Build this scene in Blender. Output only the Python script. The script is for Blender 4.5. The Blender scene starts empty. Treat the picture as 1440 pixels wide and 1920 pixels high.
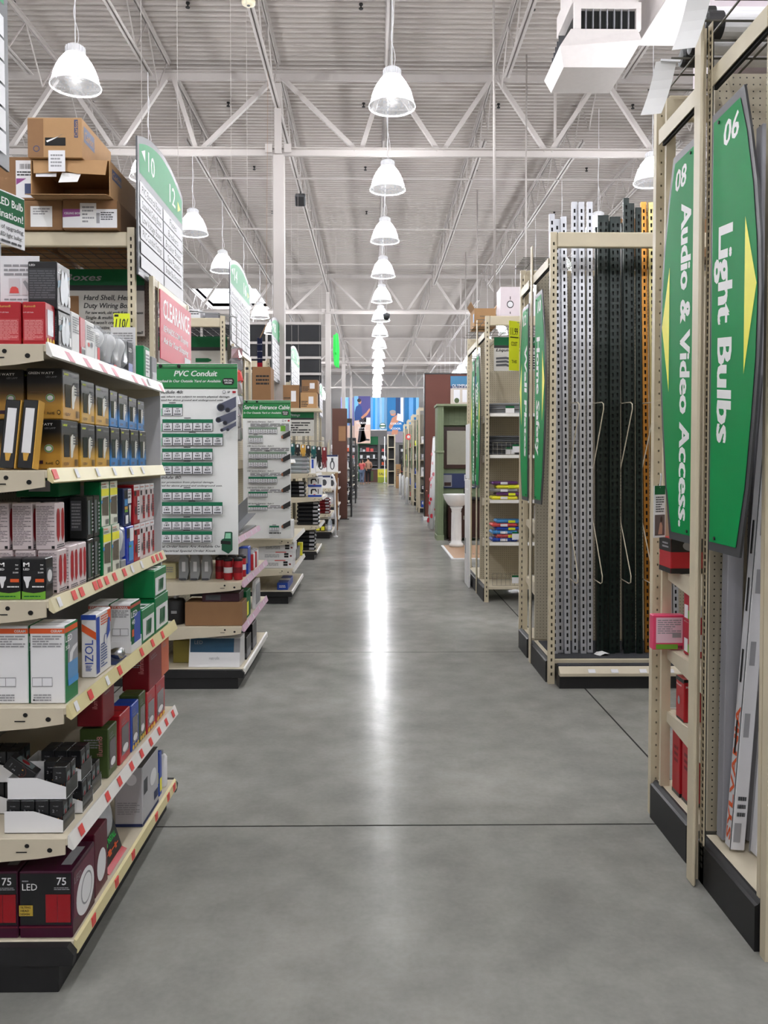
import bpy, bmesh, math, random
from mathutils import Vector, Matrix
RND = random.Random(11)
SC = bpy.context.scene
COL = SC.collection
PI = math.pi

# ------------------------------------------------------------------ camera
cam_d = bpy.data.cameras.new('camera'); cam = bpy.data.objects.new('camera', cam_d); COL.objects.link(cam)
cam_d.sensor_fit = 'HORIZONTAL'; cam_d.sensor_width = 36.0; cam_d.lens = 36.0 * 1550 / 1440
cam_d.shift_y = -55 / 1440; cam_d.clip_end = 300; cam_d.clip_start = 0.05
cam.location = (0, 0, 1.6)
cam.rotation_euler = (math.radians(90 - 1.589), 0, math.radians(-0.739))
SC.camera = cam
# ------------------------------------------------------------------ world, exposure
w = bpy.data.worlds.new('world'); SC.world = w; w.use_nodes = True
w.node_tree.nodes['Background'].inputs[0].default_value = (0.75, 0.85, 1.0, 1)
w.node_tree.nodes['Background'].inputs[1].default_value = 0.3
SC.view_settings.view_transform = 'Standard'; SC.view_settings.look = 'None'
SC.view_settings.gamma = 1; SC.view_settings.use_curve_mapping = False
SC.view_settings.exposure = 1.4
BULB = 260.0

# ------------------------------------------------------------------ materials
def lin(c):
    c = c / 255.0
    return c / 12.92 if c <= 0.04045 else ((c + 0.055) / 1.055) ** 2.4
def rgba(c): return (lin(c[0]), lin(c[1]), lin(c[2]), 1.0)
MATS = {}
def mat(name, c, rough=0.5, metal=0.0, var=0.06, scale=14.0, bump=0.0, spec=0.5, coat=0.0):
    """painted / printed / metal surface with fine procedural tone variation"""
    if name in MATS: return MATS[name]
    m = bpy.data.materials.new(name); m.use_nodes = True
    nt = m.node_tree; b = nt.nodes['Principled BSDF']
    b.inputs['Roughness'].default_value = rough; b.inputs['Metallic'].default_value = metal
    b.inputs['Specular IOR Level'].default_value = spec; b.inputs['Coat Weight'].default_value = coat
    tc = nt.nodes.new('ShaderNodeTexCoord')
    n = nt.nodes.new('ShaderNodeTexNoise'); n.inputs['Scale'].default_value = scale; n.inputs['Detail'].default_value = 3
    nt.links.new(tc.outputs['Object'], n.inputs['Vector'])
    mx = nt.nodes.new('ShaderNodeMix'); mx.data_type = 'RGBA'
    col = rgba(c)
    mx.inputs[6].default_value = tuple(v * (1 - var) for v in col[:3]) + (1,)
    mx.inputs[7].default_value = tuple(min(1, v * (1 + var)) for v in col[:3]) + (1,)
    nt.links.new(n.outputs['Fac'], mx.inputs[0]); nt.links.new(mx.outputs[2], b.inputs['Base Color'])
    if bump > 0:
        bp = nt.nodes.new('ShaderNodeBump'); bp.inputs['Strength'].default_value = bump; bp.inputs['Distance'].default_value = 0.003
        n2 = nt.nodes.new('ShaderNodeTexNoise'); n2.inputs['Scale'].default_value = scale * 5
        nt.links.new(tc.outputs['Object'], n2.inputs['Vector'])
        nt.links.new(n2.outputs['Fac'], bp.inputs['Height']); nt.links.new(bp.outputs['Normal'], b.inputs['Normal'])
    MATS[name] = m
    return m
def emat(name, c, s, sample=True):
    if name in MATS: return MATS[name]
    m = bpy.data.materials.new(name); m.use_nodes = True; nt = m.node_tree
    nt.nodes.remove(nt.nodes['Principled BSDF'])
    e = nt.nodes.new('ShaderNodeEmission'); e.inputs[0].default_value = rgba(c); e.inputs[1].default_value = s
    nt.links.new(e.outputs[0], nt.nodes['Material Output'].inputs[0])
    if not sample: m.cycles.emission_sampling = 'NONE'
    MATS[name] = m; return m
def grad_mat(name, stops, rough=0.35, axis=2, size=1.0):
    """printed gradient along an object axis (0..size metres)"""
    if name in MATS: return MATS[name]
    m = bpy.data.materials.new(name); m.use_nodes = True; nt = m.node_tree; b = nt.nodes['Principled BSDF']
    b.inputs['Roughness'].default_value = rough
    tc = nt.nodes.new('ShaderNodeTexCoord'); sp = nt.nodes.new('ShaderNodeSeparateXYZ')
    nt.links.new(tc.outputs['Object'], sp.inputs[0])
    mr = nt.nodes.new('ShaderNodeMapRange'); mr.inputs['From Max'].default_value = size
    nt.links.new(sp.outputs[axis], mr.inputs['Value'])
    cr = nt.nodes.new('ShaderNodeValToRGB'); nt.links.new(mr.outputs[0], cr.inputs[0])
    els = cr.color_ramp.elements
    for i, (p, c) in enumerate(stops):
        e = els[i] if i < 2 else els.new(p)
        e.position = p; e.color = rgba(c)
    nt.links.new(cr.outputs[0], b.inputs['Base Color'])
    MATS[name] = m; return m
def glass_mat(name, c, tr=0.75, rough=0.08):
    """thin clear plastic: part see-through, part glossy"""
    if name in MATS: return MATS[name]
    m = bpy.data.materials.new(name); m.use_nodes = True; nt = m.node_tree; b = nt.nodes['Principled BSDF']
    b.inputs['Base Color'].default_value = rgba(c); b.inputs['Roughness'].default_value = rough
    t = nt.nodes.new('ShaderNodeBsdfTransparent'); mx = nt.nodes.new('ShaderNodeMixShader'); mx.inputs[0].default_value = 1 - tr
    nt.links.new(t.outputs[0], mx.inputs[1]); nt.links.new(b.outputs[0], mx.inputs[2])
    nt.links.new(mx.outputs[0], nt.nodes['Material Output'].inputs[0])
    MATS[name] = m; return m
def peg_mat(name, c, pitch=0.0254, hole=0.006):
    """steel pegboard: punched holes as fine dark dots on object Y/X and Z"""
    if name in MATS: return MATS[name]
    m = mat(name, c, 0.45); nt = m.node_tree; b = nt.nodes['Principled BSDF']
    src = b.inputs['Base Color'].links[0].from_socket
    tc = nt.nodes.new('ShaderNodeTexCoord')
    sc = nt.nodes.new('ShaderNodeVectorMath'); sc.operation = 'SCALE'; sc.inputs['Scale'].default_value = 1 / pitch
    nt.links.new(tc.outputs['Object'], sc.inputs[0])
    sp = nt.nodes.new('ShaderNodeSeparateXYZ'); nt.links.new(sc.outputs[0], sp.inputs[0])
    ad = nt.nodes.new('ShaderNodeMath'); ad.operation = 'ADD'
    nt.links.new(sp.outputs[0], ad.inputs[0]); nt.links.new(sp.outputs[1], ad.inputs[1])
    sq = []
    for s in (ad.outputs[0], sp.outputs[2]):
        fr = nt.nodes.new('ShaderNodeMath'); fr.operation = 'FRACT'; nt.links.new(s, fr.inputs[0])
        sb = nt.nodes.new('ShaderNodeMath'); sb.operation = 'SUBTRACT'; sb.inputs[1].default_value = 0.5; nt.links.new(fr.outputs[0], sb.inputs[0])
        ml = nt.nodes.new('ShaderNodeMath'); ml.operation = 'MULTIPLY'; nt.links.new(sb.outputs[0], ml.inputs[0]); nt.links.new(sb.outputs[0], ml.inputs[1])
        sq.append(ml.outputs[0])
    su = nt.nodes.new('ShaderNodeMath'); su.operation = 'ADD'; nt.links.new(sq[0], su.inputs[0]); nt.links.new(sq[1], su.inputs[1])
    lt = nt.nodes.new('ShaderNodeMath'); lt.operation = 'LESS_THAN'; lt.inputs[1].default_value = (hole / 2 / pitch) ** 2
    nt.links.new(su.outputs[0], lt.inputs[0])
    mx = nt.nodes.new('ShaderNodeMix'); mx.data_type = 'RGBA'; nt.links.new(lt.outputs[0], mx.inputs[0])
    nt.links.new(src, mx.inputs[6]); mx.inputs[7].default_value = (0.02, 0.02, 0.018, 1)
    nt.links.new(mx.outputs[2], b.inputs['Base Color'])
    return m

BEIGE = mat('beige_steel', (205, 194, 168), 0.42)
BEIGE2 = mat('cream_shelf', (208, 198, 176), 0.4)
PEG = peg_mat('beige_pegboard', (196, 187, 165))
PEGD = peg_mat('grey_pegboard', (150, 146, 134))
BLACK = mat('black_plastic', (28, 28, 30), 0.5)
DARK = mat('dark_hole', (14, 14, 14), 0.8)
WHITE = mat('white_print', (236, 236, 236), 0.5, var=0.03)
PAPER = mat('paper', (232, 232, 236), 0.7, var=0.03)
GREEN = mat('sign_green', (14, 132, 76), 0.5, var=0.04, spec=0.25)
DGREEN = mat('dark_green', (4, 92, 50), 0.5, spec=0.25)
CHAR = mat('charcoal_border', (58, 60, 64), 0.4)
YEL = mat('arrow_yellow', (246, 240, 60), 0.45)
RED = mat('carton_red', (176, 26, 38), 0.35)
DRED = mat('dark_red', (120, 14, 28), 0.4)
MAROON = mat('maroon', (92, 14, 40), 0.35)
BLUE = mat('carton_blue', (30, 70, 170), 0.35)
NAVY = mat('navy', (34, 48, 92), 0.5)
CARD = mat('cardboard', (176, 138, 96), 0.8, var=0.08, bump=0.1)
CARDD = mat('brown_cardboard', (140, 104, 70), 0.8, var=0.08, bump=0.1)
GREY = mat('print_grey', (150, 150, 154), 0.6)
DGREY = mat('print_dark_grey', (70, 72, 76), 0.6)
INK = mat('ink_black', (16, 16, 18), 0.5)
ORANGE = mat('print_orange', (226, 92, 40), 0.4)
TAG = mat('red_tag', (224, 82, 78), 0.5)
TAGY = mat('cream_tag', (232, 222, 160), 0.5)
STEEL = mat('galvanised', (170, 172, 176), 0.35, 0.7, var=0.12)
CHROME = mat('chrome', (200, 202, 206), 0.18, 1.0)
CPAINT = mat('ceiling_paint', (168, 162, 158), 0.6, var=0.04, scale=3)
CLEAR = glass_mat('clear_plastic', (225, 230, 235))
BLK2 = mat('carton_black', (24, 25, 28), 0.3)
OLIVE = mat('olive', (66, 84, 40), 0.4)
LIME = mat('lime_green', (110, 170, 50), 0.45)
PINK = mat('pink', (222, 70, 110), 0.45)
FLUO = mat('fluorescent_yellow', (228, 240, 40), 0.5)
GOLD = mat('gold_print', (206, 158, 66), 0.4)
SKY = mat('print_sky', (70, 150, 215), 0.4)

# ------------------------------------------------------------------ mesh builder
_TXT = {}
def text_geo(s, bold=0.0, shear=0.0, res=2):
    k = (s, bold, shear, res)
    if k in _TXT: return _TXT[k]
    cu = bpy.data.curves.new('t', 'FONT'); cu.body = s; cu.size = 1.0; cu.resolution_u = res
    cu.offset = bold; cu.shear = shear; cu.fill_mode = 'FRONT'; cu.dimensions = '2D'
    cu.align_x = 'LEFT'
    o = bpy.data.objects.new('t', cu); me = bpy.data.meshes.new_from_object(o)
    vs = [(v.co.x, v.co.y) for v in me.vertices]; fs = [tuple(p.vertices) for p in me.polygons]
    bpy.data.objects.remove(o); bpy.data.meshes.remove(me); bpy.data.curves.remove(cu)
    if vs:
        x0 = min(v[0] for v in vs); x1 = max(v[0] for v in vs)
        vs = [(x - x0, y) for x, y in vs]; wd = x1 - x0
    else: wd = 0
    _TXT[k] = (vs, fs, wd); return _TXT[k]

class MB:
    def __init__(s): s.v = []; s.f = []; s.M = None
    def add(s, vs, fs):
        o = len(s.v)
        if s.M is not None: vs = [tuple(s.M @ Vector(p)) for p in vs]
        s.v += [tuple(p) for p in vs]; s.f += [tuple(i + o for i in f) for f in fs]; return s
    def box(s, x0, x1, y0, y1, z0, z1, c=0.0):
        ex = ((x0, x1), (y0, y1), (z0, z1))
        if c <= 0:
            vs = [(x, y, z) for x in ex[0] for y in ex[1] for z in ex[2]]
            return s.add(vs, [(0, 1, 3, 2), (4, 6, 7, 5), (0, 4, 5, 1), (2, 3, 7, 6), (0, 2, 6, 4), (1, 5, 7, 3)])
        c = min(c, 0.45 * min(abs(x1 - x0), abs(y1 - y0), abs(z1 - z0)))
        vs = []; idx = {}
        for i in (0, 1):
            for j in (0, 1):
                for k in (0, 1):
                    for a in range(3):
                        co = []
                        for ax, b in enumerate((i, j, k)):
                            q = ex[ax][b]
                            if ax != a: q += c if b == 0 else -c
                            co.append(q)
                        idx[(i, j, k, a)] = len(vs); vs.append(tuple(co))
        fs = []
        for a in range(3):
            o = [b for b in range(3) if b != a]
            for sd in (0, 1):
                q = []
                for (p, r) in ((0, 0), (1, 0), (1, 1), (0, 1)):
                    t = [0, 0, 0]; t[a] = sd; t[o[0]] = p; t[o[1]] = r; q.append(idx[(*t, a)])
                fs.append(q)
            for p in (0, 1):
                for r in (0, 1):
                    t = [0, 0, 0]; t[o[0]] = p; t[o[1]] = r; t0 = list(t); t1 = list(t); t1[a] = 1
                    fs.append([idx[(*t0, o[0])], idx[(*t1, o[0])], idx[(*t1, o[1])], idx[(*t0, o[1])]])
        for i in (0, 1):
            for j in (0, 1):
                for k in (0, 1): fs.append([idx[(i, j, k, a)] for a in range(3)])
        ce = Vector(((x0 + x1) / 2, (y0 + y1) / 2, (z0 + z1) / 2)); out = []
        for f in fs:
            p = [Vector(vs[i]) for i in f]; n = (p[1] - p[0]).cross(p[2] - p[0])
            m = sum(p, Vector()) / len(p) - ce
            out.append(f if n.dot(m) > 0 else f[::-1])
        return s.add(vs, out)
    def tube(s, pts, r, n=8, cap=True):
        pts = [Vector(p) for p in pts]; rs = r if isinstance(r, (list, tuple)) else [r] * len(pts)
        vs = []; fs = []; pu = None
        for i, p in enumerate(pts):
            d = (pts[min(i + 1, len(pts) - 1)] - pts[max(i - 1, 0)]).normalized()
            if pu is None: pu = Vector((0, 0, 1)) if abs(d.z) < 0.9 else Vector((1, 0, 0))
            u = (pu - d * pu.dot(d)).normalized(); pu = u; q = d.cross(u)
            for k in range(n):
                a = 2 * PI * k / n; vs.append(tuple(p + (u * math.cos(a) + q * math.sin(a)) * rs[i]))
        for i in range(len(pts) - 1):
            for k in range(n):
                k2 = (k + 1) % n; fs.append((i * n + k, i * n + k2, (i + 1) * n + k2, (i + 1) * n + k))
        if cap: fs.append(tuple(range(n))[::-1]); fs.append(tuple(range((len(pts) - 1) * n, len(pts) * n)))
        return s.add(vs, fs)
    def lathe(s, prof, n=16, cx=0, cy=0, z=0, cap0=True, cap1=True):
        vs = []; fs = []
        for (r, h) in prof:
            for k in range(n):
                a = 2 * PI * k / n; vs.append((cx + r * math.cos(a), cy + r * math.sin(a), z + h))
        m = len(prof)
        for i in range(m - 1):
            for k in range(n):
                k2 = (k + 1) % n; fs.append((i * n + k, i * n + k2, (i + 1) * n + k2, (i + 1) * n + k))
        if cap0: fs.append(tuple(range(n))[::-1])
        if cap1: fs.append(tuple(range((m - 1) * n, m * n)))
        return s.add(vs, fs)
    def prism(s, pts, axis, a0, a1):
        """2-D outline extruded along an axis; pts are the other two coords in xyz order"""
        n = len(pts)
        def P(p, a):
            return {'x': (a, p[0], p[1]), 'y': (p[0], a, p[1]), 'z': (p[0], p[1], a)}[axis]
        vs = [P(p, a0) for p in pts] + [P(p, a1) for p in pts]
        fs = [tuple(range(n)), tuple(range(n, 2 * n))[::-1]] + [(i, i + n, (i + 1) % n + n, (i + 1) % n) for i in range(n)]
        return s.add(vs, fs)
    def build(s, name, m, parent=None, smooth=False, loc=None):
        me = bpy.data.meshes.new(name); me.from_pydata(s.v, [], s.f); me.validate(); me.update()
        if len(s.f) > 4:
            bm = bmesh.new(); bm.from_mesh(me); bmesh.ops.recalc_face_normals(bm, faces=bm.faces[:]); bm.to_mesh(me); bm.free()
        me.materials.append(m)
        if smooth: me.polygons.foreach_set('use_smooth', [True] * len(me.polygons))
        o = bpy.data.objects.new(name, me); COL.objects.link(o)
        if parent is not None: o.parent = parent
        if loc is not None: o.location = loc
        return o

def tag(o, label, cat, group=None):
    o['label'] = label; o['category'] = cat
    if group: o['group'] = group
    return o
def thing(name, label, cat, loc=(0, 0, 0), rz=0.0, group=None):
    o = bpy.data.objects.new(name, None); COL.objects.link(o); o.empty_display_size = 0.05
    o.location = loc; o.rotation_euler = (0, 0, rz); tag(o, label, cat, group); return o
def struct(o): o['kind'] = 'structure'; return o
def copy_tree(o, parent=None):
    c = o.copy(); COL.objects.link(c); c.parent = parent
    for ch in list(o.children): copy_tree(ch, c)
    return c
def dup(root, loc, rz=None, label=None, group=None):
    c = copy_tree(root); c.location = loc
    if rz is not None: c.rotation_euler = (0, 0, rz)
    if label: c['label'] = label
    if group: c['group'] = group
    return c

class Face:
    """a flat printable face: o + u*U + v*V, fractions of (W,H); graphics are collected per part name"""
    def __init__(s, o, U, V, W, H, N=None, eps=0.0006):
        s.o = Vector(o); s.U = Vector(U); s.V = Vector(V); s.W = W; s.H = H
        s.N = Vector(N) if N else s.U.cross(s.V); s.k = 0; s.eps = eps; s.parts = {}
    def P(s, u, v): return s.o + s.U * (u * s.W) + s.V * (v * s.H) + s.N * (s.eps + 0.00025 * s.k)
    def _mb(s, name, m):
        k = (name, m.name) if name in ('small_print', 'lettering', 'bar_code', 'dial_print') else (name, m.name, s.k)
        return s.parts.setdefault(k, (MB(), m))[0]
    def poly(s, pts, m, name='print_panel'):
        s.k += 1; s._mb(name, m).add([s.P(*p) for p in pts], [tuple(range(len(pts)))]); return s
    def rect(s, u0, v0, u1, v1, m, name='print_panel'):
        return s.poly([(u0, v0), (u1, v0), (u1, v1), (u0, v1)], m, name)
    def ell(s, u, v, ru, rv, m, name='picture', n=20):
        return s.poly([(u + ru * math.cos(2 * PI * i / n), v + rv * math.sin(2 * PI * i / n)) for i in range(n)], m, name)
    def txt(s, t, u, v, h, m, w=None, al='l', bold=0.022, shear=0.0, rot=0.0, name='lettering', res=2):
        """h = capital height as fraction of H, w = full width as fraction of W, rot in degrees"""
        shifts = (0.0,)
        if bold > 0.016: shifts = (-(bold - 0.012) * 0.8, (bold - 0.012) * 0.8); bold = 0.012
        vs, fs, wd = text_geo(t, bold, shear, res)
        if not vs: return s
        s.k += 1
        HH, WW = (s.W, s.H) if abs(abs(rot) - 90) < 1 else (s.H, s.W)
        sy = h * HH / 0.69; sx = sy if w is None else w * WW / max(wd, 1e-6)
        off = {'l': 0, 'c': -wd * sx / 2, 'r': -wd * sx}[al]; c, d = math.cos(math.radians(rot)), math.sin(math.radians(rot))
        for sh in shifts:
            out = []
            for x, y in vs:
                a = (x + sh) * sx + off; b = y * sy
                out.append(s.o + s.U * (u * s.W + a * c - b * d) + s.V * (v * s.H + a * d + b * c) + s.N * (s.eps + 0.00025 * s.k + (0.0001 if sh > 0 else 0)))
            s._mb(name, m).add(out, fs)
        return s
    def lines(s, u0, v0, u1, v1, n, m=None, name='small_print', fill=0.5, seed=0):
        m = m or GREY; r = random.Random(seed + n); s.k += 1; st = (v1 - v0) / n
        for i in range(n):
            t = v1 - st * (i + 0.5); e = u1 if r.random() < 0.7 else u0 + (u1 - u0) * r.uniform(0.5, 0.95)
            u = u0
            while u < e - 0.02:
                q = min(e, u + (u1 - u0) * r.uniform(0.12, 0.35))
                s._mb(name, m).add([s.P(u, t - st * fill / 2), s.P(q, t - st * fill / 2), s.P(q, t + st * fill / 2), s.P(u, t + st * fill / 2)], [(0, 1, 2, 3)])
                u = q + (u1 - u0) * 0.03
        return s
    def bars(s, u0, v0, u1, v1, m=None, n=14, seed=3):
        """bar code"""
        m = m or INK; r = random.Random(seed); s.k += 1; st = (u1 - u0) / n
        for i in range(n):
            a = u0 + st * i; b = a + st * r.uniform(0.3, 0.75)
            s._mb('bar_code', m).add([s.P(a, v0), s.P(b, v0), s.P(b, v1), s.P(a, v1)], [(0, 1, 2, 3)])
        return s
    def done(s, parent):
        for k, (mb, m) in s.parts.items():
            o = mb.build(k[0], m, parent)
            if k[0] in ('small_print', 'bar_code', 'dial_print'): o['kind'] = 'stuff'

class Carton:
    """a chamfered carton standing on its base centre; F faces -Y, R faces +X, T up, L -X"""
    def __init__(s, name, label, x, y, z, w, d, h, m, rz=0.0, group=None, cat='box', c=0.003, flaps=True, body='body'):
        s.w, s.d, s.h = w, d, h
        s.T = thing(name, label, cat, (x, y, z), rz, group)
        b = MB(); b.box(-w / 2, w / 2, -d / 2, d / 2, 0, h, c)
        s.body = b.build(body, m, s.T); s.faces = []
        if flaps:
            q = MB(); q.box(-w / 2 + c, w / 2 - c, -0.0012, 0.0012, h - 0.002, h + 0.0005); q.build('flap_seam', DGREY, s.T)
    def face(s, k):
        w, d, h = s.w, s.d, s.h
        o, U, V, W, H = {'F': ((-w / 2, -d / 2, 0), (1, 0, 0), (0, 0, 1), w, h), 'R': ((w / 2, -d / 2, 0), (0, 1, 0), (0, 0, 1), d, h),
                         'L': ((-w / 2, d / 2, 0), (0, -1, 0), (0, 0, 1), d, h), 'T': ((-w / 2, -d / 2, h), (1, 0, 0), (0, 1, 0), w, d)}[k]
        f = Face(o, U, V, W, H); s.faces.append(f); return f
    def done(s):
        for f in s.faces: f.done(s.T)
        return s.T
# ================================================================== the building shell
XL, XR, YB, YF, ZC = -26.0, 26.0, -9.0, 66.0, 8.33
JX0, JY0, JS = 1.48, 3.575, 3.26
def concrete():
    m = bpy.data.materials.new('polished_concrete'); m.use_nodes = True; nt = m.node_tree; b = nt.nodes['Principled BSDF']
    geo = nt.nodes.new('ShaderNodeNewGeometry')
    def noise(sc, det=4, rough=0.6, dist=0.0):
        n = nt.nodes.new('ShaderNodeTexNoise'); n.inputs['Scale'].default_value = sc; n.inputs['Detail'].default_value = det
        n.inputs['Roughness'].default_value = rough; n.inputs['Distortion'].default_value = dist
        nt.links.new(geo.outputs['Position'], n.inputs['Vector']); return n
    n1 = noise(0.7, 3, 0.5, 0.2); n2 = noise(5, 4, 0.55); n3 = noise(45, 3, 0.6)
    r1 = nt.nodes.new('ShaderNodeValToRGB'); nt.links.new(n1.outputs[0], r1.inputs[0])
    r1.color_ramp.elements[0].position = 0.32; r1.color_ramp.elements[0].color = rgba((126, 126, 121))
    r1.color_ramp.elements[1].position = 0.68; r1.color_ramp.elements[1].color = rgba((152, 151, 146))
    mx = nt.nodes.new('ShaderNodeMix'); mx.data_type = 'RGBA'; mx.blend_type = 'OVERLAY'; mx.inputs[0].default_value = 0.3
    nt.links.new(r1.outputs[0], mx.inputs[6]); nt.links.new(n2.outputs[0], mx.inputs[7])
    mx2 = nt.nodes.new('ShaderNodeMix'); mx2.data_type = 'RGBA'; mx2.blend_type = 'OVERLAY'; mx2.inputs[0].default_value = 0.12
    nt.links.new(mx.outputs[2], mx2.inputs[6]); nt.links.new(n3.outputs[0], mx2.inputs[7])
    nt.links.new(mx2.outputs[2], b.inputs['Base Color'])
    rr = nt.nodes.new('ShaderNodeMapRange'); rr.inputs['To Min'].default_value = 0.13; rr.inputs['To Max'].default_value = 0.24
    nt.links.new(n1.outputs[0], rr.inputs['Value']); nt.links.new(rr.outputs[0], b.inputs['Roughness'])
    b.inputs['Specular IOR Level'].default_value = 0.015
    return m
CONC = concrete()
b = MB(); b.box(XL, XR, YB, YF, -0.3, -0.0015)
floor = struct(b.build('floor', mat('joint_filler', (52, 52, 50), 0.95, spec=0.05)))
gx = [XL] + [JX0 + JS * k for k in range(-3, 3)] + [XR]
gy = [YB] + [JY0 + JS * k for k in range(-3, 19)] + [YF]
for i in range(len(gx) - 1):
    for j in range(len(gy) - 1):
        g = 0.006
        b = MB(); b.box(gx[i] + g, gx[i + 1] - g, gy[j] + g, gy[j + 1] - g, -0.0014, 0.0)
        b.build('slab', CONC, floor)
# corrugated roof deck: ribs run across the aisle
b = MB(); pitch = 0.152; n = int((YF - YB) / pitch); vs = []
for i in range(n):
    y = YB + i * pitch
    for (dy, dz) in ((0, 0), (0.05, 0), (0.066, 0.038), (0.136, 0.038)):
        vs += [(XL, y + dy, ZC + dz), (XR, y + dy, ZC + dz)]
# leave an opening for the skylight on the left
SKX0, SKX1, SKY0, SKY1 = -7.1, -4.6, 32.6, 36.9
fs = []; m_ = len(vs) // 2
b.add([(SKX0 if q == 0 else SKX1, vs[2 * i][1], vs[2 * i][2]) for i in range(m_) for q in (0, 1)], [])
o2 = 0; b.v = []; b.f = []
b.v = list(vs) + [(SKX0 if q == 0 else SKX1, vs[2 * i][1], vs[2 * i][2]) for i in range(m_) for q in (0, 1)]
for i in range(m_ - 1):
    ym = (vs[2 * i][1] + vs[2 * i + 2][1]) / 2
    a0, a1, c0, c1 = 2 * i, 2 * i + 1, 2 * i + 2, 2 * i + 3; s0, s1 = 2 * m_ + 2 * i, 2 * m_ + 2 * i + 1
    if SKY0 < ym < SKY1: b.f += [(a0, c0, s0 + 2, s0), (s1, s1 + 2, c1, a1)]
    else: b.f += [(a0, c0, s0 + 2, s0), (s0, s0 + 2, s1 + 2, s1), (s1, s1 + 2, c1, a1)]
DECKM = mat('deck_paint', (164, 157, 151), 0.65, var=0.05, scale=1.2)
ceiling = struct(b.build('ceiling', DECKM))
b = MB(); b.box(XL, XR, YB, SKY0, ZC + 0.06, ZC + 0.2); b.box(XL, XR, SKY1, YF, ZC + 0.06, ZC + 0.2)
b.box(XL, SKX0, SKY0, SKY1, ZC + 0.06, ZC + 0.2); b.box(SKX1, XR, SKY0, SKY1, ZC + 0.06, ZC + 0.2)
b.build('roof_insulation', GREY, ceiling)
win = thing('window_1', 'x', 'skylight'); del win['label'], win['category']; struct(win)
b = MB(); b.box(SKX0, SKX1, SKY0, SKY1, ZC + 0.3, ZC + 0.33); b.build('pane', emat('skylight_daylight', (235, 242, 255), 6.0), win)
b = MB()
for (x0, x1, y0, y1) in ((SKX0 - .05, SKX0, SKY0, SKY1), (SKX1, SKX1 + .05, SKY0, SKY1), (SKX0, SKX1, SKY0 - .05, SKY0), (SKX0, SKX1, SKY1, SKY1 + .05)):
    b.box(x0, x1, y0, y1, ZC - 0.05, ZC + 0.34)
b.build('curb', CPAINT, win)
WALLM = mat('block_wall', (176, 172, 168), 0.8, bump=0.2)
for nm, e in (('wall_left', (XL - .2, XL, YB, YF)), ('wall_right', (XR, XR + .2, YB, YF)), ('wall_back', (XL, XR, YF, YF + .2)), ('wall_front', (XL, XR, YB - .2, YB))):
    b = MB(); b.box(e[0], e[1], e[2], e[3], -0.3, ZC + 0.2); struct(b.build(nm, WALLM))
# dark stock-room partition with white girts beyond the second column
b = MB(); b.box(-26, -1.95, 31.0, 31.15, 0, 6.72); pw = struct(b.build('wall_partition', mat('dark_partition', (34, 34, 36), 0.9, bump=0.3, scale=5)))
for z in (4.75, 5.35, 5.9, 6.62):
    b = MB(); b.box(-26, -1.95, 30.9, 31.0, z, z + 0.09); b.build('girt', CPAINT, pw)
for x in (-9.2, -6.4, -4.0):
    b = MB(); b.box(x, x + 0.08, 30.82, 30.9, 0, 6.72); b.build('post', CPAINT, pw)
b = MB(); b.tube([(-6.3, 30.86, 4.4), (-4.9, 30.86, 5.9)], 0.03, 6); b.build('brace', CPAINT, pw)

# ------------------------------------------------------------------ steel: girders, joists, columns
GY = [-1.0, 14.2, 29.4, 44.6, 59.8]; JP = 1.83; CX0 = -1.6
ZT, ZB = 8.12, 6.85
def girder(y, label):
    t = thing('girder', label, 'girder', (0, y, 0), group='roof girders')
    for nm, z in (('top_chord', ZT), ('bottom_chord', ZB)):
        b = MB()
        for s in (-1, 1):
            b.box(XL, XR, s * 0.012, s * 0.11, z, z + 0.014); b.box(XL, XR, s * 0.012, s * 0.026, z - 0.1 if nm == 'bottom_chord' else z - 0.11, z)
        b.build(nm, CPAINT, t)
    for k in range(-13, 15):
        xa, xb = CX0 + JP * k, CX0 + JP * (k + 1)
        fr = 0.5
        if k % 7 == 0: fr = 0.74
        if k % 7 == 6: fr = 0.26
        xm = xa + (xb - xa) * fr
        for (p, q) in (((xa + 0.05, ZT - 0.05), (xm - 0.04, ZB)), ((xm + 0.04, ZB), (xb - 0.05, ZT - 0.05))):
            d = Vector((q[0] - p[0], 0, q[1] - p[1])); L = d.length; a = math.atan2(-d.z, d.x)
            b = MB(); b.M = Matrix.Translation((p[0], 0, p[1])) @ Matrix.Rotation(a, 4, 'Y')
            b.box(0, L, -0.04, 0.04, -0.035, 0.035); b.build('web_member', CPAINT, t)
        if k > 1 and k % 7 in (2, 3, 4):
            b = MB(); b.box(xm + 0.1, xm + 0.14, -0.02, 0.02, ZB, ZT - 0.05); b.build('web_member', CPAINT, t)
    return t
for i, y in enumerate(GY):
    lab = ['steel roof girder over the front of the store', 'white steel roof girder above the hanging pipe and wire aisle signs', 'white roof girder resting on the column by the green hanging sign', 'distant white roof girder over the faucet displays', 'far roof girder just before the painted banners'][i]
    girder(y, lab)
ZJ0, ZJ1 = 7.50, 8.24
jm = {}
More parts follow.
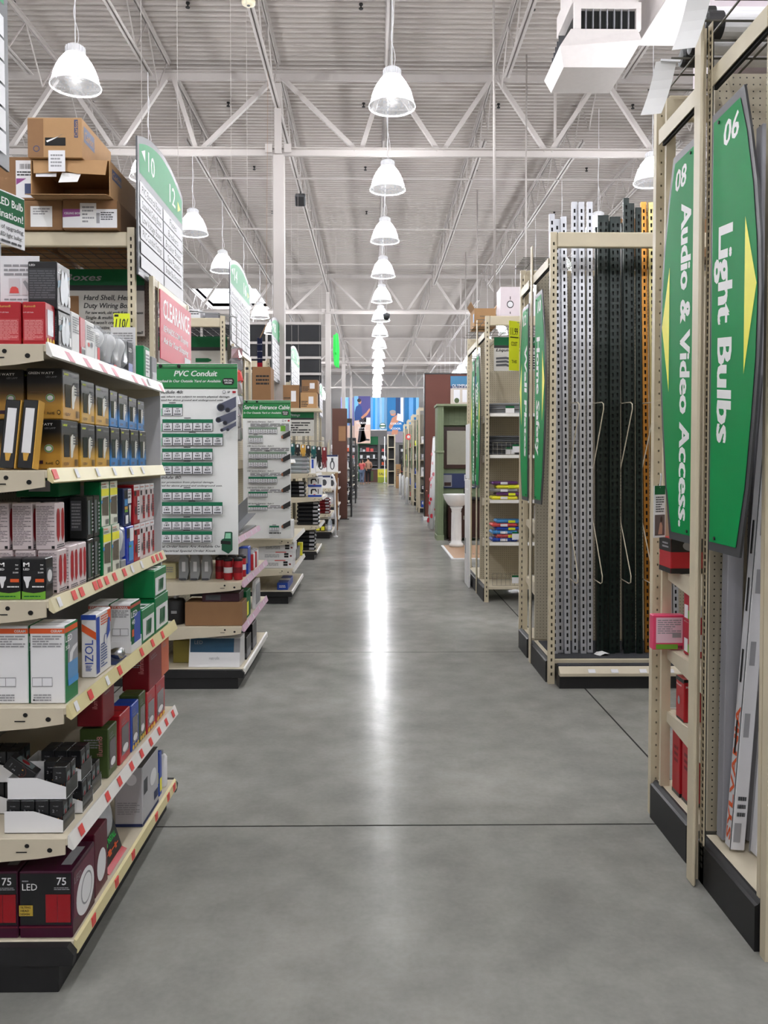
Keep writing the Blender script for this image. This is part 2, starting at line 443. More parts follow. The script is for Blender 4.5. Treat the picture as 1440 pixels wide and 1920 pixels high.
def joist_meshes(full):
    L = 15.2; a = 0.0 if full else 1.15
    top = MB()
    for s in (-1, 1):
        top.box(s * 0.008, s * 0.05, 0.12, L - 0.12, ZJ1, ZJ1 + 0.012); top.box(s * 0.008, s * 0.018, 0.12, L - 0.12, ZJ1 - 0.05, ZJ1)
    bot = MB()
    for s in (-1, 1):
        bot.box(s * 0.008, s * 0.05, 0.12 + a, L - 0.12 - a, ZJ0, ZJ0 + 0.012); bot.box(s * 0.008, s * 0.018, 0.12 + a, L - 0.12 - a, ZJ0, ZJ0 + 0.05)
    web = MB(); n = 12; st = (L - 0.4) / n; p = (0, 0.2, ZJ1 - 0.03)
    for i in range(n):
        y0 = 0.2 + i * st
        web.tube([(0, y0, ZJ1 - 0.02), (0, y0 + st / 2, ZJ0 + 0.03)], 0.012, 5, False)
        web.tube([(0, y0 + st / 2, ZJ0 + 0.03), (0, y0 + st, ZJ1 - 0.02)], 0.012, 5, False)
    return top, bot, web
protos = {}
for i in range(4):
    for k in range(-13, 15):
        x = CX0 + JP * k
        if abs(x) > 0.5 * GY[i + 1] + 1.0: continue
        full = (k % 7 == 0)
        rel = 'over the aisle' if abs(x) < 2.5 else ('left of the aisle' if x < 0 else 'right of the aisle')
        lab = ['white open-web roof joist %s in the first bay' % rel, 'white open-web roof joist %s between first and second girders' % rel,
               'white open-web roof joist %s between second and third girders' % rel, 'white open-web roof joist %s in the bay before the banners' % rel][i]
        if full not in protos:
            t = thing('roof_joist', lab, 'joist', (x, GY[i], 0), group='roof joists bay 1'); tp, bo, we = joist_meshes(full)
            tp.build('top_chord', CPAINT, t); bo.build('bottom_chord', CPAINT, t); we.build('web', CPAINT, t); protos[full] = t
        else: dup(protos[full], (x, GY[i], 0), label=lab)
for o in [o for o in COL.objects if o.name.startswith('roof_joist')]: o['group'] = o['label'].replace('joist', 'joists')
for i in range(4):
    for q in (0.22, 0.47, 0.72):
        y = GY[i] + 15.2 * q
        hw = min(25, 0.5 * y + 3)
        for z, nm in ((ZJ0 + 0.06, 'lower'), ):
            b = MB(); b.box(-hw, hw, -0.015, 0.015, 0, 0.03); o = b.build('bridging_bar', CPAINT, loc=(0, y, z - 0.045 - 0.03))
            tag(o, 'thin white bridging bar tied across the roof joists', 'bar', 'bridging bars under the joists')
for i, y in enumerate(GY[1:]):
    for x in (CX0, CX0 + 7 * JP, CX0 - 7 * JP):
        if x < -2 and y > 30.5 and y < 31.2: continue
        nm = 'by the aisle' if x == CX0 else 'deep in the shelving'
        t = thing('column', ['white square steel column rising behind the arched wire aisle sign', 'white square steel column beside the green hanging sign', 'white square steel column near the brown panel beyond the green sign', 'farthest white steel column in front of the banners'][i] if x == CX0 else 'white steel column standing among the %s shelves' % ('right' if x > 0 else 'left'), 'column', (x, y, 0), group=None if x == CX0 else 'outer columns ' + ('right' if x > 0 else 'left'))
        b = MB(); b.box(-0.095, 0.095, -0.095, 0.095, 0.02, ZB - 0.101, 0.01); b.build('shaft', CPAINT, t)
        b = MB(); b.box(-0.16, 0.16, -0.16, 0.16, 0, 0.02); b.build('base_plate', CPAINT, t)
        b = MB(); b.box(-0.06, 0.06, -0.13, -0.115, ZB - 0.1, ZT - 0.2); b.build('cap_plate', CPAINT, t)
        for s in (-1, 1):
            b = MB(); b.box(s * 0.1, s * 0.22, -0.13, -0.112, ZB - 0.08, ZB + 0.06); b.build('bracket', CPAINT, t)

# ------------------------------------------------------------------ high-bay pendants
def shade_mat():
    m = bpy.data.materials.new('prismatic_acrylic'); m.use_nodes = True; nt = m.node_tree
    nt.nodes.remove(nt.nodes['Principled BSDF'])
    tr = nt.nodes.new('ShaderNodeBsdfTransparent'); tl = nt.nodes.new('ShaderNodeBsdfTranslucent'); gl = nt.nodes.new('ShaderNodeBsdfGlossy')
    tl.inputs[0].default_value = (0.9, 0.93, 0.97, 1); gl.inputs['Roughness'].default_value = 0.12
    m1 = nt.nodes.new('ShaderNodeMixShader'); m1.inputs[0].default_value = 0.26
    nt.links.new(tr.outputs[0], m1.inputs[1]); nt.links.new(tl.outputs[0], m1.inputs[2])
    m2 = nt.nodes.new('ShaderNodeMixShader'); m2.inputs[0].default_value = 0.08
    nt.links.new(m1.outputs[0], m2.inputs[1]); nt.links.new(gl.outputs[0], m2.inputs[2])
    # prismatic ribs: fine vertical flutes
    tc = nt.nodes.new('ShaderNodeTexCoord'); wv = nt.nodes.new('ShaderNodeTexNoise'); wv.inputs['Scale'].default_value = 30
    nt.links.new(tc.outputs['Object'], wv.inputs['Vector'])
    mr = nt.nodes.new('ShaderNodeMapRange'); mr.inputs['To Min'].default_value = 0.2; mr.inputs['To Max'].default_value = 0.34
    nt.links.new(wv.outputs[0], mr.inputs['Value']); nt.links.new(mr.outputs[0], m1.inputs[0])
    nt.links.new(m2.outputs[0], nt.nodes['Material Output'].inputs[0]); return m
SHADE = shade_mat(); BULBM = emat('lamp_bulb', (250, 251, 255), BULB)
HOUS = mat('lamp_housing', (225, 225, 228), 0.4)
ZL = 5.9
def make_pendant(ztop):
    t = thing('pendant_lamp', 'x', 'lamp')
    b = MB(); b.lathe([(0.28, 0.0), (0.283, 0.012), (0.272, 0.03), (0.262, 0.07), (0.243, 0.14), (0.215, 0.21), (0.178, 0.275), (0.14, 0.33), (0.11, 0.36)], 32, cap0=False, cap1=False)
    b.build('shade', SHADE, t, True)
    b = MB(); b.lathe([(0.286, -0.006), (0.29, 0.004), (0.286, 0.014), (0.279, 0.004), (0.286, -0.006)], 32, cap0=False, cap1=False); b.build('rim', mat('acrylic_rim', (250, 250, 252), 0.2), t, True)
    b = MB(); b.lathe([(0.115, 0.36), (0.115, 0.37), (0.1, 0.375), (0.1, 0.45), (0.07, 0.47), (0.02, 0.48)], 20)
    for k in range(16):
        a = 2 * PI * k / 16; b.M = Matrix.Rotation(a, 4, 'Z'); b.box(0.1, 0.112, -0.003, 0.003, 0.378, 0.445)
    b.M = None; b.build('housing', HOUS, t)
    b = MB(); b.lathe([(0.012, 0.1), (0.05, 0.13), (0.062, 0.18), (0.055, 0.25), (0.03, 0.31), (0.025, 0.36)], 10); b.build('bulb', BULBM, t, True)
    b = MB(); b.tube([(0, 0, 0.48), (0, 0, ztop - ZL)], 0.006, 6); b.build('cable', HOUS, t)
    b = MB(); pts = []
    for i in range(22):
        q = i / 21; pts.append((0.03 * math.sin(q * 14) * (1 - q) + 0.012 * (1 - q), 0.02 * math.cos(q * 11) * (1 - q), 0.47 + q * (ztop - ZL - 0.47)))
    b.tube(pts, 0.004, 5); b.build('power_cord', HOUS, t)
    return t
ROWS = [(CX0 - 4 * JP, 9.7, 'far left'), (CX0 - JP, 9.7, 'left'), (CX0 + JP, 10.2, 'centre'), (4.33, 9.8, 'right'), (CX0 + 6 * JP, 9.9, 'far right')]
PEND = {}
for x, y0, nm in ROWS:
    for k in range(-5, 17):
        y = y0 + 3.1 * k
        if y > 63.5 or y < YB + 0.5: continue
        if any(abs(y - g) < 0.5 for g in GY): y += 0.62
        if nm == 'centre': lab, gr = 'bell-shaped acrylic pendant lamp in the row over the main aisle', 'pendant lamps over the main aisle'
        elif nm in ('left', 'far left'): lab, gr = 'bell-shaped acrylic pendant lamp hanging over the left shelving', 'pendant lamps over the left shelving'
        else: lab, gr = 'bell-shaped acrylic pendant lamp hanging over the right shelving', 'pendant lamps over the right shelving'
        if nm == 'right' or y > GY[-1] or y < GY[0]: ztop = ZC
        elif any(abs(y - g) < 1.3 for g in GY): ztop = ZJ1 - 0.05
        else: ztop = ZJ0
        if ztop not in PEND:
            PEND[ztop] = p_ = make_pendant(ztop); p_.location = (x, y, ZL); p_['label'] = lab; p_['group'] = gr
        else: dup(PEND[ztop], (x, y, ZL), label=lab, group=gr)
# ================================================================== shelving helpers
class Unit:
    """a thing whose parts are given in world coordinates"""
    def __init__(s, name, label, cat, loc, group=None):
        s.loc = Vector(loc); s.T = thing(name, label, cat, loc, 0, group)
    def mb(s):
        b = MB(); b.M = Matrix.Translation(-s.loc); return b
    def part(s, name, m, fn, parent=None, smooth=False):
        b = s.mb(); fn(b); return b.build(name, m, parent or s.T, smooth)
    def face(s, o, U, V, W, H, eps=0.0008): return Face(Vector(o) - s.loc, U, V, W, H, eps=eps)

def slotted(b, x, y, z0, z1, face='x', wd=0.034, dp=0.03, pitch=0.0508, slot=(0.013, 0.03), sgn=1):
    """a punched upright: closed back, front strip made of rails and rungs round real slots.
    face 'x': slots look along sgn*X; 'y': along sgn*Y"""
    def bx(u0, u1, t0, t1, a, c):
        if face == 'x':
            e = sorted((x + sgn * t0, x + sgn * t1)); b.box(e[0], e[1], y + u0, y + u1, a, c)
        else:
            e = sorted((y + sgn * t0, y + sgn * t1)); b.box(x + u0, x + u1, e[0], e[1], a, c)
    h = wd / 2; sw, sh = slot
    bx(-h, -sw / 2, -dp, 0, z0, z1); bx(sw / 2, h, -dp, 0, z0, z1)
    bx(-sw / 2, sw / 2, -0.003, 0, z0, z0 + 0.06)
    z = z0 + 0.06
    while z + pitch < z1:
        bx(-sw / 2, sw / 2, -0.003, 0, z + sh, z + pitch); z += pitch
    bx(-sw / 2, sw / 2, -0.003, 0, z, z1)
def slot_shade_back(b, x, y, z0, z1, face='x', wd=0.02, dp=0.028, sgn=1):  # near-black sheet painting the unlit interior seen through the slots
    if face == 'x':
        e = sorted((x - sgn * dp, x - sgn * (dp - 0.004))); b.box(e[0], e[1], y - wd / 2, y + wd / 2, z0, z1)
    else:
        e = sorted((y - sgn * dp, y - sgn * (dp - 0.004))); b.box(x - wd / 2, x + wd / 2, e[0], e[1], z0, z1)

def shelf(u, y0, y1, xb, xf, z, strip, tags=(), wtags=(), deckm=None, sd=1):
    """end-cap shelf; front edge at xf (sd=+1 faces +X), price strip and tags"""
    deckm = deckm or BEIGE2
    S = lambda a, c: sorted((a, c))
    p = u.part('shelf', deckm, lambda b: b.box(*S(xb, xf - sd * 0.014), y0, y1, z - 0.024, z - 0.0015, 0.002))
    for ye in (y0, y1):
        e = (ye, ye + 0.004) if ye == y0 else (ye - 0.004, ye)
        q = u.part('bracket', deckm, lambda b: b.prism([(xf - sd * 0.02, z - 0.003), (xb, z - 0.003), (xb, z - 0.105), (xf - sd * 0.1, z - 0.062), (xf - sd * 0.02, z - 0.05)], 'y', e[0] - 0.002 if ye == y0 else e[0], e[1] if ye == y0 else e[1] + 0.002), p)
    f = u.face((xf - sd * 0.18, y0 - 0.002, z - 0.06), (sd, 0, 0), (0, 0, 1), 0.16, 0.06)
    f.N = Vector((0, -1, 0))
    f.ell(0.3, 0.62, 0.045, 0.11, DARK, 'bracket_hole', 10); f.ell(0.72, 0.4, 0.05, 0.12, DARK, 'bracket_hole', 10); f.rect(0.1, 0.28, 0.3, 0.34, DARK, 'bracket_hole')
    f.done(p)
    a, c = xf - sd * 0.014, xf
    u.part('price_strip', strip, lambda b: b.prism([(a, z + 0.004), (a + sd * 0.005, z + 0.006), (c + sd * 0.006, z - 0.036), (c, z - 0.04), (a, z - 0.03)], 'y', y0 + 0.004, y1 - 0.004), p)
    L = y1 - y0
    sl = Vector((sd * 0.0150, 0, -0.042)).normalized()
    for (fr, m, wd) in [(t, TAG, 0.034) for t in tags] + [(t, PAPER, 0.026) for t in wtags]:
        o = Vector((a + sd * 0.0075, y0 + L * fr, z + 0.003)) + sl * 0.032 - u.loc
        b = MB(); n = Vector((sd * 0.042, 0, 0.0150)).normalized() * 0.0012
        vs = []
        for k in (0, 1):
            for (uu, vv) in ((0, 0), (wd, 0), (wd, 0.03), (0, 0.03)): vs.append(o + Vector((0, uu, 0)) - sl * vv + n * (0.3 + k))
        b.add(vs, [(0, 3, 2, 1), (4, 5, 6, 7), (0, 1, 5, 4), (1, 2, 6, 5), (2, 3, 7, 6), (3, 0, 4, 7)])
        b.build('price_tag', m, p)
    return p

PINKS = mat('pink_stripe', (222, 150, 165), 0.5)
STRIPW = mat('white_strip', (232, 230, 226), 0.4)
STRIPY = mat('yellow_strip', (222, 210, 160), 0.4)
STRIPC = mat('cream_strip', (226, 216, 180), 0.4)

# ================================================================== first left end cap: light bulbs
GY0, GY1 = 2.44, 3.76
Z1, Z2, Z3, Z4, Z5, Z6 = 1.94, 1.57, 1.185, 0.868, 0.476, 0.15
u = Unit('end_cap_shelving', 'cream end-cap shelving stacked with light bulb boxes on six price-tagged shelves', 'shelving', (-1.2, 3.1, 0))
xb = -1.52
p1 = shelf(u, GY0, GY1, xb, -0.945, Z1, STRIPW, (), (0.8,))
for t in (0.09, 0.21, 0.33, 0.43, 0.62, 0.72, 0.93):
    a = GY0 + 1.32 * t
    u.part('price_tag', PINKS, lambda b: b.add([(-0.9521, a, Z1 + 0.0), (-0.9521, a + 0.04, Z1 + 0.0), (-0.9385, a + 0.07, Z1 - 0.034), (-0.9385, a + 0.03, Z1 - 0.034), (-0.9525, a, Z1 - 0.002), (-0.9525, a + 0.04, Z1 - 0.002), (-0.94, a + 0.07, Z1 - 0.036), (-0.94, a + 0.03, Z1 - 0.036)], [(0, 3, 2, 1), (4, 5, 6, 7), (0, 1, 5, 4), (1, 2, 6, 5), (2, 3, 7, 6), (3, 0, 4, 7)]), p1)
shelf(u, GY0, GY1, xb, -0.945, Z2, STRIPY, (0.01,), (0.15, 0.3, 0.44, 0.6, 0.72))
shelf(u, GY0, GY1, xb, -0.945, Z3, STRIPC, (0.12, 0.17, 0.27, 0.305, 0.36, 0.43, 0.52, 0.83, 0.88, 0.93), (0.03, 0.6, 0.7))
shelf(u, GY0, GY1, xb, -0.897, Z4, STRIPY, (0.12, 0.35, 0.56, 0.68, 0.8), (0.03, 0.25))
shelf(u, GY0, GY1, xb, -0.897, Z5, STRIPW, (0.05, 0.24, 0.34, 0.45, 0.55, 0.65, 0.75, 0.84, 0.93), ())
p6 = u.part('base_deck', BEIGE2, lambda b: b.box(xb, -0.905, GY0 + 0.03, GY1 - 0.03, Z6 - 0.02, Z6 - 0.0015, 0.003))
u.part('price_strip', STRIPY, lambda b: b.prism([(-0.905, Z6 + 0.003), (-0.897, Z6 - 0.004), (-0.893, Z6 - 0.04), (-0.905, Z6 - 0.045)], 'y', GY0 + 0.03, GY1 - 0.03), p6)
for t in (0.12, 0.3, 0.45, 0.7, 0.85, 0.93):
    u.part('price_tag', TAG, lambda b: b.box(-0.8965, -0.8925, GY0 + 1.32 * t, GY0 + 1.32 * t + 0.034, Z6 - 0.037, Z6 - 0.006), p6)
for (ya, yb_) in ((GY0, GY0 + 0.03), (GY1 - 0.03, GY1)):
    u.part('end_cover', BLACK, lambda b: b.prism([(xb, Z6 - 0.005), (-0.915, Z6 - 0.005), (-0.895, Z6 - 0.03), (-0.9, Z6 - 0.062), (xb, Z6 - 0.062)], 'y', ya, yb_))
u.part('kick_plate', BLACK, lambda b: b.box(xb, -0.945, GY0 + 0.012, GY1 - 0.012, 0.0, Z6 - 0.063, 0.003))
u.part('back_panel', PEGD, lambda b: b.box(xb - 0.02, xb, GY0, GY1, 0.0, 2.1))
u.part('end_panel', mat('grey_end_panel', (196, 197, 202), 0.5), lambda b: b.box(xb, -0.965, GY1 + 0.003, GY1 + 0.018, 0.6, 1.93))
for ye in (GY0 + 0.02, GY1 - 0.02):
    u.part('upright', BEIGE, lambda b: slotted(b, xb - 0.021, ye, 0, 2.1, 'x', sgn=-1))

def ct(name, label, xr, y0, z, w, d, h, m, rz=0.0, group=None, cat='box', flaps=True):
    return Carton(name, label, xr - w / 2, y0 + d / 2, z, w, d, h, m, rz, group, cat, flaps=flaps)

# ---- top shelf
def redbox(x, label):
    c = ct('bulb_carton', label, x, 2.475, Z1, 0.068, 0.075, 0.128, RED, group='red cartons on the top shelf')
    f = c.face('F'); f.txt('ilumn8', 0.08, 0.87, 0.05, mat('print_gold', (214, 170, 90), 0.4), w=0.5); f.txt('A19 LED Bulb', 0.05, 0.74, 0.025, WHITE, w=0.45, bold=0)
    f.rect(0.06, 0.1, 0.94, 0.6, mat('faded_red', (196, 66, 72), 0.5)); f.lines(0.1, 0.12, 0.9, 0.58, 14, mat('pale_red', (226, 150, 150), 0.5))
    f = c.face('R'); f.rect(0.2, 0.25, 0.8, 0.85, mat('carton_window', (190, 190, 200), 0.15))
    for k in range(3): f.ell(0.22 + 0.28 * k, 0.12, 0.11, 0.07, mat('seal_yellow', (236, 190, 40), 0.4), 'seal')
    c.done()
redbox(-0.972, 'red bulb carton with three yellow seals beside the black twin-bulb boxes')
redbox(-1.045, 'red bulb carton, middle of the three on the top shelf')
redbox(-1.118, 'red bulb carton under the white instruction card')
def blkled(y, z, h, label):
    c = ct('bulb_carton', label, -0.963, y, z, 0.088, 0.11, h, BLK2, group='black twin-bulb cartons')
    f = c.face('F'); f.rect(0.04, 0.2, 0.96, 0.85, mat('black_matte', (52, 54, 58), 0.6)); f.lines(0.06, 0.22, 0.94, 0.82, 12, mat('dim_grey', (92, 94, 98), 0.6)); f.txt('LED', 0.06, 0.9, 0.04, WHITE, w=.2)
    f.ell(0.15, 0.1, 0.06, 0.03, WHITE); f.ell(0.32, 0.1, 0.05, 0.03, WHITE)
    f = c.face('R'); f.txt('LED', 0.06, 0.78, 0.1, WHITE, w=0.25); f.poly([(0.05, 0.45), (0.9, 0.75), (0.9, 0.82), (0.05, 0.6)], mat('teal_band', (36, 92, 110), 0.4))
    for du in (0.0, 0.24):
        f.poly([(0.28 + du, 0.2), (0.4 + du, 0.12), (0.52 + du, 0.22), (0.6 + du, 0.5), (0.5 + du, 0.82), (0.4 + du, 0.9), (0.33 + du, 0.8), (0.22 + du, 0.45)], mat('frosted_print', (196, 202, 208), 0.3), 'picture')
    f.rect(0.8, 0.15, 0.96, 0.38, WHITE); f.txt('2', 0.06, 0.05, 0.08, WHITE)
    c.done()
blkled(2.552, Z1, 0.118, 'black twin-bulb carton standing on the top shelf under its twin')
blkled(2.545, Z1 + 0.1185, 0.145, 'black twin-bulb carton balanced on top of another black carton')
t = thing('instruction_card', 'white instruction card with two small bulb drawings behind the red cartons', 'card', (-1.07, 2.57, Z1))
b = MB(); b.box(-0.075, 0.045, -0.001, 0.001, 0, 0.285); b.build('card', PAPER, t)
f = Face((-0.075, -0.001, 0), (1, 0, 0), (0, 0, 1), 0.12, 0.285)
f.lines(0.1, 0.78, 0.9, 0.92, 3, GREY); f.lines(0.1, 0.42, 0.9, 0.55, 4, GREY)
f.rect(0.22, 0.58, 0.5, 0.76, mat('pale_line', (214, 210, 214), .6)); f.rect(0.56, 0.58, 0.84, 0.76, mat('pale_line', (214, 210, 214), .6))
f.poly([(0.24, 0.6), (0.48, 0.6), (0.46, 0.65), (0.4, 0.67), (0.3, 0.67), (0.26, 0.65)], TAG, 'picture'); f.poly([(0.58, 0.72), (0.64, 0.74), (0.76, 0.68), (0.8, 0.63), (0.72, 0.61), (0.66, 0.66)], GREY, 'picture'); f.done(t)
for i, (y, w, d, h, m, lab, kind) in enumerate([
    (2.665, 0.08, 0.07, 0.135, WHITE, 'plain white tall bulb carton next to the black twin-bulb boxes', 0),
    (2.74, 0.07, 0.05, 0.13, RED, 'white-faced carton with a bright red corner on the top shelf', 1),
    (2.795, 0.075, 0.085, 0.128, WHITE, 'white carton with a small red and grey bulb drawing on the top shelf', 2),
    (2.885, 0.06, 0.05, 0.105, WHITE, 'white carton with a square red price sticker beside the clear bulb packs', 3)]):
    c = ct('bulb_carton', lab, -0.963, y, Z1, w, d, h, m)
    f = c.face('R')
    if kind == 1: f.rect(0.25, 0, 1, 0.25, WHITE); f.bars(0.3, 0.04, 0.9, 0.2)
    else: f.lines(0.1, 0.5, 0.9, 0.9, 7, GREY, seed=i)
    if kind == 2: f.ell(0.3, 0.38, 0.12, 0.06, TAG); f.ell(0.65, 0.4, 0.12, 0.07, GREY)
    if kind == 3: f.rect(0.45, 0.1, 0.95, 0.5, mat('sticker_red', (226, 50, 50), .5), 'price_sticker')
    f = c.face('F'); f.lines(0.1, 0.1, 0.9, 0.9, 10, mat('pale_line', (214, 210, 214), .6))
    c.done()
def bulb_shape(b, s=1.0):
    b.lathe([(0.012 * s, 0), (0.013 * s, 0.004 * s), (0.0135 * s, 0.024 * s), (0.015 * s, 0.028 * s), (0.018 * s, 0.045 * s), (0.027 * s, 0.066 * s), (0.03 * s, 0.085 * s), (0.026 * s, 0.1 * s), (0.015 * s, 0.111 * s), (0.003 * s, 0.114 * s)], 16)
FROST = mat('frosted_bulb', (232, 232, 234), 0.25)
for i, (y, lean, lab) in enumerate([(2.965, -0.3, 'clear clamshell pack with a frosted bulb leaning left on the top shelf'), (3.115, -0.12, 'clear clamshell pack with a big white bulb and a red sticker on blue card'), (3.245, 0.05, 'clear clamshell bulb pack in front of a dark card on the top shelf')]):
    t = thing('bulb_pack', lab, 'light bulb', (-1.0, y, Z1), group=None)
    b = MB(); b.M = Matrix.Rotation(lean, 4, 'X'); b.box(-0.034, -0.03, -0.045, 0.045, 0.016, 0.15); b.build('backing_card', BLK2 if i else GREY, t)
    b = MB(); b.M = Matrix.Translation((0.004, 0, 0.02)) @ Matrix.Rotation(lean, 4, 'X'); bulb_shape(b, 0.98); b.build('bulb', FROST, t, True)
    b = MB(); b.M = Matrix.Rotation(lean, 4, 'X'); b.box(-0.03, 0.036, -0.042, 0.042, 0.016, 0.142, 0.02); b.build('clamshell', CLEAR, t)
    b = MB(); b.box(-0.03, 0.03, -0.04, 0.04, 0, 0.016, 0.002); b.build('foot_card', NAVY if i == 1 else DGREY, t)
    if i == 1: b = MB(); b.box(0.03, 0.0312, 0.0, 0.03, 0.0, 0.016); b.build('price_sticker', TAG, t)
t = thing('notice_sheet', 'upright white printed notice sheet near the far end of the top shelf', 'paper', (-0.99, 3.4, Z1))
b = MB(); b.box(-0.08, 0.02, -0.001, 0.001, 0, 0.2); b.build('sheet', PAPER, t)
f = Face((-0.08, -0.001, 0), (1, 0, 0), (0, 0, 1), .1, .2); f.lines(.1, .1, .9, .9, 16, GREY); f.done(t)
c = ct('bulb_pack', 'dark grey bulb pack before the white notice sheet on the top shelf', -0.975, 3.31, Z1, 0.06, 0.07, 0.13, DGREY); f = c.face('R'); f.rect(.1, .1, .9, .35, BLUE); f.txt('LED', .1, .7, .12, WHITE, w=.6); c.done()
c = ct('bulb_pack', 'green and white pack at the far end of the top shelf', -0.965, 3.5, Z1, 0.07, 0.09, 0.14, GREEN); f = c.face('R'); f.rect(.3, .1, 1, .9, WHITE); f.lines(.35, .2, .95, .8, 6, GREY); c.done()
c = ct('bulb_pack', 'grey blister pack standing last on the top shelf', -0.962, 3.62, Z1, 0.06, 0.08, 0.11, GREY); f = c.face('R'); f.rect(.1, .1, .9, .4, BLK2); c.done()
# sign over the shelf
t = thing('shelf_sign', 'green and white bulb destination sign standing over the red cartons', 'sign', (-1.225, 2.73, Z1), 1.25)
b = MB(); b.box(-0.075, 0.125, -0.002, 0.002, 0.37, 0.545, 0.0015); b.build('board', PAPER, t)
b = MB(); b.box(-0.06, -0.045, 0.003, 0.012, 0, 0.53); b.box(0.0, 0.02, 0.003, 0.012, 0, 0.53); b.build('stand', STEEL, t)
f = Face((-0.075, -0.002, 0.37), (1, 0, 0), (0, 0, 1), 0.2, 0.175)
f.rect(0.005, 0.43, 0.985, 0.97, DGREEN); f.txt('Your LED Bulb', 0.02, 0.73, 0.14, WHITE, w=0.93); f.txt('Destination!', 0.06, 0.5, 0.14, WHITE, w=0.89)
f.txt('Benefits of upgrading', 0.1, 0.29, 0.075, INK, w=0.85, bold=.006); f.txt('to LED light bulbs:', 0.3, 0.15, 0.075, INK, w=0.62, bold=.006); f.lines(0.2, 0.02, 0.9, 0.1, 1, DGREY); f.done(t)

# ---- second shelf: black-to-gold and black-to-blue cartons
def bgrad(nm, h, hi, lo): return grad_mat(nm, [(0.0, lo), (0.3, lo), (0.55, tuple(int(v * .45) for v in lo)), (0.75, (26, 25, 24)), (1.0, (20, 20, 21))], size=h)
GG = bgrad('gold_fade_tall', 0.155, 0, (200, 150, 62)); GS = bgrad('gold_fade', 0.135, 0, (206, 160, 62)); BS = bgrad('blue_fade', 0.13, 0, (60, 130, 196))
def gw(xr, y, z, w, d, h, m, label, big, group):
    c = ct('bulb_carton', label, xr, y, z, w, d, h, m, group=group); f = c.face('F')
    if big:
        f.txt('GREEN W', 0.06, 0.88, 0.045, WHITE, w=0.46); f.txt('ATT', 0.53, 0.88, 0.045, WHITE, w=0.24, bold=.03); f.txt('LED LAMP', 0.55, 0.81, 0.035, GREY, w=0.3, bold=0)
        f.ell(0.66, 0.42, 0.13, 0.085, GREY); f.ell(0.66, 0.42, 0.11, 0.07, LIME); f.ell(0.66, 0.42, 0.085, 0.05, PAPER)
        f.lines(0.1, 0.5, 0.7, 0.56, 1, mat('bronze', (110, 76, 40), .4)); f.rect(0.2, 0.11, 0.5, 0.18, mat('plum', (60, 30, 50), .4)); f.txt('RoHS', 0.58, 0.1, 0.045, INK, w=.2); f.ell(0.9, 0.14, 0.05, 0.045, INK); f.ell(0.9, 0.14, 0.035, 0.03, GOLD)
    f = c.face('R')
    f.rect(0.14, 0.25, 0.46, 0.7, mat('dark_window', (40, 42, 46), 0.12), 'window')
    f.poly([(0.52, 0.25), (0.58, 0.22), (0.64, 0.26), (0.66, 0.36), (0.78, 0.5), (0.8, 0.62), (0.74, 0.7), (0.62, 0.72), (0.52, 0.66), (0.5, 0.5)], mat('bulb_print', (224, 222, 214), .3), 'picture')
    f.txt('14W', 0.08, 0.87, 0.05, FLUO, w=0.25); f.txt('GREENWATT', 0.5, 0.86, 0.04, GREY, w=0.42, bold=0); f.lines(0.66, 0.5, 0.95, 0.78, 5, DGREY)
    f.bars(0.72, 0.06, 0.94, 0.2, INK, 8); f.txt('120V', 0.1, 0.08, 0.06, mat('bronze', (110, 76, 40), .4), w=.3)
    c.done()
gw(-0.97, 2.585, Z2, 0.112, 0.15, 0.155, GG, 'large black and gold lamp carton standing behind the two tube lamp packs', True, None)
gw(-0.97, 2.6, Z2 + 0.156, 0.112, 0.15, 0.16, GG, 'large black and gold lamp carton on the upper row with its round seal showing', True, None)
gw(-1.092, 2.6, Z2 + 0.156, 0.112, 0.15, 0.155, GG, 'large black and gold lamp carton set deepest on the upper row', True, None)
b2 = ct('bulb_carton', 'black and gold lamp carton supporting the deepest upper carton', -1.092, 2.59, Z2, 0.11, 0.15, 0.155, GG); b2.done()
ys = 2.742
for i in range(6):
    gold = i < 2; d = [0.14, 0.145, 0.11, 0.115, 0.115, 0.1][i]
    if i < 2: lab, gr = 'small black and gold bulb carton in the lower row of the second shelf', 'lower black and gold cartons'
    else: lab, gr = 'small black and blue bulb carton in the lower row of the second shelf', 'lower black and blue cartons'
    gw(-0.965, ys, Z2, 0.09, d, 0.15, GS if gold else BS, lab, False, gr); ys += d + 0.012
ys = 2.758
for i in range(6):
    gold = i < 2; d = [0.13, 0.145, 0.09, 0.12, 0.11, 0.1][i]
    if i < 2: lab, gr = 'small black and gold bulb carton stacked in the upper row of the second shelf', 'upper black and gold cartons'
    else: lab, gr = 'small black and blue bulb carton stacked in the upper row of the second shelf', 'upper black and blue cartons'
    gw(-0.968, ys, Z2 + 0.151, 0.088, d, 0.145 - 0.004 * i, GS if gold else BS, lab, False, gr); ys += d + 0.012
for x, lab in ((-1.03, 'boxed tubular lamp leaning against the large gold carton'), (-1.083, 'boxed tubular lamp leaning beside its twin at the shelf end')):
    t = thing('tube_lamp_pack', lab, 'light bulb', (x, 2.478, Z2 + .003), group='leaning tube lamp packs'); M = Matrix.Rotation(-0.12, 4, 'X') @ Matrix.Rotation(0.06, 4, 'Y')
    b = MB(); b.M = M; b.box(-0.024, 0.02, -0.02, 0.02, 0.0, 0.205, 0.002); b.build('carton', BLK2, t)
    b = MB(); b.M = M; b.box(0.02, 0.024, -0.02, 0.02, 0.0, 0.205, 0.001); b.build('gold_edge', GOLD, t)
    b = MB(); b.M = M; b.box(-0.015, 0.012, -0.0215, -0.02, 0.045, 0.18, 0.0007); b.build('lamp_tube', FROST, t)
    b = MB(); b.M = M; b.prism([(-0.01, 0.045), (0.008, 0.045), (0.004, 0.022), (-0.006, 0.022)], 'y', -0.0215, -0.02); b.build('lamp_base', GOLD, t)

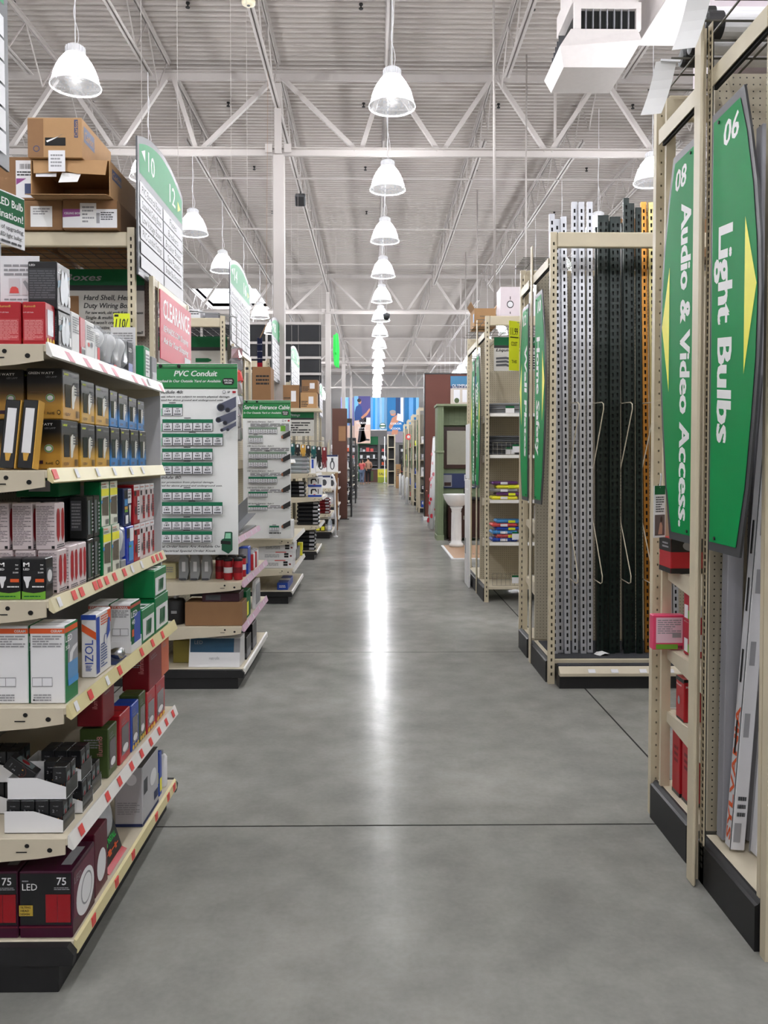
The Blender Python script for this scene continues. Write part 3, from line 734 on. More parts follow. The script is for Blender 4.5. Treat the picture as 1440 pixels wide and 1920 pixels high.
# ---- third shelf
def medled(x, label):
    c = ct('bulb_carton', label, x, 2.462, Z3, 0.07, 0.06, 0.122, BLK2, group='black and lime reflector lamp cartons'); f = c.face('F')
    f.poly([(0, 0), (1, 0), (1, 0.2), (0.8, 0.17), (0.5, 0.15), (0.2, 0.17), (0, 0.2)], LIME); f.txt('M', 0.08, 0.8, 0.1, WHITE, w=.25, bold=.04); f.txt('LED', 0.08, 0.71, 0.05, WHITE, w=.25, bold=.03)
    f.poly([(0.08, 0.56), (0.4, 0.56), (0.4, 0.5), (0.32, 0.42), (0.3, 0.34), (0.27, 0.28), (0.2, 0.28), (0.18, 0.34), (0.15, 0.42), (0.08, 0.5)], FROST, 'picture')
    f.rect(0.58, 0.42, 0.95, 0.5, ORANGE); 
    for k, s in enumerate(('7W', '650', '25,000')): f.txt(s, 0.93, 0.82 - 0.09 * k, 0.035, WHITE, al='r')
    f.lines(0.45, 0.28, 0.95, 0.34, 1, WHITE); f.lines(0.1, 0.05, 0.8, 0.1, 1, DGREEN)
    f = c.face('R'); f.rect(0.1, 0.35, 0.9, 0.75, DGREY); f.ell(0.5, 0.55, 0.3, 0.15, FROST); c.done()
medled(-0.975, 'black and lime reflector lamp carton at the outer corner of the third shelf'); medled(-1.049, 'black and lime reflector lamp carton inside its twin on the third shelf')
WR = mat('white_rose', (222, 208, 210), 0.5)
def wrbox(xr, y, z, h, label, group):
    c = ct('bulb_carton', label, xr, y, z, 0.062, 0.075, h, WR, group=group); f = c.face('F'); f.lines(0.06, 0.1, 0.94, 0.95, 24, mat('text_grey', (128, 118, 122), .6), fill=.45); f.rect(.8, .03, .95, .09, INK)
    f = c.face('R')
    for k in (0, 1): f.poly([(0.1 + .48 * k, .3), (.26 + .48 * k, .16), (.42 + .48 * k, .3), (.42 + .48 * k, .75), (.34 + .48 * k, .88), (.2 + .48 * k, .88), (.1 + .48 * k, .75)], RED, 'picture')
    f.rect(0.44, .25, .56, .9, mat('pale_red2', (236, 200, 200), .5)); f.lines(.1, .03, .9, .12, 2, DGREY); c.done()
for k in range(3):
    wrbox(-0.975 - 0.07 * k, 2.56, Z3, 0.135, 'white text-covered carton in the lower layer behind the lime boxes', 'lower white text-covered cartons')
    wrbox(-0.98 - 0.072 * k, 2.558, Z3 + 0.136, 0.145, 'white text-covered carton in the upper layer above the lime boxes', 'upper white text-covered cartons')
for k in range(2):
    wrbox(-0.968, 2.64 + 0.078 * k, Z3, 0.14, 'white carton with red bulb prints beside the black glossy cartons', 'white cartons beside the black ones')
BLKG = mat('black_gloss', (30, 34, 34), 0.2)
for r in range(2):
    for k in range(2):
        c = ct('bulb_carton', 'narrow black glossy carton with a pale window in the %s row of the third shelf' % ('upper' if r else 'lower'), -0.968, 2.802 + 0.068 * k, Z3 + r * 0.146, 0.06, 0.064, 0.145, BLKG, group='black glossy cartons ' + ('upper' if r else 'lower'))
        f = c.face('R'); f.rect(.12, .1, .5, .9, mat('smoke_window', (96, 106, 108), .12), 'window'); f.rect(.6, .1, .66, .9, DGREEN); f.lines(.7, .15, .95, .85, 8, GREY); f = c.face('F'); f.rect(.1, .2, .7, .9, DGREY); f.lines(.15, .25, .65, .85, 8, GREY); c.done()
for r in range(2):
    for k in range(2):
        c = ct('bulb_carton', 'tall green and white carton with brown window in the %s row' % ('upper' if r else 'lower'), -0.962 - 0.006 * r, 2.945 + 0.098 * k, Z3 + r * 0.176, 0.06, 0.09, 0.175 if r == 0 else 0.16, mat('carton_green', (0, 122, 66), .35), group='green halogen cartons ' + ('upper' if r else 'lower'))
        f = c.face('R'); f.rect(0.05, .0, 1, 1, mat('carton_ivory', (222, 222, 208), .4)); f.rect(.05, .68, 1, .84, YEL); f.poly([(.12, .25), (.92, .22), (.92, .66), (.2, .64), (.1, .55)], mat('brown_window', (92, 84, 72), .2), 'window')
        f.txt('SYLVANIA', .1, .93, .025, ORANGE, w=.5); f.lines(.1, .86, .7, .91, 2, INK); f.bars(.5, .04, .9, .15); f.ell(.05, .55, .1, .04, SKY, 'seal'); c.done()
c = ct('bulb_carton', 'dark green carton with grey label deep under the second shelf', -1.03, 2.72, Z3 + 0.293, 0.14, 0.2, 0.06, DGREEN); f = c.face('F'); f.rect(.3, .3, .8, .9, GREY); c.done()
c = ct('bulb_carton', 'dark box supporting the green carton deep on the third shelf', -1.04, 2.725, Z3, 0.12, 0.2, 0.29, BLK2); c.done()
t = thing('bulb_pack', 'round frosted bulb in clear blister between green and blue cartons', 'light bulb', (-0.992, 3.19, Z3))
b = MB(); b.box(-.03, .03, -.028, .028, 0, .03, .002); b.build('foot_card', GREY, t)
b = MB(); b.lathe([(.013, .03), (.014, .06), (.02, .07), (.026, .1), (.028, .118), (.024, .138), (.012, .15), (.002, .152)], 16); b.build('bulb', FROST, t, True)
b = MB(); b.box(-.03, .03, -.029, .029, .0305, .16, .014); b.build('clamshell', CLEAR, t)
CB = mat('cobalt_carton', (16, 52, 170), .3)
c = ct('bulb_carton', 'bright blue carton standing on the third shelf next to the clear blister bulb', -0.965, 3.235, Z3, .07, .1, .152, CB)
f = c.face('F'); f.lines(.15, .15, .6, .25, 2, WHITE); f = c.face('R'); f.rect(.05, .7, .45, .95, INK); f.rect(.45, .6, .95, .95, PAPER); f.rect(.3, .1, .9, .6, SKY); f.rect(.3, .45, .6, .5, LIME); c.done()
c = ct('bulb_carton', 'navy and white dimmable lamp carton stacked on the bright blue one', -0.97, 3.22, Z3 + 0.1525, .075, .1, .15, NAVY)
f = c.face('R'); f.rect(.1, .75, .5, .95, INK); f.rect(.1, .55, .5, .72, SKY); f.rect(.1, .45, .5, .53, GOLD); f.rect(.1, .38, .5, .44, LIME); f.rect(.5, .6, .98, .98, PAPER); f.txt('SYLVANIA', .53, .92, .03, RED, w=.4); f.txt('DOUBLE', .53, .83, .05, INK, w=.4, bold=.03); f.txt('LIFE', .53, .74, .05, INK, w=.3, bold=.03)
f.poly([(.6, .55), (.9, .55), (.78, .1), (.72, .1)], mat('bulb_print', (224, 222, 214), .3), 'picture'); f.rect(.15, .08, .5, .3, PAPER); c.done()
for r in range(2):
    ys = 3.345
    for k, (d, col) in enumerate(((.085, RED), (.07, WR), (.07, WR), (.06, WR))):
        c = ct('bulb_carton', ('red flood lamp carton with white edge, %s row near the grey end panel' if k == 0 else 'white and red bulb carton in the %s row near the grey end panel') % ('upper' if r else 'lower'), -0.967, ys, Z3 + .153 * r, .07, d, .152 if r == 0 else .16, col, group=None if k == 0 else 'white and red cartons ' + ('upper' if r else 'lower'))
        f = c.face('R'); f.rect(0, .86, 1, 1, PAPER); f.txt('SYLVANIA', .05, .92, .03, ORANGE, w=.7); f.rect(.1, .72, .4, .84, INK); f.rect(.55, .1, .95, .7, PAPER if k == 0 else RED); f.lines(.6, .2, .9, .6, 6, DGREY); f.ell(.3, .35, .1, .12, DGREY)
        c.done(); ys += d + .006

# ---- fourth shelf
OSW = mat('carton_white', (234, 234, 236), .45, var=.02)
def osram(x, label):
    c = ct('lamp_carton', label, x, 2.475, Z4, .104, .105, .235, OSW); f = c.face('F'); f.rect(0, .9, 1, .965, ORANGE); f.txt('OSRAM', .93, .915, .033, WHITE, al='r', w=.32)
    f.lines(.08, .72, .92, .88, 5, GREY); f.rect(.06, .22, .64, .34, GREY); f.rect(.075, .23, .34, .33, PAPER); f.rect(.36, .23, .63, .33, PAPER); f.lines(.1, .03, .6, .13, 3, GREY); f.ell(.11, .05, .03, .012, INK)
    f = c.face('R'); f.rect(0, .0, 1, 1, mat('carton_green', (0, 122, 66), .35)); f.rect(0, .9, 1, .965, ORANGE); f.rect(.2, .2, 1, .88, mat('blue_sky_fade', (96, 150, 200), .35)); f.rect(0.2, .5, 1, .88, GREY); f.txt('LED', .03, .78, .08, WHITE, w=.5); f.txt('50', .03, .68, .05, WHITE, w=.3)
    f.poly([(.3, .5), (.35, .62), (.6, .68), (.95, .7), (.95, .66), (.6, .6), (.5, .5)], FROST, 'picture'); f.rect(.2, .2, 1, .28, SKY); c.done()
osram(-0.925, 'tall white lamp carton with orange band and green side at the shelf corner'); osram(-1.034, 'tall white lamp carton with orange band behind its green-sided neighbour')
c = ct('lamp_carton', 'white and blue carton with a line-drawn bulb and orange ribbon', -0.93, 2.77, Z4, .05, .155, .212, OSW)
f = c.face('F'); f.rect(0, .92, 1, 1, BLUE); f.poly([(.05, .86), (1, .72), (1, .6), (.05, .74)], ORANGE); f.txt('IZOL', .8, .22, .55, BLUE, w=.38, rot=90, bold=0); f.lines(.3, .1, .7, .2, 4, BLUE)
f = c.face('R'); f.rect(0, 0.05, .22, .95, BLUE); f.lines(.3, .78, .8, .95, 4, ORANGE); f.poly([(.72, .98), (.98, .98), (.98, .75), (.85, .82)], ORANGE); f.lines(.28, .1, .7, .5, 9, mat('print_blue', (70, 90, 150), .5)); f.ell(.6, .52, .1, .1, BLUE); f.ell(.6, .52, .085, .085, OSW); f.poly([(.66, .5), (.9, .62), (.9, .85), (.78, .85), (.66, .6)], BLUE, 'picture'); c.done()
t = thing('bulb_pack', 'chrome-based bulb lying on a dark blue card on the fourth shelf', 'light bulb', (-0.96, 2.985, Z4))
b = MB(); b.box(-.05, .04, -.04, .09, 0, .003); b.build('backing_card', NAVY, t)
b = MB(); b.M = Matrix.Translation((-.03, 0.02, .028)) @ Matrix.Rotation(PI / 2, 4, 'Y') @ Matrix.Scale(.75, 4); bulb_shape(b); b.build('bulb', CHROME, t, True)
for i, x in enumerate((-0.918, -1.0)):
    c = ct('lamp_carton', ['white lamp carton with blue and green side resting in a low white tray', 'white lamp carton half hidden behind the green-sided one in the white tray'][i], x, 3.12, Z4 + .002, .076, .13, .185, OSW); f = c.face('F'); f.rect(0, .9, 1, .96, mat('rust_band', (190, 80, 60), .4)); f.txt('SYLVANIA', .08, .905, .045, WHITE, w=.8); f.lines(.08, .72, .92, .88, 4, GREY); f.rect(.1, .35, .9, .5, GREY); f.rect(.12, .36, .48, .49, PAPER); f.rect(.52, .36, .88, .49, PAPER)
    f = c.face('R'); f.rect(0, 0, 1, 1, DGREEN); f.rect(.35, .1, 1, .75, BLUE); f.txt('LED', .05, .7, .12, WHITE, w=.6); f.rect(0, .9, 1, .96, mat('rust_band', (190, 80, 60), .4)); f.txt('40', .1, .55, .1, WHITE, w=.3); f.rect(.1, .3, .3, .45, ORANGE); c.done()
t = thing('display_tray', 'low white cardboard tray under the two white lamp cartons', 'tray', (-0.96, 3.185, Z4))
b = MB(); b.box(-.118, .046, -.068, .068, 0, .0018); b.box(-.118, .046, -.0695, -.068, 0, .045); b.box(-.118, .046, .068, .0695, 0, .045); b.box(.0445, .046, -.068, .068, 0, .03); b.build('tray', OSW, t)
for i, (y, z, d, h, lab) in enumerate([(3.27, Z4, .19, .135, 'green and white carton with four tubular lamps at the shelf front'), (3.47, Z4, .22, .15, 'green and white tubular lamp carton behind the front one'), (3.46, Z4 + .151, .2, .115, 'green and white tubular lamp carton stacked on top of the other two')]):
    c = ct('lamp_carton', lab, -0.917, y, z, .13, d, h, mat('carton_green', (0, 122, 66), .35)); f = c.face('R'); f.rect(.06, .08, .94, .72, OSW)
    for k in range(4): f.poly([(.3 + .1 * k, .2), (.36 + .1 * k, .15), (.4 + .1 * k, .3), (.42 + .1 * k, .6), (.34 + .1 * k, .62)], DGREEN, 'picture')
    f = c.face('T'); f.rect(.45, .2, .95, .8, OSW); f.rect(.75, .4, .9, .6, DGREEN); c.done()

# ---- fifth shelf: trays of little black boxes
RUST = mat('dial_rust', (112, 52, 34), .5)
def minibox():
    c = Carton('mini_bulb_carton', 'x', 0, 0, 0, .040, .040, .095, BLK2, flaps=False, group='x', c=.0015)
    f = c.face('F'); n = 14
    for k in range(8):
        a0 = math.radians(200 + 20 * k); a1 = a0 + math.radians(18)
        f.poly([(.5 + .42 * math.cos(a0), .5 + .22 * math.sin(a0)), (.5 + .45 * math.cos(a0), .5 + .235 * math.sin(a0)), (.5 + .45 * math.cos(a1), .5 + .235 * math.sin(a1)), (.5 + .42 * math.cos(a1), .5 + .22 * math.sin(a1))], RUST, 'dial_print')
    f.txt('2', .25, .62, .09, GREY, w=.14); f.txt('TUBE', .3, .8, .035, GREY, w=.4, bold=0)
    f.ell(.7, .42, .05, .025, mat('dial_gold', (200, 150, 80), .4)); f.ell(.25, .42, .03, .02, GREY); f.ell(.4, .36, .025, .012, RED); f.ell(.6, .68, .025, .012, GREY)
    f = c.face('R'); f.rect(.15, .2, .85, .8, mat('smoke_window', (96, 106, 108), .12), 'window'); f.ell(.5, .5, .2, .15, DRED); return c.done()
MINI = minibox(); _mini_used = [False]
def mini(x, y, z, label, group, rot=None):
    if not _mini_used[0]: o = MINI; _mini_used[0] = True; o.location = (x, y, z); o['label'] = label; o['group'] = group
    else: o = dup(MINI, (x, y, z), 0, label, group)
    if rot: o.rotation_euler = rot
    return o
def tray(xr, y0, z, label, boxes, desc):
    t = thing('display_tray', label, 'tray', (xr - .0875, y0 + .06, z), group=None); w, d = .175, .1
    b = MB(); b.box(-w / 2, w / 2, -d / 2, d / 2, 0, .0015)
    for s in (-1, 1): b.prism([(-w / 2, 0), (w / 2, 0), (w / 2, .038), (0.0, .066), (-w / 2, .066)], 'y', s * d / 2, s * (d / 2 - .0015))
    b.box(-w / 2, -w / 2 + .0015, -d / 2 + .002, d / 2 - .002, .0015, .066); b.build('tray', OSW, t)
    b = MB(); b.box(w / 2 - .0015, w / 2, -d / 2 + .002, d / 2 - .002, .0015, .05); b.build('printed_lip', BLKG, t)
    for i in range(4):
        for j in range(2):
            if (i, j) in boxes: mini(xr - .152 + .043 * i, y0 + .06 - .022 + .0435 * j, z + .0017, 'small black bulb box with dial print in ' + desc, 'small black boxes in ' + desc)
FULL = [(i, j) for i in range(4) for j in range(2)]
tray(-0.935, 2.462, Z5, 'white slant-sided tray holding four small black boxes at the shelf corner', FULL, 'the bottom corner tray')
zt = Z5 + .0985
tray(-0.928, 2.47, zt, 'white slant-sided tray resting on top of the bottom corner tray', [(3, 0), (3, 1), (2, 1)], 'the tray stacked on the corner tray')
mini(-1.03, 2.505, zt + .06, 'small black bulb box lying tilted across the stacked tray', 'tilted black box', (0, -.95, 0.0))
tray(-0.925, 2.6, Z5, 'white slant-sided tray behind the corner tray on the bottom level', FULL, 'the second bottom tray')
tray(-0.932, 2.61, zt, 'white slant-sided tray stacked on the second bottom tray', [(i, j) for i in (1, 2, 3) for j in (0, 1)], 'the second stacked tray')
tray(-1.13, 2.6, Z5, 'white tray with a handwritten number deep on the fifth shelf', FULL, 'the deep bottom tray')
tray(-1.125, 2.605, zt, 'white slant-sided tray stacked deep under the fourth shelf', FULL, 'the deep stacked tray')
tray(-0.94, 2.73, Z5, 'white slant-sided tray next to the olive carton', FULL, 'the tray next to the olive carton')
def winbox(name, label, xr, y, z, w, d, h, m, win=True, group=None, gold=False):
    c = ct(name, label, xr, y, z, w, d, h, m, group=group); f = c.face('R')
    if win: f.rect(.15, .15, .85, .72, mat('carton_window2', (96, 88, 92), .12), 'window'); f.ell(.5, .26, .26, .08, FROST)
    f.txt('LED', .15, .82, .06, GREY, w=.35, bold=0); f.lines(.15, .76, .6, .8, 1, GREY)
    if gold:
        for k in range(3): f.ell(.2 + .3 * k, .08, .12, .05, mat('seal_yellow', (236, 190, 40), .4), 'seal')
    f = c.face('F'); f.lines(.15, .6, .7, .8, 4, GREY); f.txt('ilumn8', .8, .45, .2, mat('pale_red', (226, 150, 150), .5), w=.4, rot=90, bold=0); c.done()
winbox('bulb_carton', 'olive green carton with a clear window beside the black box trays', -0.935, 2.90, Z5, .1, .1, .175, OLIVE)
winbox('bulb_carton', 'dark red carton with a clear window next to the olive carton', -0.93, 3.02, Z5, .09, .125, .185, RED)
winbox('bulb_carton', 'dark red carton lying on top of the olive one under the fourth shelf', -0.95, 2.89, Z5 + .1865, .09, .13, .14, DRED, False)
winbox('bulb_carton', 'cobalt blue window carton with yellow seals on the fifth shelf', -0.928, 3.155, Z5, .08, .1, .18, BLUE, True, None, True)
winbox('bulb_carton', 'olive window carton squeezed between the blue and the tall red cartons', -0.928, 3.262, Z5, .08, .09, .19, OLIVE, True, None, True)
winbox('bulb_carton', 'red window carton with yellow seals below the large red one', -0.925, 3.36, Z5, .08, .13, .172, RED, True, None, True)
winbox('bulb_carton', 'red window carton with yellow seals at the far end of the fifth shelf', -0.925, 3.5, Z5, .08, .15, .172, RED, True, None, True)
winbox('bulb_carton', 'large dark red carton set on top of the red window cartons', -0.92, 3.38, Z5 + .173, .11, .2, .16, DRED, False)
winbox('bulb_carton', 'faded orange carton standing last on the upper row of the fifth shelf', -0.925, 3.6, Z5 + .173, .08, .13, .165, mat('faded_orange', (206, 110, 80), .5), False)
# ---- base shelf
def downlight_box(xr, y, label, full):
    w, d, h = .16, .2, .205
    c = ct('downlight_carton', label, xr, y, Z6, w, d, h, mat('plum_carton', (64, 12, 42), .3)); f = c.face('F')
    f.rect(.02, .2, .98, .97, BLK2); f.txt('LED', .06, .72, .1, WHITE, w=.28, bold=0); f.txt('75', .8, .8, .11, PAPER, al='c', w=.18, bold=.01); f.lines(.66, .72, .95, .77, 2, GREY); f.lines(.06, .84, .2, .88, 1, GREY)
    f.rect(.5, .24, .97, .66, mat('window_red', (150, 20, 30), .12), 'window'); f.rect(.715, .24, .73, .66, DRED, 'window')
    f.rect(0.0, .34, .26, .5, mat('gold_label', (190, 160, 60), .4)); f.txt('TILTING', .02, .455, .03, INK, w=.2); f.txt('HEAD', .03, .405, .03, INK, w=.16); f.txt('DESIGN', .02, .355, .03, INK, w=.18); f.rect(0, .16, 1, .19, MAROON)
    f = c.face('R'); f.rect(.05, .25, .95, .95, mat('plum_side', (96, 18, 52), .3)); f.txt('LED', .08, .76, .1, GREY, w=.3, bold=0)
    f.ell(.55, .44, .4, .34, OSW, 'picture', 28); f.ell(.6, .46, .25, .24, GREY, 'picture', 24); f.ell(.6, .46, .22, .21, OSW, 'picture', 24)
    f = c.face('T'); f.rect(.7, .2, .9, .8, GREY); f.txt('LED', .2, .5, .12, mat('plum_side', (96, 18, 52), .3), w=.3); c.done()
downlight_box(-0.912, 2.48, 'dark plum downlight carton with a white trim ring on its side', True)
downlight_box(-1.077, 2.48, 'dark plum downlight carton inside its twin at the base corner', True)
c = ct('downlight_carton', 'second dark plum carton deeper along the base shelf', -0.918, 2.7, Z6, .17, .13, .215, MAROON); f = c.face('F'); f.txt('75', .85, .8, .1, GREY, al='c', w=.15); f.lines(.5, .6, .9, .7, 2, GREY); f = c.face('R'); f.ell(.5, .4, .35, .25, OSW); c.done()
t = thing('downlight_display', 'red wedge display with a clear round downlight and green lettering', 'display stand', (-1.0, 2.95, Z6))
b = MB(); b.prism([(-.08, 0), (.08, 0), (.06, .01), (-.02, .27), (-.08, .27)], 'y', -.09, .11); b.build('wedge', RED, t)
ang = math.atan2(.26, -.08); nrm = Vector((.26, 0, .08)).normalized(); up = Vector((-.08, 0, .26)).normalized()
f = Face(Vector((.06, -.09, .01)), (0, 1, 0), up, .2, .272, N=nrm); f.rect(0, 0, 1, 1, BLK2, 'front_card'); f.txt('3', .3, .18, .12, mat('neon_green', (40, 220, 90), .4), w=.14, bold=.04); f.txt('INSTALL', .5, .2, .07, mat('neon_green', (40, 220, 90), .4), w=.4, bold=.03); f.rect(.2, .1, .9, .115, ORANGE); f.rect(.35, .07, .5, .14, ORANGE); f.rect(.7, .07, .78, .14, ORANGE); f.done(t)
b = MB(); q = Vector((0.06, 0.01, .01)) + up * .17 + nrm * .003
rot = Matrix(((up.x, 0, nrm.x), (0, 1, 0), (up.z, 0, nrm.z))).to_4x4(); b.M = Matrix.Translation(q) @ rot
b.lathe([(.085, 0), (.085, .008), (.07, .016), (.05, .014), (.045, .006), (.002, .006)], 28); b.build('downlight_trim', mat('clear_grey', (170, 172, 176), .12), t, True)
c = ct('lamp_carton', 'grey and white fixture carton with dark lid near the base end', -0.912, 3.24, Z6, .11, .24, .235, mat('carton_lightgrey', (186, 186, 190), .4)); f = c.face('T'); f.rect(0, 0, 1, 1, mat('slate_print', (72, 72, 74), .4)); f = c.face('F'); f.lines(.1, .2, .9, .42, 6, GREY); f.ell(.6, .8, .2, .1, PAPER); f.rect(0, 0, 1, .05, NAVY)
f = c.face('R'); f.rect(0, 0, 1, .06, NAVY); f.rect(.08, .5, .3, .75, DGREY); f.ell(.65, .6, .2, .14, OSW); f.rect(.7, .15, .95, .3, NAVY); c.done()
c = ct('lamp_carton', 'narrow blue and yellow carton at the far end of the base shelf', -0.92, 3.53, Z6, .04, .04, .19, BLUE); f = c.face('R'); f.rect(.1, .1, .9, .4, YEL); f = c.face('F'); f.rect(.1, .3, .9, .55, YEL); c.done()
t = thing('lamp_tube', 'small white cylinder at the far corner of the base shelf', 'light bulb', (-0.945, 3.65, Z6)); b = MB(); b.lathe([(.025, 0), (.028, .01), (.028, .13), (.022, .14), (.01, .145)], 16); b.build('body', OSW, t, True); b = MB(); b.lathe([(.012, .145), (.012, .16)], 10); b.build('cap', GREY, t)
# ================================================================== hanging aisle signs on the left
def aisle_sign(y0, L, z0, nums, lrows, rrows, label, x=-1.6):
    t = thing('aisle_sign', label, 'sign', (x, y0 + L / 2, z0)); h = L / 2; eh, rise = 0.93, 0.12
    def arc(inset, n=16):
        pts = []
        for i in range(n + 1):
            q = -1 + 2 * i / n; pts.append((q * (h - inset), eh + rise * (1 - q * q) - inset))
        return pts
    b = MB(); b.prism([(-h, 0), (h, 0)] + arc(0)[::-1], 'x', -0.006, 0.006); b.build('board', CHAR, t)
    f = Face((0.006, -h, 0), (0, 1, 0), (0, 0, 1), L, 1.0)
    f.poly([(0.03, 0.7), (0.97, 0.7)] + [((p[0] + h) / L, p[1]) for p in arc(0.04)[::-1]], GREEN, 'green_panel')
    f.txt(nums[0], 0.2, 0.78, 0.14, WHITE, w=0.13, al='l', bold=0); f.txt(nums[1], 0.66, 0.76, 0.14, WHITE, w=0.14, bold=0)
    f.poly([(0.07, 0.86), (0.14, 0.9), (0.14, 0.82)], PAPER, 'arrow'); f.poly([(0.93, 0.8), (0.86, 0.84), (0.86, 0.76)], YEL, 'arrow')
    rh = 0.6 / 6
    for i in range(6):
        for c, rows in ((0, lrows), (1, rrows)):
            u0, u1 = (0.035, 0.492) if c == 0 else (0.508, 0.965); v0 = 0.65 - rh * (i + 1) + 0.006
            f.rect(u0, v0, u1, v0 + rh - 0.012, PAPER, 'row_panel')
            if i < len(rows) and rows[i]: f.txt(rows[i], (u0 + u1) / 2, v0 + 0.02, 0.05, INK, al='c', w=min(0.38, 0.026 * len(rows[i]) + .03), bold=0.004)
    f.done(t)
    for s in (-1, 1):
        b = MB(); b.tube([(0, s * h * 0.8, eh + 0.03), (0, s * h * 0.8, ZJ0 - z0)], 0.0025, 5); b.build('cord', CPAINT, t)
aisle_sign(2.38, 1.3, 2.86, ('06', '08'), ['Light Bulbs', 'LED Lamps', 'Fixtures', 'Tubes', 'Ballasts'], ['Speaker Wire', 'Audio', 'Video', 'Antennas'], 'arched aisle sign hanging over the bulb end cap')
aisle_sign(5.67, 1.33, 2.86, ('10', '12'), ['PVC Electrical Boxes', 'Suspended Ceiling Boxes', 'Low Voltage Boxes', 'PVC Conduit Fittings'], ['Fuses', 'Breakers', 'Breaker Boxes', 'Spa Panels', 'Breaker Box Accessories'], 'arched aisle sign numbered 10 and 12 above the red clearance board')
aisle_sign(9.28, 1.48, 2.88, ('14', '16'), ['Wire by the Foot', 'Building Wire', 'THHN', 'Cords', 'Cord Ends', 'Tape'], ['Metal Conduit', 'Conduit Bodies', 'Metal Boxes', 'Fasteners', 'Fittings', 'Flex'], 'arched aisle sign numbered 14 and 16 over the service cable end cap')
aisle_sign(13.07, 1.5, 2.88, ('18', '20'), ['Pumps', 'Tanks', 'Valves', 'Hose', 'Filters', 'Softeners'], ['Copper', 'PEX', 'Fittings', 'Solder', 'Tools', 'Torches'], 'arched aisle sign numbered 18 and 20 beside the white column')
aisle_sign(16.12, 1.8, 2.85, ('22', '24'), ['Faucets', 'Sinks', 'Shower', 'Baths', 'Toilets', 'Seats'], ['Drains', 'Traps', 'Repair', 'Supply', 'Valves', 'Kits'], 'arched aisle sign numbered 22 and 24 before the green hanging sign')
aisle_sign(24.6, 1.5, 2.88, ('30', '32'), ['Vanities', 'Tops', 'Mirrors', 'Cabinets', 'Lights', ''], ['Tile', 'Grout', 'Tools', 'Trim', 'Sealer', ''], 'smallest and farthest arched aisle sign on the left')

# ================================================================== gondola runs on the left, at right angles to the aisle
WIRE = mat('wire_grid', (84, 82, 74), .5)
def left_run(y0, y1, label, nb=3):
    u = Unit('gondola_run', label, 'shelving', (-3.5, (y0 + y1) / 2, 0)); xs = [-1.67 - 1.3 * k for k in range(nb + 1)]; xe = xs[-1]; ym = (y0 + y1) / 2
    for x in xs:
        for y, s in ((y0, -1), (y1, 1)):
            p = u.part('upright', BEIGE, lambda b: slotted(b, x, y, 0.0, 3.2, 'y', 0.05, 0.04, 0.0508, (0.012, 0.026), s))
            u.part('slot_shade_back', DARK, lambda b: slot_shade_back(b, x, y, 0.0, 3.2, 'y', 0.014, 0.02, s), p)
    u.part('back_panel', PEGD, lambda b: b.box(xe, xs[0] + .02, ym - .02, ym + .02, 0.1, 3.05))
    for y, s in ((y0, 1), (y1, -1)):
        e = sorted((y + s * 0.003, y + s * 0.043))
        u.part('beam', BEIGE, lambda b: b.box(xe + .026, xs[0] - .026, e[0], e[1], 3.07, 3.17, .006))
        e2 = sorted((y + s * .05, ym - s * .021))
        u.part('base_deck', BEIGE2, lambda b: b.box(xe, xs[0] - .03, e2[0], e2[1], .1, .15)); u.part('kick_plate', BLACK, lambda b: b.box(xe, xs[0] - .03, e2[0] + (.01 if s > 0 else 0), e2[1] - (.01 if s < 0 else 0), 0, .099))
        for z in (0.7, 1.3, 2.0): u.part('shelf', BEIGE2, lambda b: b.box(xe, xs[0] - .03, e2[0] + (.1 if s > 0 else 0), e2[1] - (.1 if s < 0 else 0), z - .025, z))
    p = u.part('wire_deck', WIRE, lambda b: [b.box(xe + .03, xs[0] - .03, y0 + .06 + (y1 - y0 - .12) * k / 8, y0 + .064 + (y1 - y0 - .12) * k / 8, 3.166, 3.17) for k in range(9)] + [b.box(xe + .03 + .1 * k, xe + .034 + .1 * k, y0 + .044, y1 - .044, 3.17, 3.174) for k in range(int((xs[0] - xe) / .1))])
    p['kind'] = 'stuff'
    return u
left_run(5.76, 7.0, 'beige gondola run with wire deck holding the brown wiring-box cartons')
left_run(9.22, 10.7, 'beige gondola run behind the service cable end cap')
left_run(13.2, 14.55, 'beige gondola run behind the black sleeve packs', 2)
left_run(16.8, 18.2, 'beige gondola run behind the faucet boxes', 2)
left_run(24.9, 26.2, 'beige gondola run beyond the brown panel', 2)
left_run(20.6, 21.8, 'beige gondola run at the brown panel', 2)

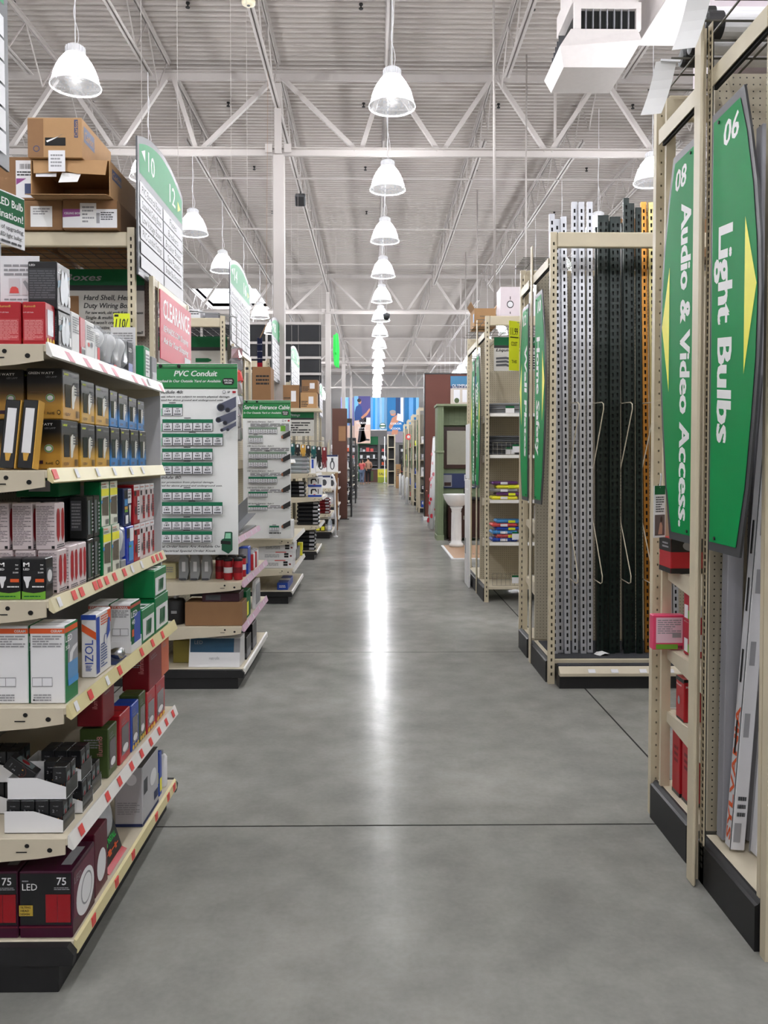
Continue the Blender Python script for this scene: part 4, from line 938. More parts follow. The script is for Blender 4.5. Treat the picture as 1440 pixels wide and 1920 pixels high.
# category boards inside the runs
def cat_board(x0, x1, y, z0, z1, title, label, extra, sup=0.05):
    t = thing('category_board', label, 'sign', ((x0 + x1) / 2, y, z0)); w = x1 - x0; h = z1 - z0
    b = MB(); b.box(-w / 2, w / 2, -.004, .004, 0, h, .002); b.build('board', mat('board_grey', (196, 194, 188), .6), t)
    b = MB(); b.box(-w / 2, -w / 2 + .02, .005, sup, h - .06, h - .03); b.box(w / 2 - .02, w / 2, .005, sup, h - .06, h - .03); b.build('hanger', BEIGE, t)
    f = Face((-w / 2, -.004, 0), (1, 0, 0), (0, 0, 1), w, h); f.rect(0, .76, 1, 1, DGREEN); f.rect(0, .68, 1, .76, INK)
    extra(f, title); f.done(t)
def ex_boxes(f, title):
    f.txt('Electrical Boxes', .74, .83, .1, GREY, al='r', w=.6, shear=.25)
    f.rect(.48, .05, .6, .6, CARDD, 'picture'); f.txt('Hard Shell, Heavy', .63, .54, .075, INK, w=.32, shear=.2, bold=.02); f.txt('Duty Wiring Boxes', .63, .42, .075, INK, w=.32, shear=.2, bold=.02)
    for k, s in enumerate(('For new work, old work & existing bases', 'Single & multi-gang boxes', "Rigid-won't crack or bend", 'Nonconductive & noncorrosive', '2-hour fire resistance to install')): f.txt(s, .64, .33 - .075 * k, .045, INK, w=.35 if k in (0, 4) else .3, shear=.2)
cat_board(-2.95, -1.72, 6.28, 2.53, 3.03, 'Boxes', 'green-headed wiring boxes board on the pegboard under the wire deck', ex_boxes, .076)
def ex_wire(f, title):
    f.txt('Building Wire', .3, .83, .1, GREY, al='r', w=.28, shear=.25)
    for k, (c, u, v) in enumerate(((RED, .35, .56), (RED, .35, .42), (DGREEN, .62, .42))):
        f.poly([(u, v), (u + .15, v), (u + .19, v + .03), (u + .19, v + .06), (u + .15, v + .09), (u, v + .09)], c, 'picture')
    f.txt('10 Gauge', .34, .26, .09, INK, w=.19, shear=.2); f.txt('8 Gauge', .62, .26, .09, INK, w=.17, shear=.2); f.txt('30 Amps', .34, .14, .06, INK, w=.13, shear=.2); f.txt('6 Gauge', .62, .14, .09, INK, w=.17, shear=.2); f.txt('Common Uses', .34, .03, .05, INK, w=.2, shear=.2); f.txt('Common Uses', .62, .03, .05, INK, w=.2, shear=.2)
cat_board(-2.7, -1.72, 9.8, 2.53, 3.05, 'Wire', 'green-headed wire gauge board with red and green wire drawings', ex_wire, .135)
def ex_lines(f, title): f.txt(title, .1, .83, .1, GREY, w=.5, shear=.25); f.lines(.1, .1, .9, .6, 5, INK)
cat_board(-1.5, -0.95, 13.25, 1.98, 2.36, 'PVC Fittings', 'green-headed fittings board under the stacked brown cartons', ex_lines, .03)

# brown cartons on the second run
def brown(name, label, x0, x1, y, d, z, h, m=None, rz=0):
    return Carton(name, label, (x0 + x1) / 2, y + d / 2, z, x1 - x0, d, h, m or CARD, rz, cat='carton')
ZR = 3.175
c = brown('shipping_carton', 'low brown carton with a purple and white product label on the wire deck', -2.12, -1.75, 5.72, .5, ZR, .2, CARDD)
f = c.face('F'); f.rect(0, .05, 1, .68, PAPER); f.poly([(0, .4), (.45, .45), (.38, .68), (0, .68)], mat('label_purple', (140, 60, 130), .5)); f.txt('CEILING BOX', .03, .5, .07, PAPER, w=.3); f.rect(.5, .2, .68, .55, GREY); f.lines(.7, .3, .95, .6, 4, DGREY); f.rect(.32, .1, .62, .88, WHITE, 'shipping_note'); f.lines(.36, .2, .58, .8, 5, GREY); c.done()
c = brown('shipping_carton', 'low brown carton with a white shipping note beside the purple-labelled one', -2.7, -2.13, 5.74, .5, ZR, .2, CARDD); f = c.face('F'); f.rect(.62, .1, .88, .8, WHITE, 'shipping_note'); f.lines(.65, .5, .85, .75, 3, GREY); c.done()
# opened carton: hollow, torn front
t = thing('open_carton', 'opened brown carton with a torn front flap and dark inside', 'carton', (-2.04, 5.95, ZR + .2015))
w, d, h, k = .53, .6, .235, .005
b = MB(); b.box(-w / 2, w / 2, -d / 2, d / 2, 0, k); b.box(-w / 2, -w / 2 + k, -d / 2, d / 2, k, h); b.box(w / 2 - k, w / 2, -d / 2, d / 2, k, h); b.box(-w / 2, w / 2, d / 2 - k, d / 2, k, h); b.box(-w / 2, w / 2, -d / 2, d / 2, h, h + k); b.build('body', CARD, t)
b = MB(); b.M = Matrix.Translation((0, -d / 2, 0.004)) @ Matrix.Rotation(.25, 4, 'X'); b.prism([(-w / 2, -.1), (w / 2, -.1), (w / 2 - .01, 0), (.1, .01), (-.1, .0), (-w / 2, .01)], 'z', 0, .004); b.build('lower_flap', CARD, t)
b = MB(); b.M = Matrix.Translation((0, -d / 2 - .002, h)) @ Matrix.Rotation(-.15, 4, 'X'); b.prism([(-.24, -.09), (-.1, -.085), (-.02, -.075), (.05, -.09), (.24, -.1), (.25, 0), (-.25, 0)], 'y', 0, .004); b.build('upper_flap', CARD, t)
f = Face((-w / 2, -d / 2 - .008, h - .1), (1, 0, 0), (0, .15, 1), w, .1, N=(0, -1, 0)); f.rect(.07, -.1, .33, .75, PAPER, 'shipping_note'); f.rect(.7, .1, .93, .95, PAPER, 'shipping_note'); f.poly([(.36, -.5), (.6, -.45), (.64, .1), (.4, .2)], WHITE, 'shipping_note'); f.bars(.74, .5, .9, .8); f.done(t)
f = Face((w / 2, -d / 2, 0), (0, 1, 0), (0, 0, 1), d, h); f.rect(.08, .55, .42, .85, NAVY); f.txt('Carlon', .1, .62, .15, CARD, w=.3); f.done(t)
c = brown('shipping_carton', 'large brown carton with navy brand panels on top of the opened carton', -2.31, -1.95, 5.62, .62, ZR + .4465, .265, CARD, 0)
f = c.face('F'); f.rect(.86, .5, .93, .95, NAVY); f.txt('Carlon', .92, .53, .05, CARD, w=.38, rot=90); f.rect(.0, 0.02, .29, .97, CARDD, 'tape'); f.rect(.32, .3, .7, .5, DARK, 'torn_hole'); f.poly([(.34, .42), (.6, .55), (.66, .6), (.5, .47), (.36, .38)], WHITE, 'torn_paper'); f.ell(.16, .22, .06, .08, NAVY); f.ell(.16, .22, .045, .06, CARDD); f.rect(.38, -.35, .69, .18, PAPER, 'shipping_note'); f.lines(.42, -.25, .65, .1, 4, GREY)
f = c.face('R'); f.rect(.06, .45, .4, .85, NAVY); f.txt('Carlon', .09, .55, .2, CARD, w=.28); c.done()
c = brown('shipping_carton', 'small brown carton with a blue box picture on its white label', -2.6, -2.315, 5.74, .45, ZR + .203, .29, CARDD); f = c.face('F'); f.rect(.55, .05, .98, .92, PAPER); f.bars(.65, .72, .92, .84); f.poly([(.56, .35), (.8, .5), (.56, .5)], mat('label_purple', (140, 60, 130), .5)); f.rect(.76, .12, .92, .38, NAVY, 'picture'); f.lines(.58, .55, .95, .68, 2, INK); c.done()
t = thing('price_flag', 'fluorescent yellow price flag hanging from the gondola upright', 'sign', (-1.72, 5.705, 2.45)); b = MB(); b.box(-.055, .055, -.001, .001, 0, .15); b.build('flag', FLUO, t)
b = MB(); b.tube([(0.0, .002, .14), (0.03, .05, .14)], .002, 5); b.build('clip', STEEL, t)
f = Face((-.055, -.001, 0), (1, 0, 0), (0, 0, 1), .11, .15); f.txt('110/', .5, .35, .4, INK, al='c', w=.8, shear=.2); f.rect(.05, .85, .3, .95, INK); f.done(t)

# ================================================================== end caps further down the left side
def end_cap(y0, y1, label, zs, strip=None, top=2.9, xf=-0.9):
    u = Unit('end_cap_shelving', label, 'shelving', (-1.25, (y0 + y1) / 2, 0)); xb = -1.545
    for ye in (y0 + .2, y1 - .03):
        q = u.part('upright', BEIGE, lambda b: slotted(b, xb - .012, ye, 0, top, 'x', .045, .03)); u.part('slot_shade_back', DARK, lambda b: slot_shade_back(b, xb - .012, ye, 0, top, 'x'), q)
    u.part('back_panel', PEG, lambda b: b.box(xb - .01, xb - .002, y0 + .23, y1 - .06, 0.1, 2.3))
    u.part('top_rail', BEIGE, lambda b: b.box(xb - .04, xb - .013, y0 + .23, y1 - .06, top - .06, top - .01))
    for i, (z, x) in enumerate(zs): shelf(u, y0, y1, xb, x, z, strip or STRIPW, (), (.15, .35, .6, .8))
    p = u.part('base_deck', BEIGE2, lambda b: b.box(xb, xf - .01, y0 + .03, y1 - .03, .12, .1385, .003)); u.part('price_strip', STRIPW, lambda b: b.prism([(xf - .01, .143), (xf, .136), (xf + .004, .1), (xf - .01, .095)], 'y', y0 + .03, y1 - .03), p)
    for (ya, yb_) in ((y0, y0 + .03), (y1 - .03, y1)): u.part('end_cover', BLACK, lambda b: b.prism([(xb, .135), (xf - .02, .135), (xf, .11), (xf - .005, .08), (xb, .08)], 'y', ya, yb_))
    u.part('kick_plate', BLACK, lambda b: b.box(xb, xf - .045, y0 + .012, y1 - .012, 0, .079, .003))
    return u
u2 = end_cap(5.73, 7.02, 'end-cap shelving below the PVC conduit price board', [(.75, -.9), (.44, -.9), (1.04, -.96)], mat('lilac_strip', (214, 180, 200), .4))
# clearance board
t = thing('clearance_board', 'red clearance board with white lettering above the conduit end cap', 'sign', (-1.535, 6.5, 2.33)); b = MB(); b.box(-.004, .004, -.5, .5, 0, .5, .002); b.build('board', mat('clearance_red', (196, 70, 84), .5), t)
b = MB(); b.box(-.012, -.0045, -.51, -.47, .4, .55); b.box(-.012, -.0045, .42, .46, .4, .55); b.build('bracket', BEIGE, t)
f = Face((.004, -.5, 0), (0, 1, 0), (0, 0, 1), 1, .5); f.txt('CLEARANCE', .08, .62, .27, WHITE, w=.85); f.txt('REWARDS.COM Shopping', .08, .42, .09, WHITE, w=.8, shear=.2); f.txt('Ask for Your Shopping', .08, .25, .09, WHITE, w=.8, shear=.2); f.rect(.75, .08, .97, .2, PAPER); f.done(t)

TEAL = mat('table_green', (0, 112, 76), .45); MINT = mat('table_mint', (150, 214, 180), .5); PIPE = mat('pipe_grey', (86, 90, 110), .5)
def tbl(f, v0, v1, n, u0=.1, cw=.121, lab=True, head=TEAL):
    vm = v1 - (v1 - v0) * .3
    f.rect(u0, vm, u0 + cw * n, v1, head)
    if lab: f.rect(u0 - .055, v0, u0 - .004, vm - .005, MINT)
    f.rect(u0, v0, u0 + cw * n, vm, INK)
    for i in range(n):
        f.rect(u0 + cw * i + .005, v0 + .0015, u0 + cw * (i + 1) - .005, vm - .001, PAPER, 'price_cell')
    for i in range(n):
        f.txt(str((1, 3, 2, 4, 8, 12)[i % 6]) + ('49', '29', '99')[i % 3], u0 + cw * (i + .5), v0 + (vm - v0) * .42, (vm - v0) * .26, INK, al='c', w=cw * .5, bold=.01)
        f.rect(u0 + cw * (i + .15), v0 + (vm - v0) * .14, u0 + cw * (i + .85), v0 + (vm - v0) * .26, DGREY, 'small_print'); f.rect(u0 + cw * (i + .35), v0 + (vm - v0) * .8, u0 + cw * (i + .65), v0 + (vm - v0) * .88, DGREY, 'small_print')
    f.rect(u0 + cw * n / 2 - .04, v1 + .004, u0 + cw * n / 2 + .04, v1 + .008, INK, 'small_print')
def price_board(x0, x1, y, z0, z1, label, fn):
    t = thing('price_board', label, 'sign', ((x0 + x1) / 2, y, z0)); w = x1 - x0; h = z1 - z0
    b = MB(); b.box(-w / 2, w / 2, -.003, .003, 0, h, .0015); b.build('board', mat('board_white', (240, 241, 240), .45, var=.02), t)
    for q in (.08, .3):
        b = MB(); b.lathe([(.012, 0), (.012, .006), (.006, .01)], 12); o = b.build('push_pin', BLACK, t, loc=(-w / 2 + q * w, -.004, h - .015)); o.rotation_euler = (PI / 2, 0, 0)
    b = MB(); b.box(-w / 2, w / 2, .0035, .014, h - .05, h - .03); b.box(-w / 2 - .02, -w / 2 + .02, .0035, .25, h - .05, h - .03); b.build('hanger', BEIGE, t)
    f = Face((-w / 2, -.003, 0), (1, 0, 0), (0, 0, 1), w, h, eps=.0008); fn(f); f.done(t)
def header(f, title, sub, tw):
    G2 = mat('header_green', (30, 130, 66), .4)
    f.rect(0, .868, 1, .988, G2); f.rect(0, .99, 1, .998, G2); f.rect(0, .872, 1, .875, INK); f.rect(0, .975, 1, .978, INK)
    f.txt(title, .5, .935, .028, WHITE, al='c', w=tw, shear=.25, bold=.035); f.txt(sub, .02, .903, .013, WHITE, w=.78, shear=.25); f.poly([(.82, .9), (.84, .89), (.94, .89), (.96, .9), (.96, .915), (.94, .925), (.84, .925), (.82, .915)], INK, 'badge'); f.txt('SPECIAL', .89, .909, .009, WHITE, al='c', w=.11); f.txt('ORDER', .89, .896, .009, WHITE, al='c', w=.09)
    f.ell(.84, .853, .02, .008, INK); f.ell(.84, .853, .016, .006, PAPER); f.lines(.88, .847, .93, .858, 2, DGREY); f.rect(.94, .847, .98, .858, RED)
def pvc(f):
    header(f, 'PVC Conduit', 'Stocked In Our Outside Yard or Available', .52)
    f.txt('Schedule 40:', .01, .845, .015, INK, w=.34, shear=.25, bold=.02); f.txt('For use where not subject to severe physical damage.', .01, .824, .009, INK, w=.9, shear=.25); f.txt('UL listed for above ground and underground uses.', .01, .806, .009, INK, w=.82, shear=.25)
    for v0, v1, n in ((.728, .79, 2), (.648, .71, 5), (.573, .635, 6), (.497, .557, 5), (.424, .485, 5), (.288, .347, 5), (.215, .278, 6), (.135, .195, 5), (.068, .127, 5)): tbl(f, v0, v1, n)
    f.txt('Schedule 80:', .01, .4, .015, INK, w=.34, shear=.25, bold=.02); f.txt('Superior protection from physical damage.', .01, .378, .009, INK, w=.72, shear=.25); f.txt('UL listed for above ground and underground uses.', .01, .36, .009, INK, w=.82, shear=.25)
    f.txt('Special Order Items Are Available On', .0, .043, .011, INK, w=.8, shear=.25, bold=.02); f.txt('The Electrical Special Order Kiosk', .02, .02, .011, INK, w=.73, shear=.25, bold=.02)
    for (u, v, r, s) in ((.82, .77, .05, 1), (.9, .757, .033, 1), (.79, .705, .035, 1), (.87, .69, .03, 1), (.83, .652, .02, 1), (.9, .655, .02, 1)):
        k = r * .42
        f.poly([(u, v + k), (1, v + k + .035), (1, v - k + .03), (u, v - k)], PIPE, 'picture'); f.ell(u, v, r, k * 1.02, mat('pipe_rim', (70, 74, 92), .5)); f.ell(u, v, r * .75, k * .75, mat('pipe_dark', (30, 32, 42), .6))
    KI = mat('kiosk_green', (20, 84, 58), .5); f.poly([(.82, .03), (.9, .01), (.95, .03), (.95, .12), (.94, .125), (.86, .125), (.85, .09), (.82, .085)], KI, 'picture'); f.poly([(.86, .09), (.93, .09), (.93, .118), (.87, .118)], MINT, 'picture'); f.poly([(.81, .062), (.93, .058), (.93, .075), (.81, .08)], INK, 'picture')
price_board(-1.475, -0.915, 5.6, .957, 2.246, 'tall white and green PVC conduit price board hung on the end cap', pvc)
def sec(f):
    header(f, 'Service Entrance Cable', 'In Our Outside Yard or Available', .96); v = .845
    CB_ = mat('cable_black', (44, 46, 48), .5)
    for (vt, rows, n) in ((.845, ((.755, .805), (.69, .745)), 3), (.67, ((.575, .628), (.515, .568)), 4), (.49, ((.4, .448),), 3), (.37, ((.3, .34),), 2), (.255, ((.205, .24),), 2)):
        f.txt('USE Service Entrance - Style U', .1, vt - .005, .01, INK, w=.55, shear=.25, bold=.02); f.lines(.16, vt - .037, .97, vt - .012, 3, DGREY)
        for k, (a, c) in enumerate(rows): tbl(f, a, c, n * 2 if k == 0 else n, .12, .1, False, mat('table_sage', (130, 150, 134), .5) if vt > .5 else TEAL)
    tbl(f, .055, .095, 2, .56, .1, False); f.lines(.55, .035, .8, .05, 1, INK); f.rect(.8, .775, .98, .815, LIME); f.rect(.9, .775, .98, .815, GREY)
    for v in (.73, .565, .46, .345, .225, .085): f.poly([(.82, v), (.86, v - .012), (1, v + .012), (1, v + .05), (.84, v + .02)], CB_, 'picture'); f.ell(.83, v + .004, .02, .012, mat('copper_end', (150, 90, 60), .4))
price_board(-1.42, -0.9, 9.03, .74, 2.247, 'tall white and green service entrance cable price board', sec)
# ---- goods on the conduit end cap
A, B, C0, D0 = .75, .44, .14, 1.04
for i, x in enumerate((-1.34, -1.26, -1.18)):
    t = thing('conduit_fitting', 'tall grey conduit cover with curved edge standing on the conduit end cap', 'conduit fitting', (x, 5.87, A), group='grey conduit covers'); b = MB(); b.prism([(-.035, 0), (.02, 0), (.035, .06), (.03, .15), (.01, .19), (-.02, .19), (-.035, .12)], 'y', -.03, .03); b.build('shell', mat('fitting_grey', (150, 152, 154), .4), t); b = MB(); b.box(-.012, .012, -.032, -.03, .06, .13); b.build('label', PAPER, t); b = MB(); b.box(-.03, .015, -.045, -.031, 0, .012); b.build('foot', DGREY, t)
c = Carton('small_carton', 'cream carton in the corner of the conduit end cap', -1.46, 5.95, A, .1, .1, .11, mat('cream_carton', (206, 198, 150), .6)); f = c.face('F'); f.lines(.2, .4, .8, .8, 3, GREY); c.done()
for i in range(6):
    x, y = (-1.1 + .07 * (i % 3), 5.86 + .16 * (i // 3) + (.06 if i == 0 else 0)); t = thing('cement_can', 'red and white solvent cement can under the price board', 'can', (x, y, A), group='red solvent cement cans'); m = RED if i != 3 else OSW
    b = MB(); b.lathe([(.03, 0), (.032, .004), (.032, .13), (.03, .134)], 18); b.build('can', m, t, True); b = MB(); b.lathe([(.033, .134), (.033, .15), (.025, .156), (.012, .16)], 18); b.build('cap', BLACK, t); b = MB(); b.lathe([(.0325, .05), (.0325, .09)], 18, cap0=False, cap1=False); b.build('label', PAPER if i % 2 else DRED, t, True)
c = Carton('small_carton', 'blue and grey carton standing behind the red cement cans', -0.965, 6.2, A, .07, .12, .2, BLUE); f = c.face('F'); f.rect(.05, .4, .95, .95, GREY); c.done()
for i in range(4):
    t = thing('cement_can', 'white cement can with a red band toward the far end of the shelf', 'can', (-0.955, 6.36 + .09 * i, A), group='white cement cans'); b = MB(); b.lathe([(.03, 0), (.032, .004), (.032, .12), (.03, .125)], 16); b.build('can', OSW if i % 2 else RED, t, True); b = MB(); b.lathe([(.031, .125), (.02, .14)], 16); b.build('cap', GREY, t)
# spool, trough on the upper shelf
t = thing('wire_spools', 'stack of copper-coloured wire coils in a blue-topped carton on the end cap', 'wire coil', (-1.06, 5.9, D0))
b = MB(); b.box(-.07, .07, -.05, .12, .23, .28, .003); b.build('carton_top', NAVY, t); b = MB(); b.box(-.07, .07, -.05, .12, 0, .2295, .003); b.build('carton', mat('copper_carton', (176, 112, 70), .5), t)
for k in range(9):
    b = MB(); b.M = Matrix.Translation((.02, -.058, .02 + .022 * k)); n = 14; b.tube([(.055 * math.cos(2 * PI * i / n), 0.004 * math.sin(2 * PI * i / n), .006 * math.sin(4 * PI * i / n)) for i in range(n + 1)], .006, 5); b.build('coil', mat('copper_wire', (170, 104, 70), .35, .4), t)
t = thing('wire_trough', 'grey steel wiring trough leaning out along the end cap shelf', 'trough', (-1.045, 6.5, D0)); M = Matrix.Rotation(.09, 4, 'X')
b = MB(); b.M = M; b.box(-.02, -.016, -.42, .5, .06, .2); b.box(-.016, .05, -.42, .5, .06, .064); b.build('channel', mat('trough_grey', (112, 114, 118), .45, .4), t); b = MB(); b.box(-.02, .06, -.4, .45, .002, .012); b.build('rest', STEEL, t)
c = Carton('brand_carton', 'navy and white carton behind the grey wiring trough', -1.12, 6.5, D0, .1, .2, .2, NAVY); f = c.face('F'); f.rect(.3, .6, .9, .9, PAPER); c.done()
# middle shelf
c = Carton('shipping_carton', 'long plain brown carton on the middle shelf of the conduit end cap', -1.115, 5.86, B, .4, .2, .165, CARDD, cat='carton'); c.done()
t = thing('motor_can', 'black cylindrical motor beside the long brown carton', 'motor', (-1.4, 5.86, B)); b = MB(); b.lathe([(.06, 0), (.065, .01), (.065, .16), (.055, .175), (.02, .18)], 20); b.build('body', BLACK, t, True); b = MB(); b.box(-.02, .02, -.067, -.064, .08, .1); b.build('badge', CHROME, t); b = MB(); b.lathe([(.02, .18), (.02, .2)], 10); b.build('shaft', STEEL, t)
c = Carton('fixture_carton', 'dark wine-coloured carton on top of the long brown carton', -1.07, 5.88, B + .1655, .26, .2, .06, mat('wine', (58, 22, 34), .5)); f = c.face('F'); f.rect(.1, .2, .5, .8, DGREY); c.done()
c = Carton('fitting_pack', 'green and yellow fittings pack at the front of the middle shelf', -0.958, 6.1, B, .07, .2, .2, DGREEN); f = c.face('F'); f.rect(.3, .3, .7, .7, PAPER); f.rect(0, 0, 1, .12, YEL); f = c.face('R'); f.rect(.1, .1, .5, .6, YEL); c.done()
t = thing('junction_cover', 'upright white junction box cover at the end of the middle shelf', 'box cover', (-0.93, 6.55, B)); b = MB(); b.prism([(-.14, 0), (.14, 0), (.14, .16), (.11, .21), (-.11, .21), (-.14, .16)], 'x', -.012, .012); b.build('cover', OSW, t); b = MB(); b.prism([(-.11, .03), (.11, .03), (.11, .15), (.09, .18), (-.09, .18), (-.11, .15)], 'x', .013, .018); b.build('gasket', GREY, t)
# base
t = thing('fixture_carton', 'white and blue LED carton tilted forward on the base of the conduit end cap', 'box', (-1.12, 5.9, C0), -.03); M = Matrix.Rotation(-.0, 4, 'X')
b = MB(); b.prism([(-.1, 0), (.1, 0), (.1, .2), (-.06, .2)], 'x', -.18, .18); b.build('body', OSW, t)
up = Vector((0, .04, .2)).normalized(); f = Face(Vector((-.18, -.1, 0)), (1, 0, 0), up, .36, .204, N=Vector((0, -.2, .04)).normalized()); f.rect(.02, .5, .88, .98, mat('petrol', (14, 70, 100), .4)); f.txt('LED', .1, .78, .12, GREY, w=.16, bold=0); f.txt('retrofit', .5, .25, .1, GREY, al='c', w=.2, bold=0); f.rect(.88, .5, 1, .98, GREY); f.done(t)
for i, (x, y, h) in enumerate(((-0.965, 6.12, .16), (-0.965, 6.42, .2))):
    c = Carton('fixture_carton', ['black LED carton behind the tilted white one', 'tall black LED carton toward the far base end'][i], x, y, C0, .08, .22, h, BLK2); f = c.face('F'); f.rect(0, .1, 1, .3, DGREY); f.txt('LED', .3, .35, .12, WHITE, w=.5); f = c.face('R'); f.rect(.1, .1, .9, .4, GREY); c.done()
c = Carton('fixture_carton', 'dull yellow carton behind the white LED carton', -1.38, 6.0, C0, .12, .15, .16, mat('mustard', (130, 116, 40), .5)); c.done()
c = Carton('fixture_carton', 'flat dark carton lying across the base cartons', -1.15, 6.22, C0, .2, .28, .21, mat('dark_olive_card', (58, 58, 44), .6)); c.done()

# ---- third end cap: service cable
u3 = end_cap(9.14, 10.62, 'end-cap shelving below the service entrance cable board', [(.72, -.88), (.39, -.88), (1.6, -1.0)])
for k in range(3):
    c = Carton('cable_carton', 'flat white cable carton with black icons, %s of the stack of three' % ('bottom', 'middle', 'top')[k], -1.1 + .01 * k, 9.35, .39 + .0925 * k, .4, .3, .092, OSW); f = c.face('F'); f.rect(.74, .3, .86, .85, INK); f.rect(.9, .4, .95, .6, DRED); f.lines(.2, .3, .6, .7, 3, GREY); f.rect(.5, .9, .8, 1, TAG); f.rect(.74, .55, .86, .6, OSW); c.done()
c = Carton('cable_carton', 'blue and grey long carton lying on the base of the service cable end cap', -1.02, 9.55, .14, .12, .6, .08, BLUE); f = c.face('T'); f.rect(0, .35, 1, .6, OSW); f = c.face('F'); f.lines(.2, .3, .8, .7, 2, OSW); c.done()
t = thing('notice_board', 'white printed notice leaning on the service cable shelf', 'sign', (-1.25, 9.25, .722)); b = MB(); b.box(-.16, .16, -.003, .003, 0, .2, .001); b.build('board', OSW, t); f = Face((-.16, -.003, 0), (1, 0, 0), (0, 0, 1), .32, .2); f.lines(.4, .1, .95, .9, 7, DGREY); f.ell(.2, .4, .1, .15, GREY); f.done(t)
c = Carton('cable_carton', 'plain white carton beside the leaning notice', -1.0, 9.4, .72, .18, .2, .2, OSW); c.done()
for i in range(3):
    t = thing('cable_reel', 'grey cable reel on its side at the aisle edge of the cable shelves', 'cable reel', (-0.97, 9.95 + .17 * i, .39), group='grey cable reels')
    b = MB(); b.M = Matrix.Translation((0, 0, .075)) @ Matrix.Rotation(PI / 2, 4, 'Y'); b.lathe([(.075, -.05), (.075, -.045), (.05, -.044), (.05, .044), (.075, .045), (.075, .05)], 18); b.build('reel', GREY, t); b = MB(); b.M = Matrix.Translation((0, 0, .075)) @ Matrix.Rotation(PI / 2, 4, 'Y'); b.lathe([(.066, -.04), (.066, .04)], 18); b.build('cable', DGREY if i else OSW, t)
c = Carton('cable_carton', 'yellow pack at the far end of the cable shelves', -.93, 10.5, .39, .06, .1, .16, YEL); f = c.face('R'); f.rect(.1, .1, .9, .4, INK); c.done()
t = thing('clip_strip', 'silver foil packs hanging in a column beside the conduit end cap', 'hanging packs', (-1.2, 7.3, 2.05))
b = MB(); b.tube([(0, 0, .8), (0, 0, -.9)], .004, 5); b.tube([(0, 0, .8), (-.338, -.3, .8)], .004, 5); b.build('strip', STEEL, t)
for k in range(8):
    b = MB(); b.M = Matrix.Translation((.0, -.02, .42 - .1 * k)) @ Matrix.Rotation(.2 * (k % 3 - 1), 4, 'Z'); b.box(-.05 - .01 * (k % 2), .05, -.02, .02, 0, .115, .018); rj = random.Random(k); b.v = [(x + rj.uniform(-.014, .014), y + rj.uniform(-.012, .012), z + rj.uniform(-.012, .012)) for x, y, z in b.v]; b.build('foil_pack', mat('foil', (190, 190, 194), .2, .8) if k != 2 else TAG, t)
c = brown('shipping_carton', 'tall brown carton with printed lines above the service cable board', -1.37, -1.16, 9.4, .3, 1.6, 1.05, CARDD); f = c.face('F'); f.lines(.2, .8, .9, .92, 3, INK)
for k in range(6): f.rect(.05, .62 - .05 * k, .95, .625 - .05 * k, INK, 'fold_line')
c.done()
c = Carton('stock_carton', 'white carton with black print on top of the wire gondola', -2.06, 9.6, 3.176, .2, .3, .13, OSW, cat='carton'); f = c.face('F'); f.lines(.3, .5, .9, .9, 2, DGREY); c.done()
c = Carton('stock_carton', 'white carton beside the printed one on top of the wire gondola', -1.86, 9.75, 3.176, .16, .3, .12, LG if 'LG' in globals() else GREY, cat='carton'); c.done()
for k in range(4):
    c = Carton('shipping_carton', ['brown carton at the back of the wire deck by the sign', 'second brown carton along the back of the wire deck', 'third brown carton along the back of the wire deck', 'last brown carton along the back of the wire deck'][k], -2.05 - .72 * k, 6.64, ZR, .68, .6, .22 + .05 * (k % 2), CARDD, cat='carton'); f = c.face('F'); f.rect(.6, .2, .9, .8, PAPER); c.done()
for k in range(2):
    c = Carton('shipping_carton', ['brown carton on the wire deck beyond the note carton', 'brown carton farthest along the wire deck front'][k], -3.05 - .72 * k, 6.055, ZR, .68, .48, .25, CARDD, cat='carton'); f = c.face('F'); f.rect(.6, .2, .9, .8, PAPER); c.done()
# ================================================================== gondola ends on the right of the aisle
SIGNG = mat('end_sign_green', (0, 136, 70), .5, var=.03, spec=.1)
def end_sign(x, yi, sgn, num, text, label, ztop=2.825, zbot=1.275, sv=None):
    """half-lens board on the gondola end; yi = straight edge, sgn=-1 bulges towards -Y, arrow points the same way"""
    L = ztop - zbot; prof = [(0, .25), (.1, .30), (.22, .35), (.34, .38), (.45, .39), (.58, .38), (.7, .355), (.85, .315), (1, .255)]
    t = thing('end_sign', label, 'sign', (x, yi, zbot))
    out = [(0, L), (0, 0)] + [(sgn * w, L * (1 - q)) for q, w in prof[::-1]]
    b = MB(); b.prism(out, 'x', -.004, .004); b.build('board', CHAR, t)
    W = .4
    # face looks towards -X; U runs -Y
    o = Vector((-.005, 0, 0)) if sgn < 0 else Vector((-.005, W, 0))
    f = Face(o, (0, -1, 0), (0, 0, 1), W, L)
    def uu(w): return w / W if sgn < 0 else 1 - w / W
    ins = [(uu(.014), 1 - .02), (uu(.014), .02)] + [(uu(w - .024), min(.98, max(.02, 1 - q))) for q, w in prof[::-1]]
    f.poly(ins, SIGNG, 'green_panel')
    f.txt(num, uu(.16), .905, .052, WHITE, al='c', w=.29, bold=.03, shear=.15)
    v0_, tl = sv or ((.79, .56) if len(text) < 15 else (.86, .82))
    f.txt(text, uu(.07 if sgn < 0 else .15), v0_, .28 if sgn < 0 else .25, WHITE, w=tl, rot=-90, bold=.05, shear=.1)
    f.poly([(uu(.275), .72), (uu(.36), .57), (uu(.275), .39)], YEL, 'arrow'); f.done(t)
    for v in (.97, .03): 
        b = MB(); b.lathe([(.006, 0), (.006, .004)], 10); o_ = b.build('bolt', BLACK, t, loc=(-.006, sgn * .06, L * v)); o_.rotation_euler = (0, -PI / 2, 0)
    return t
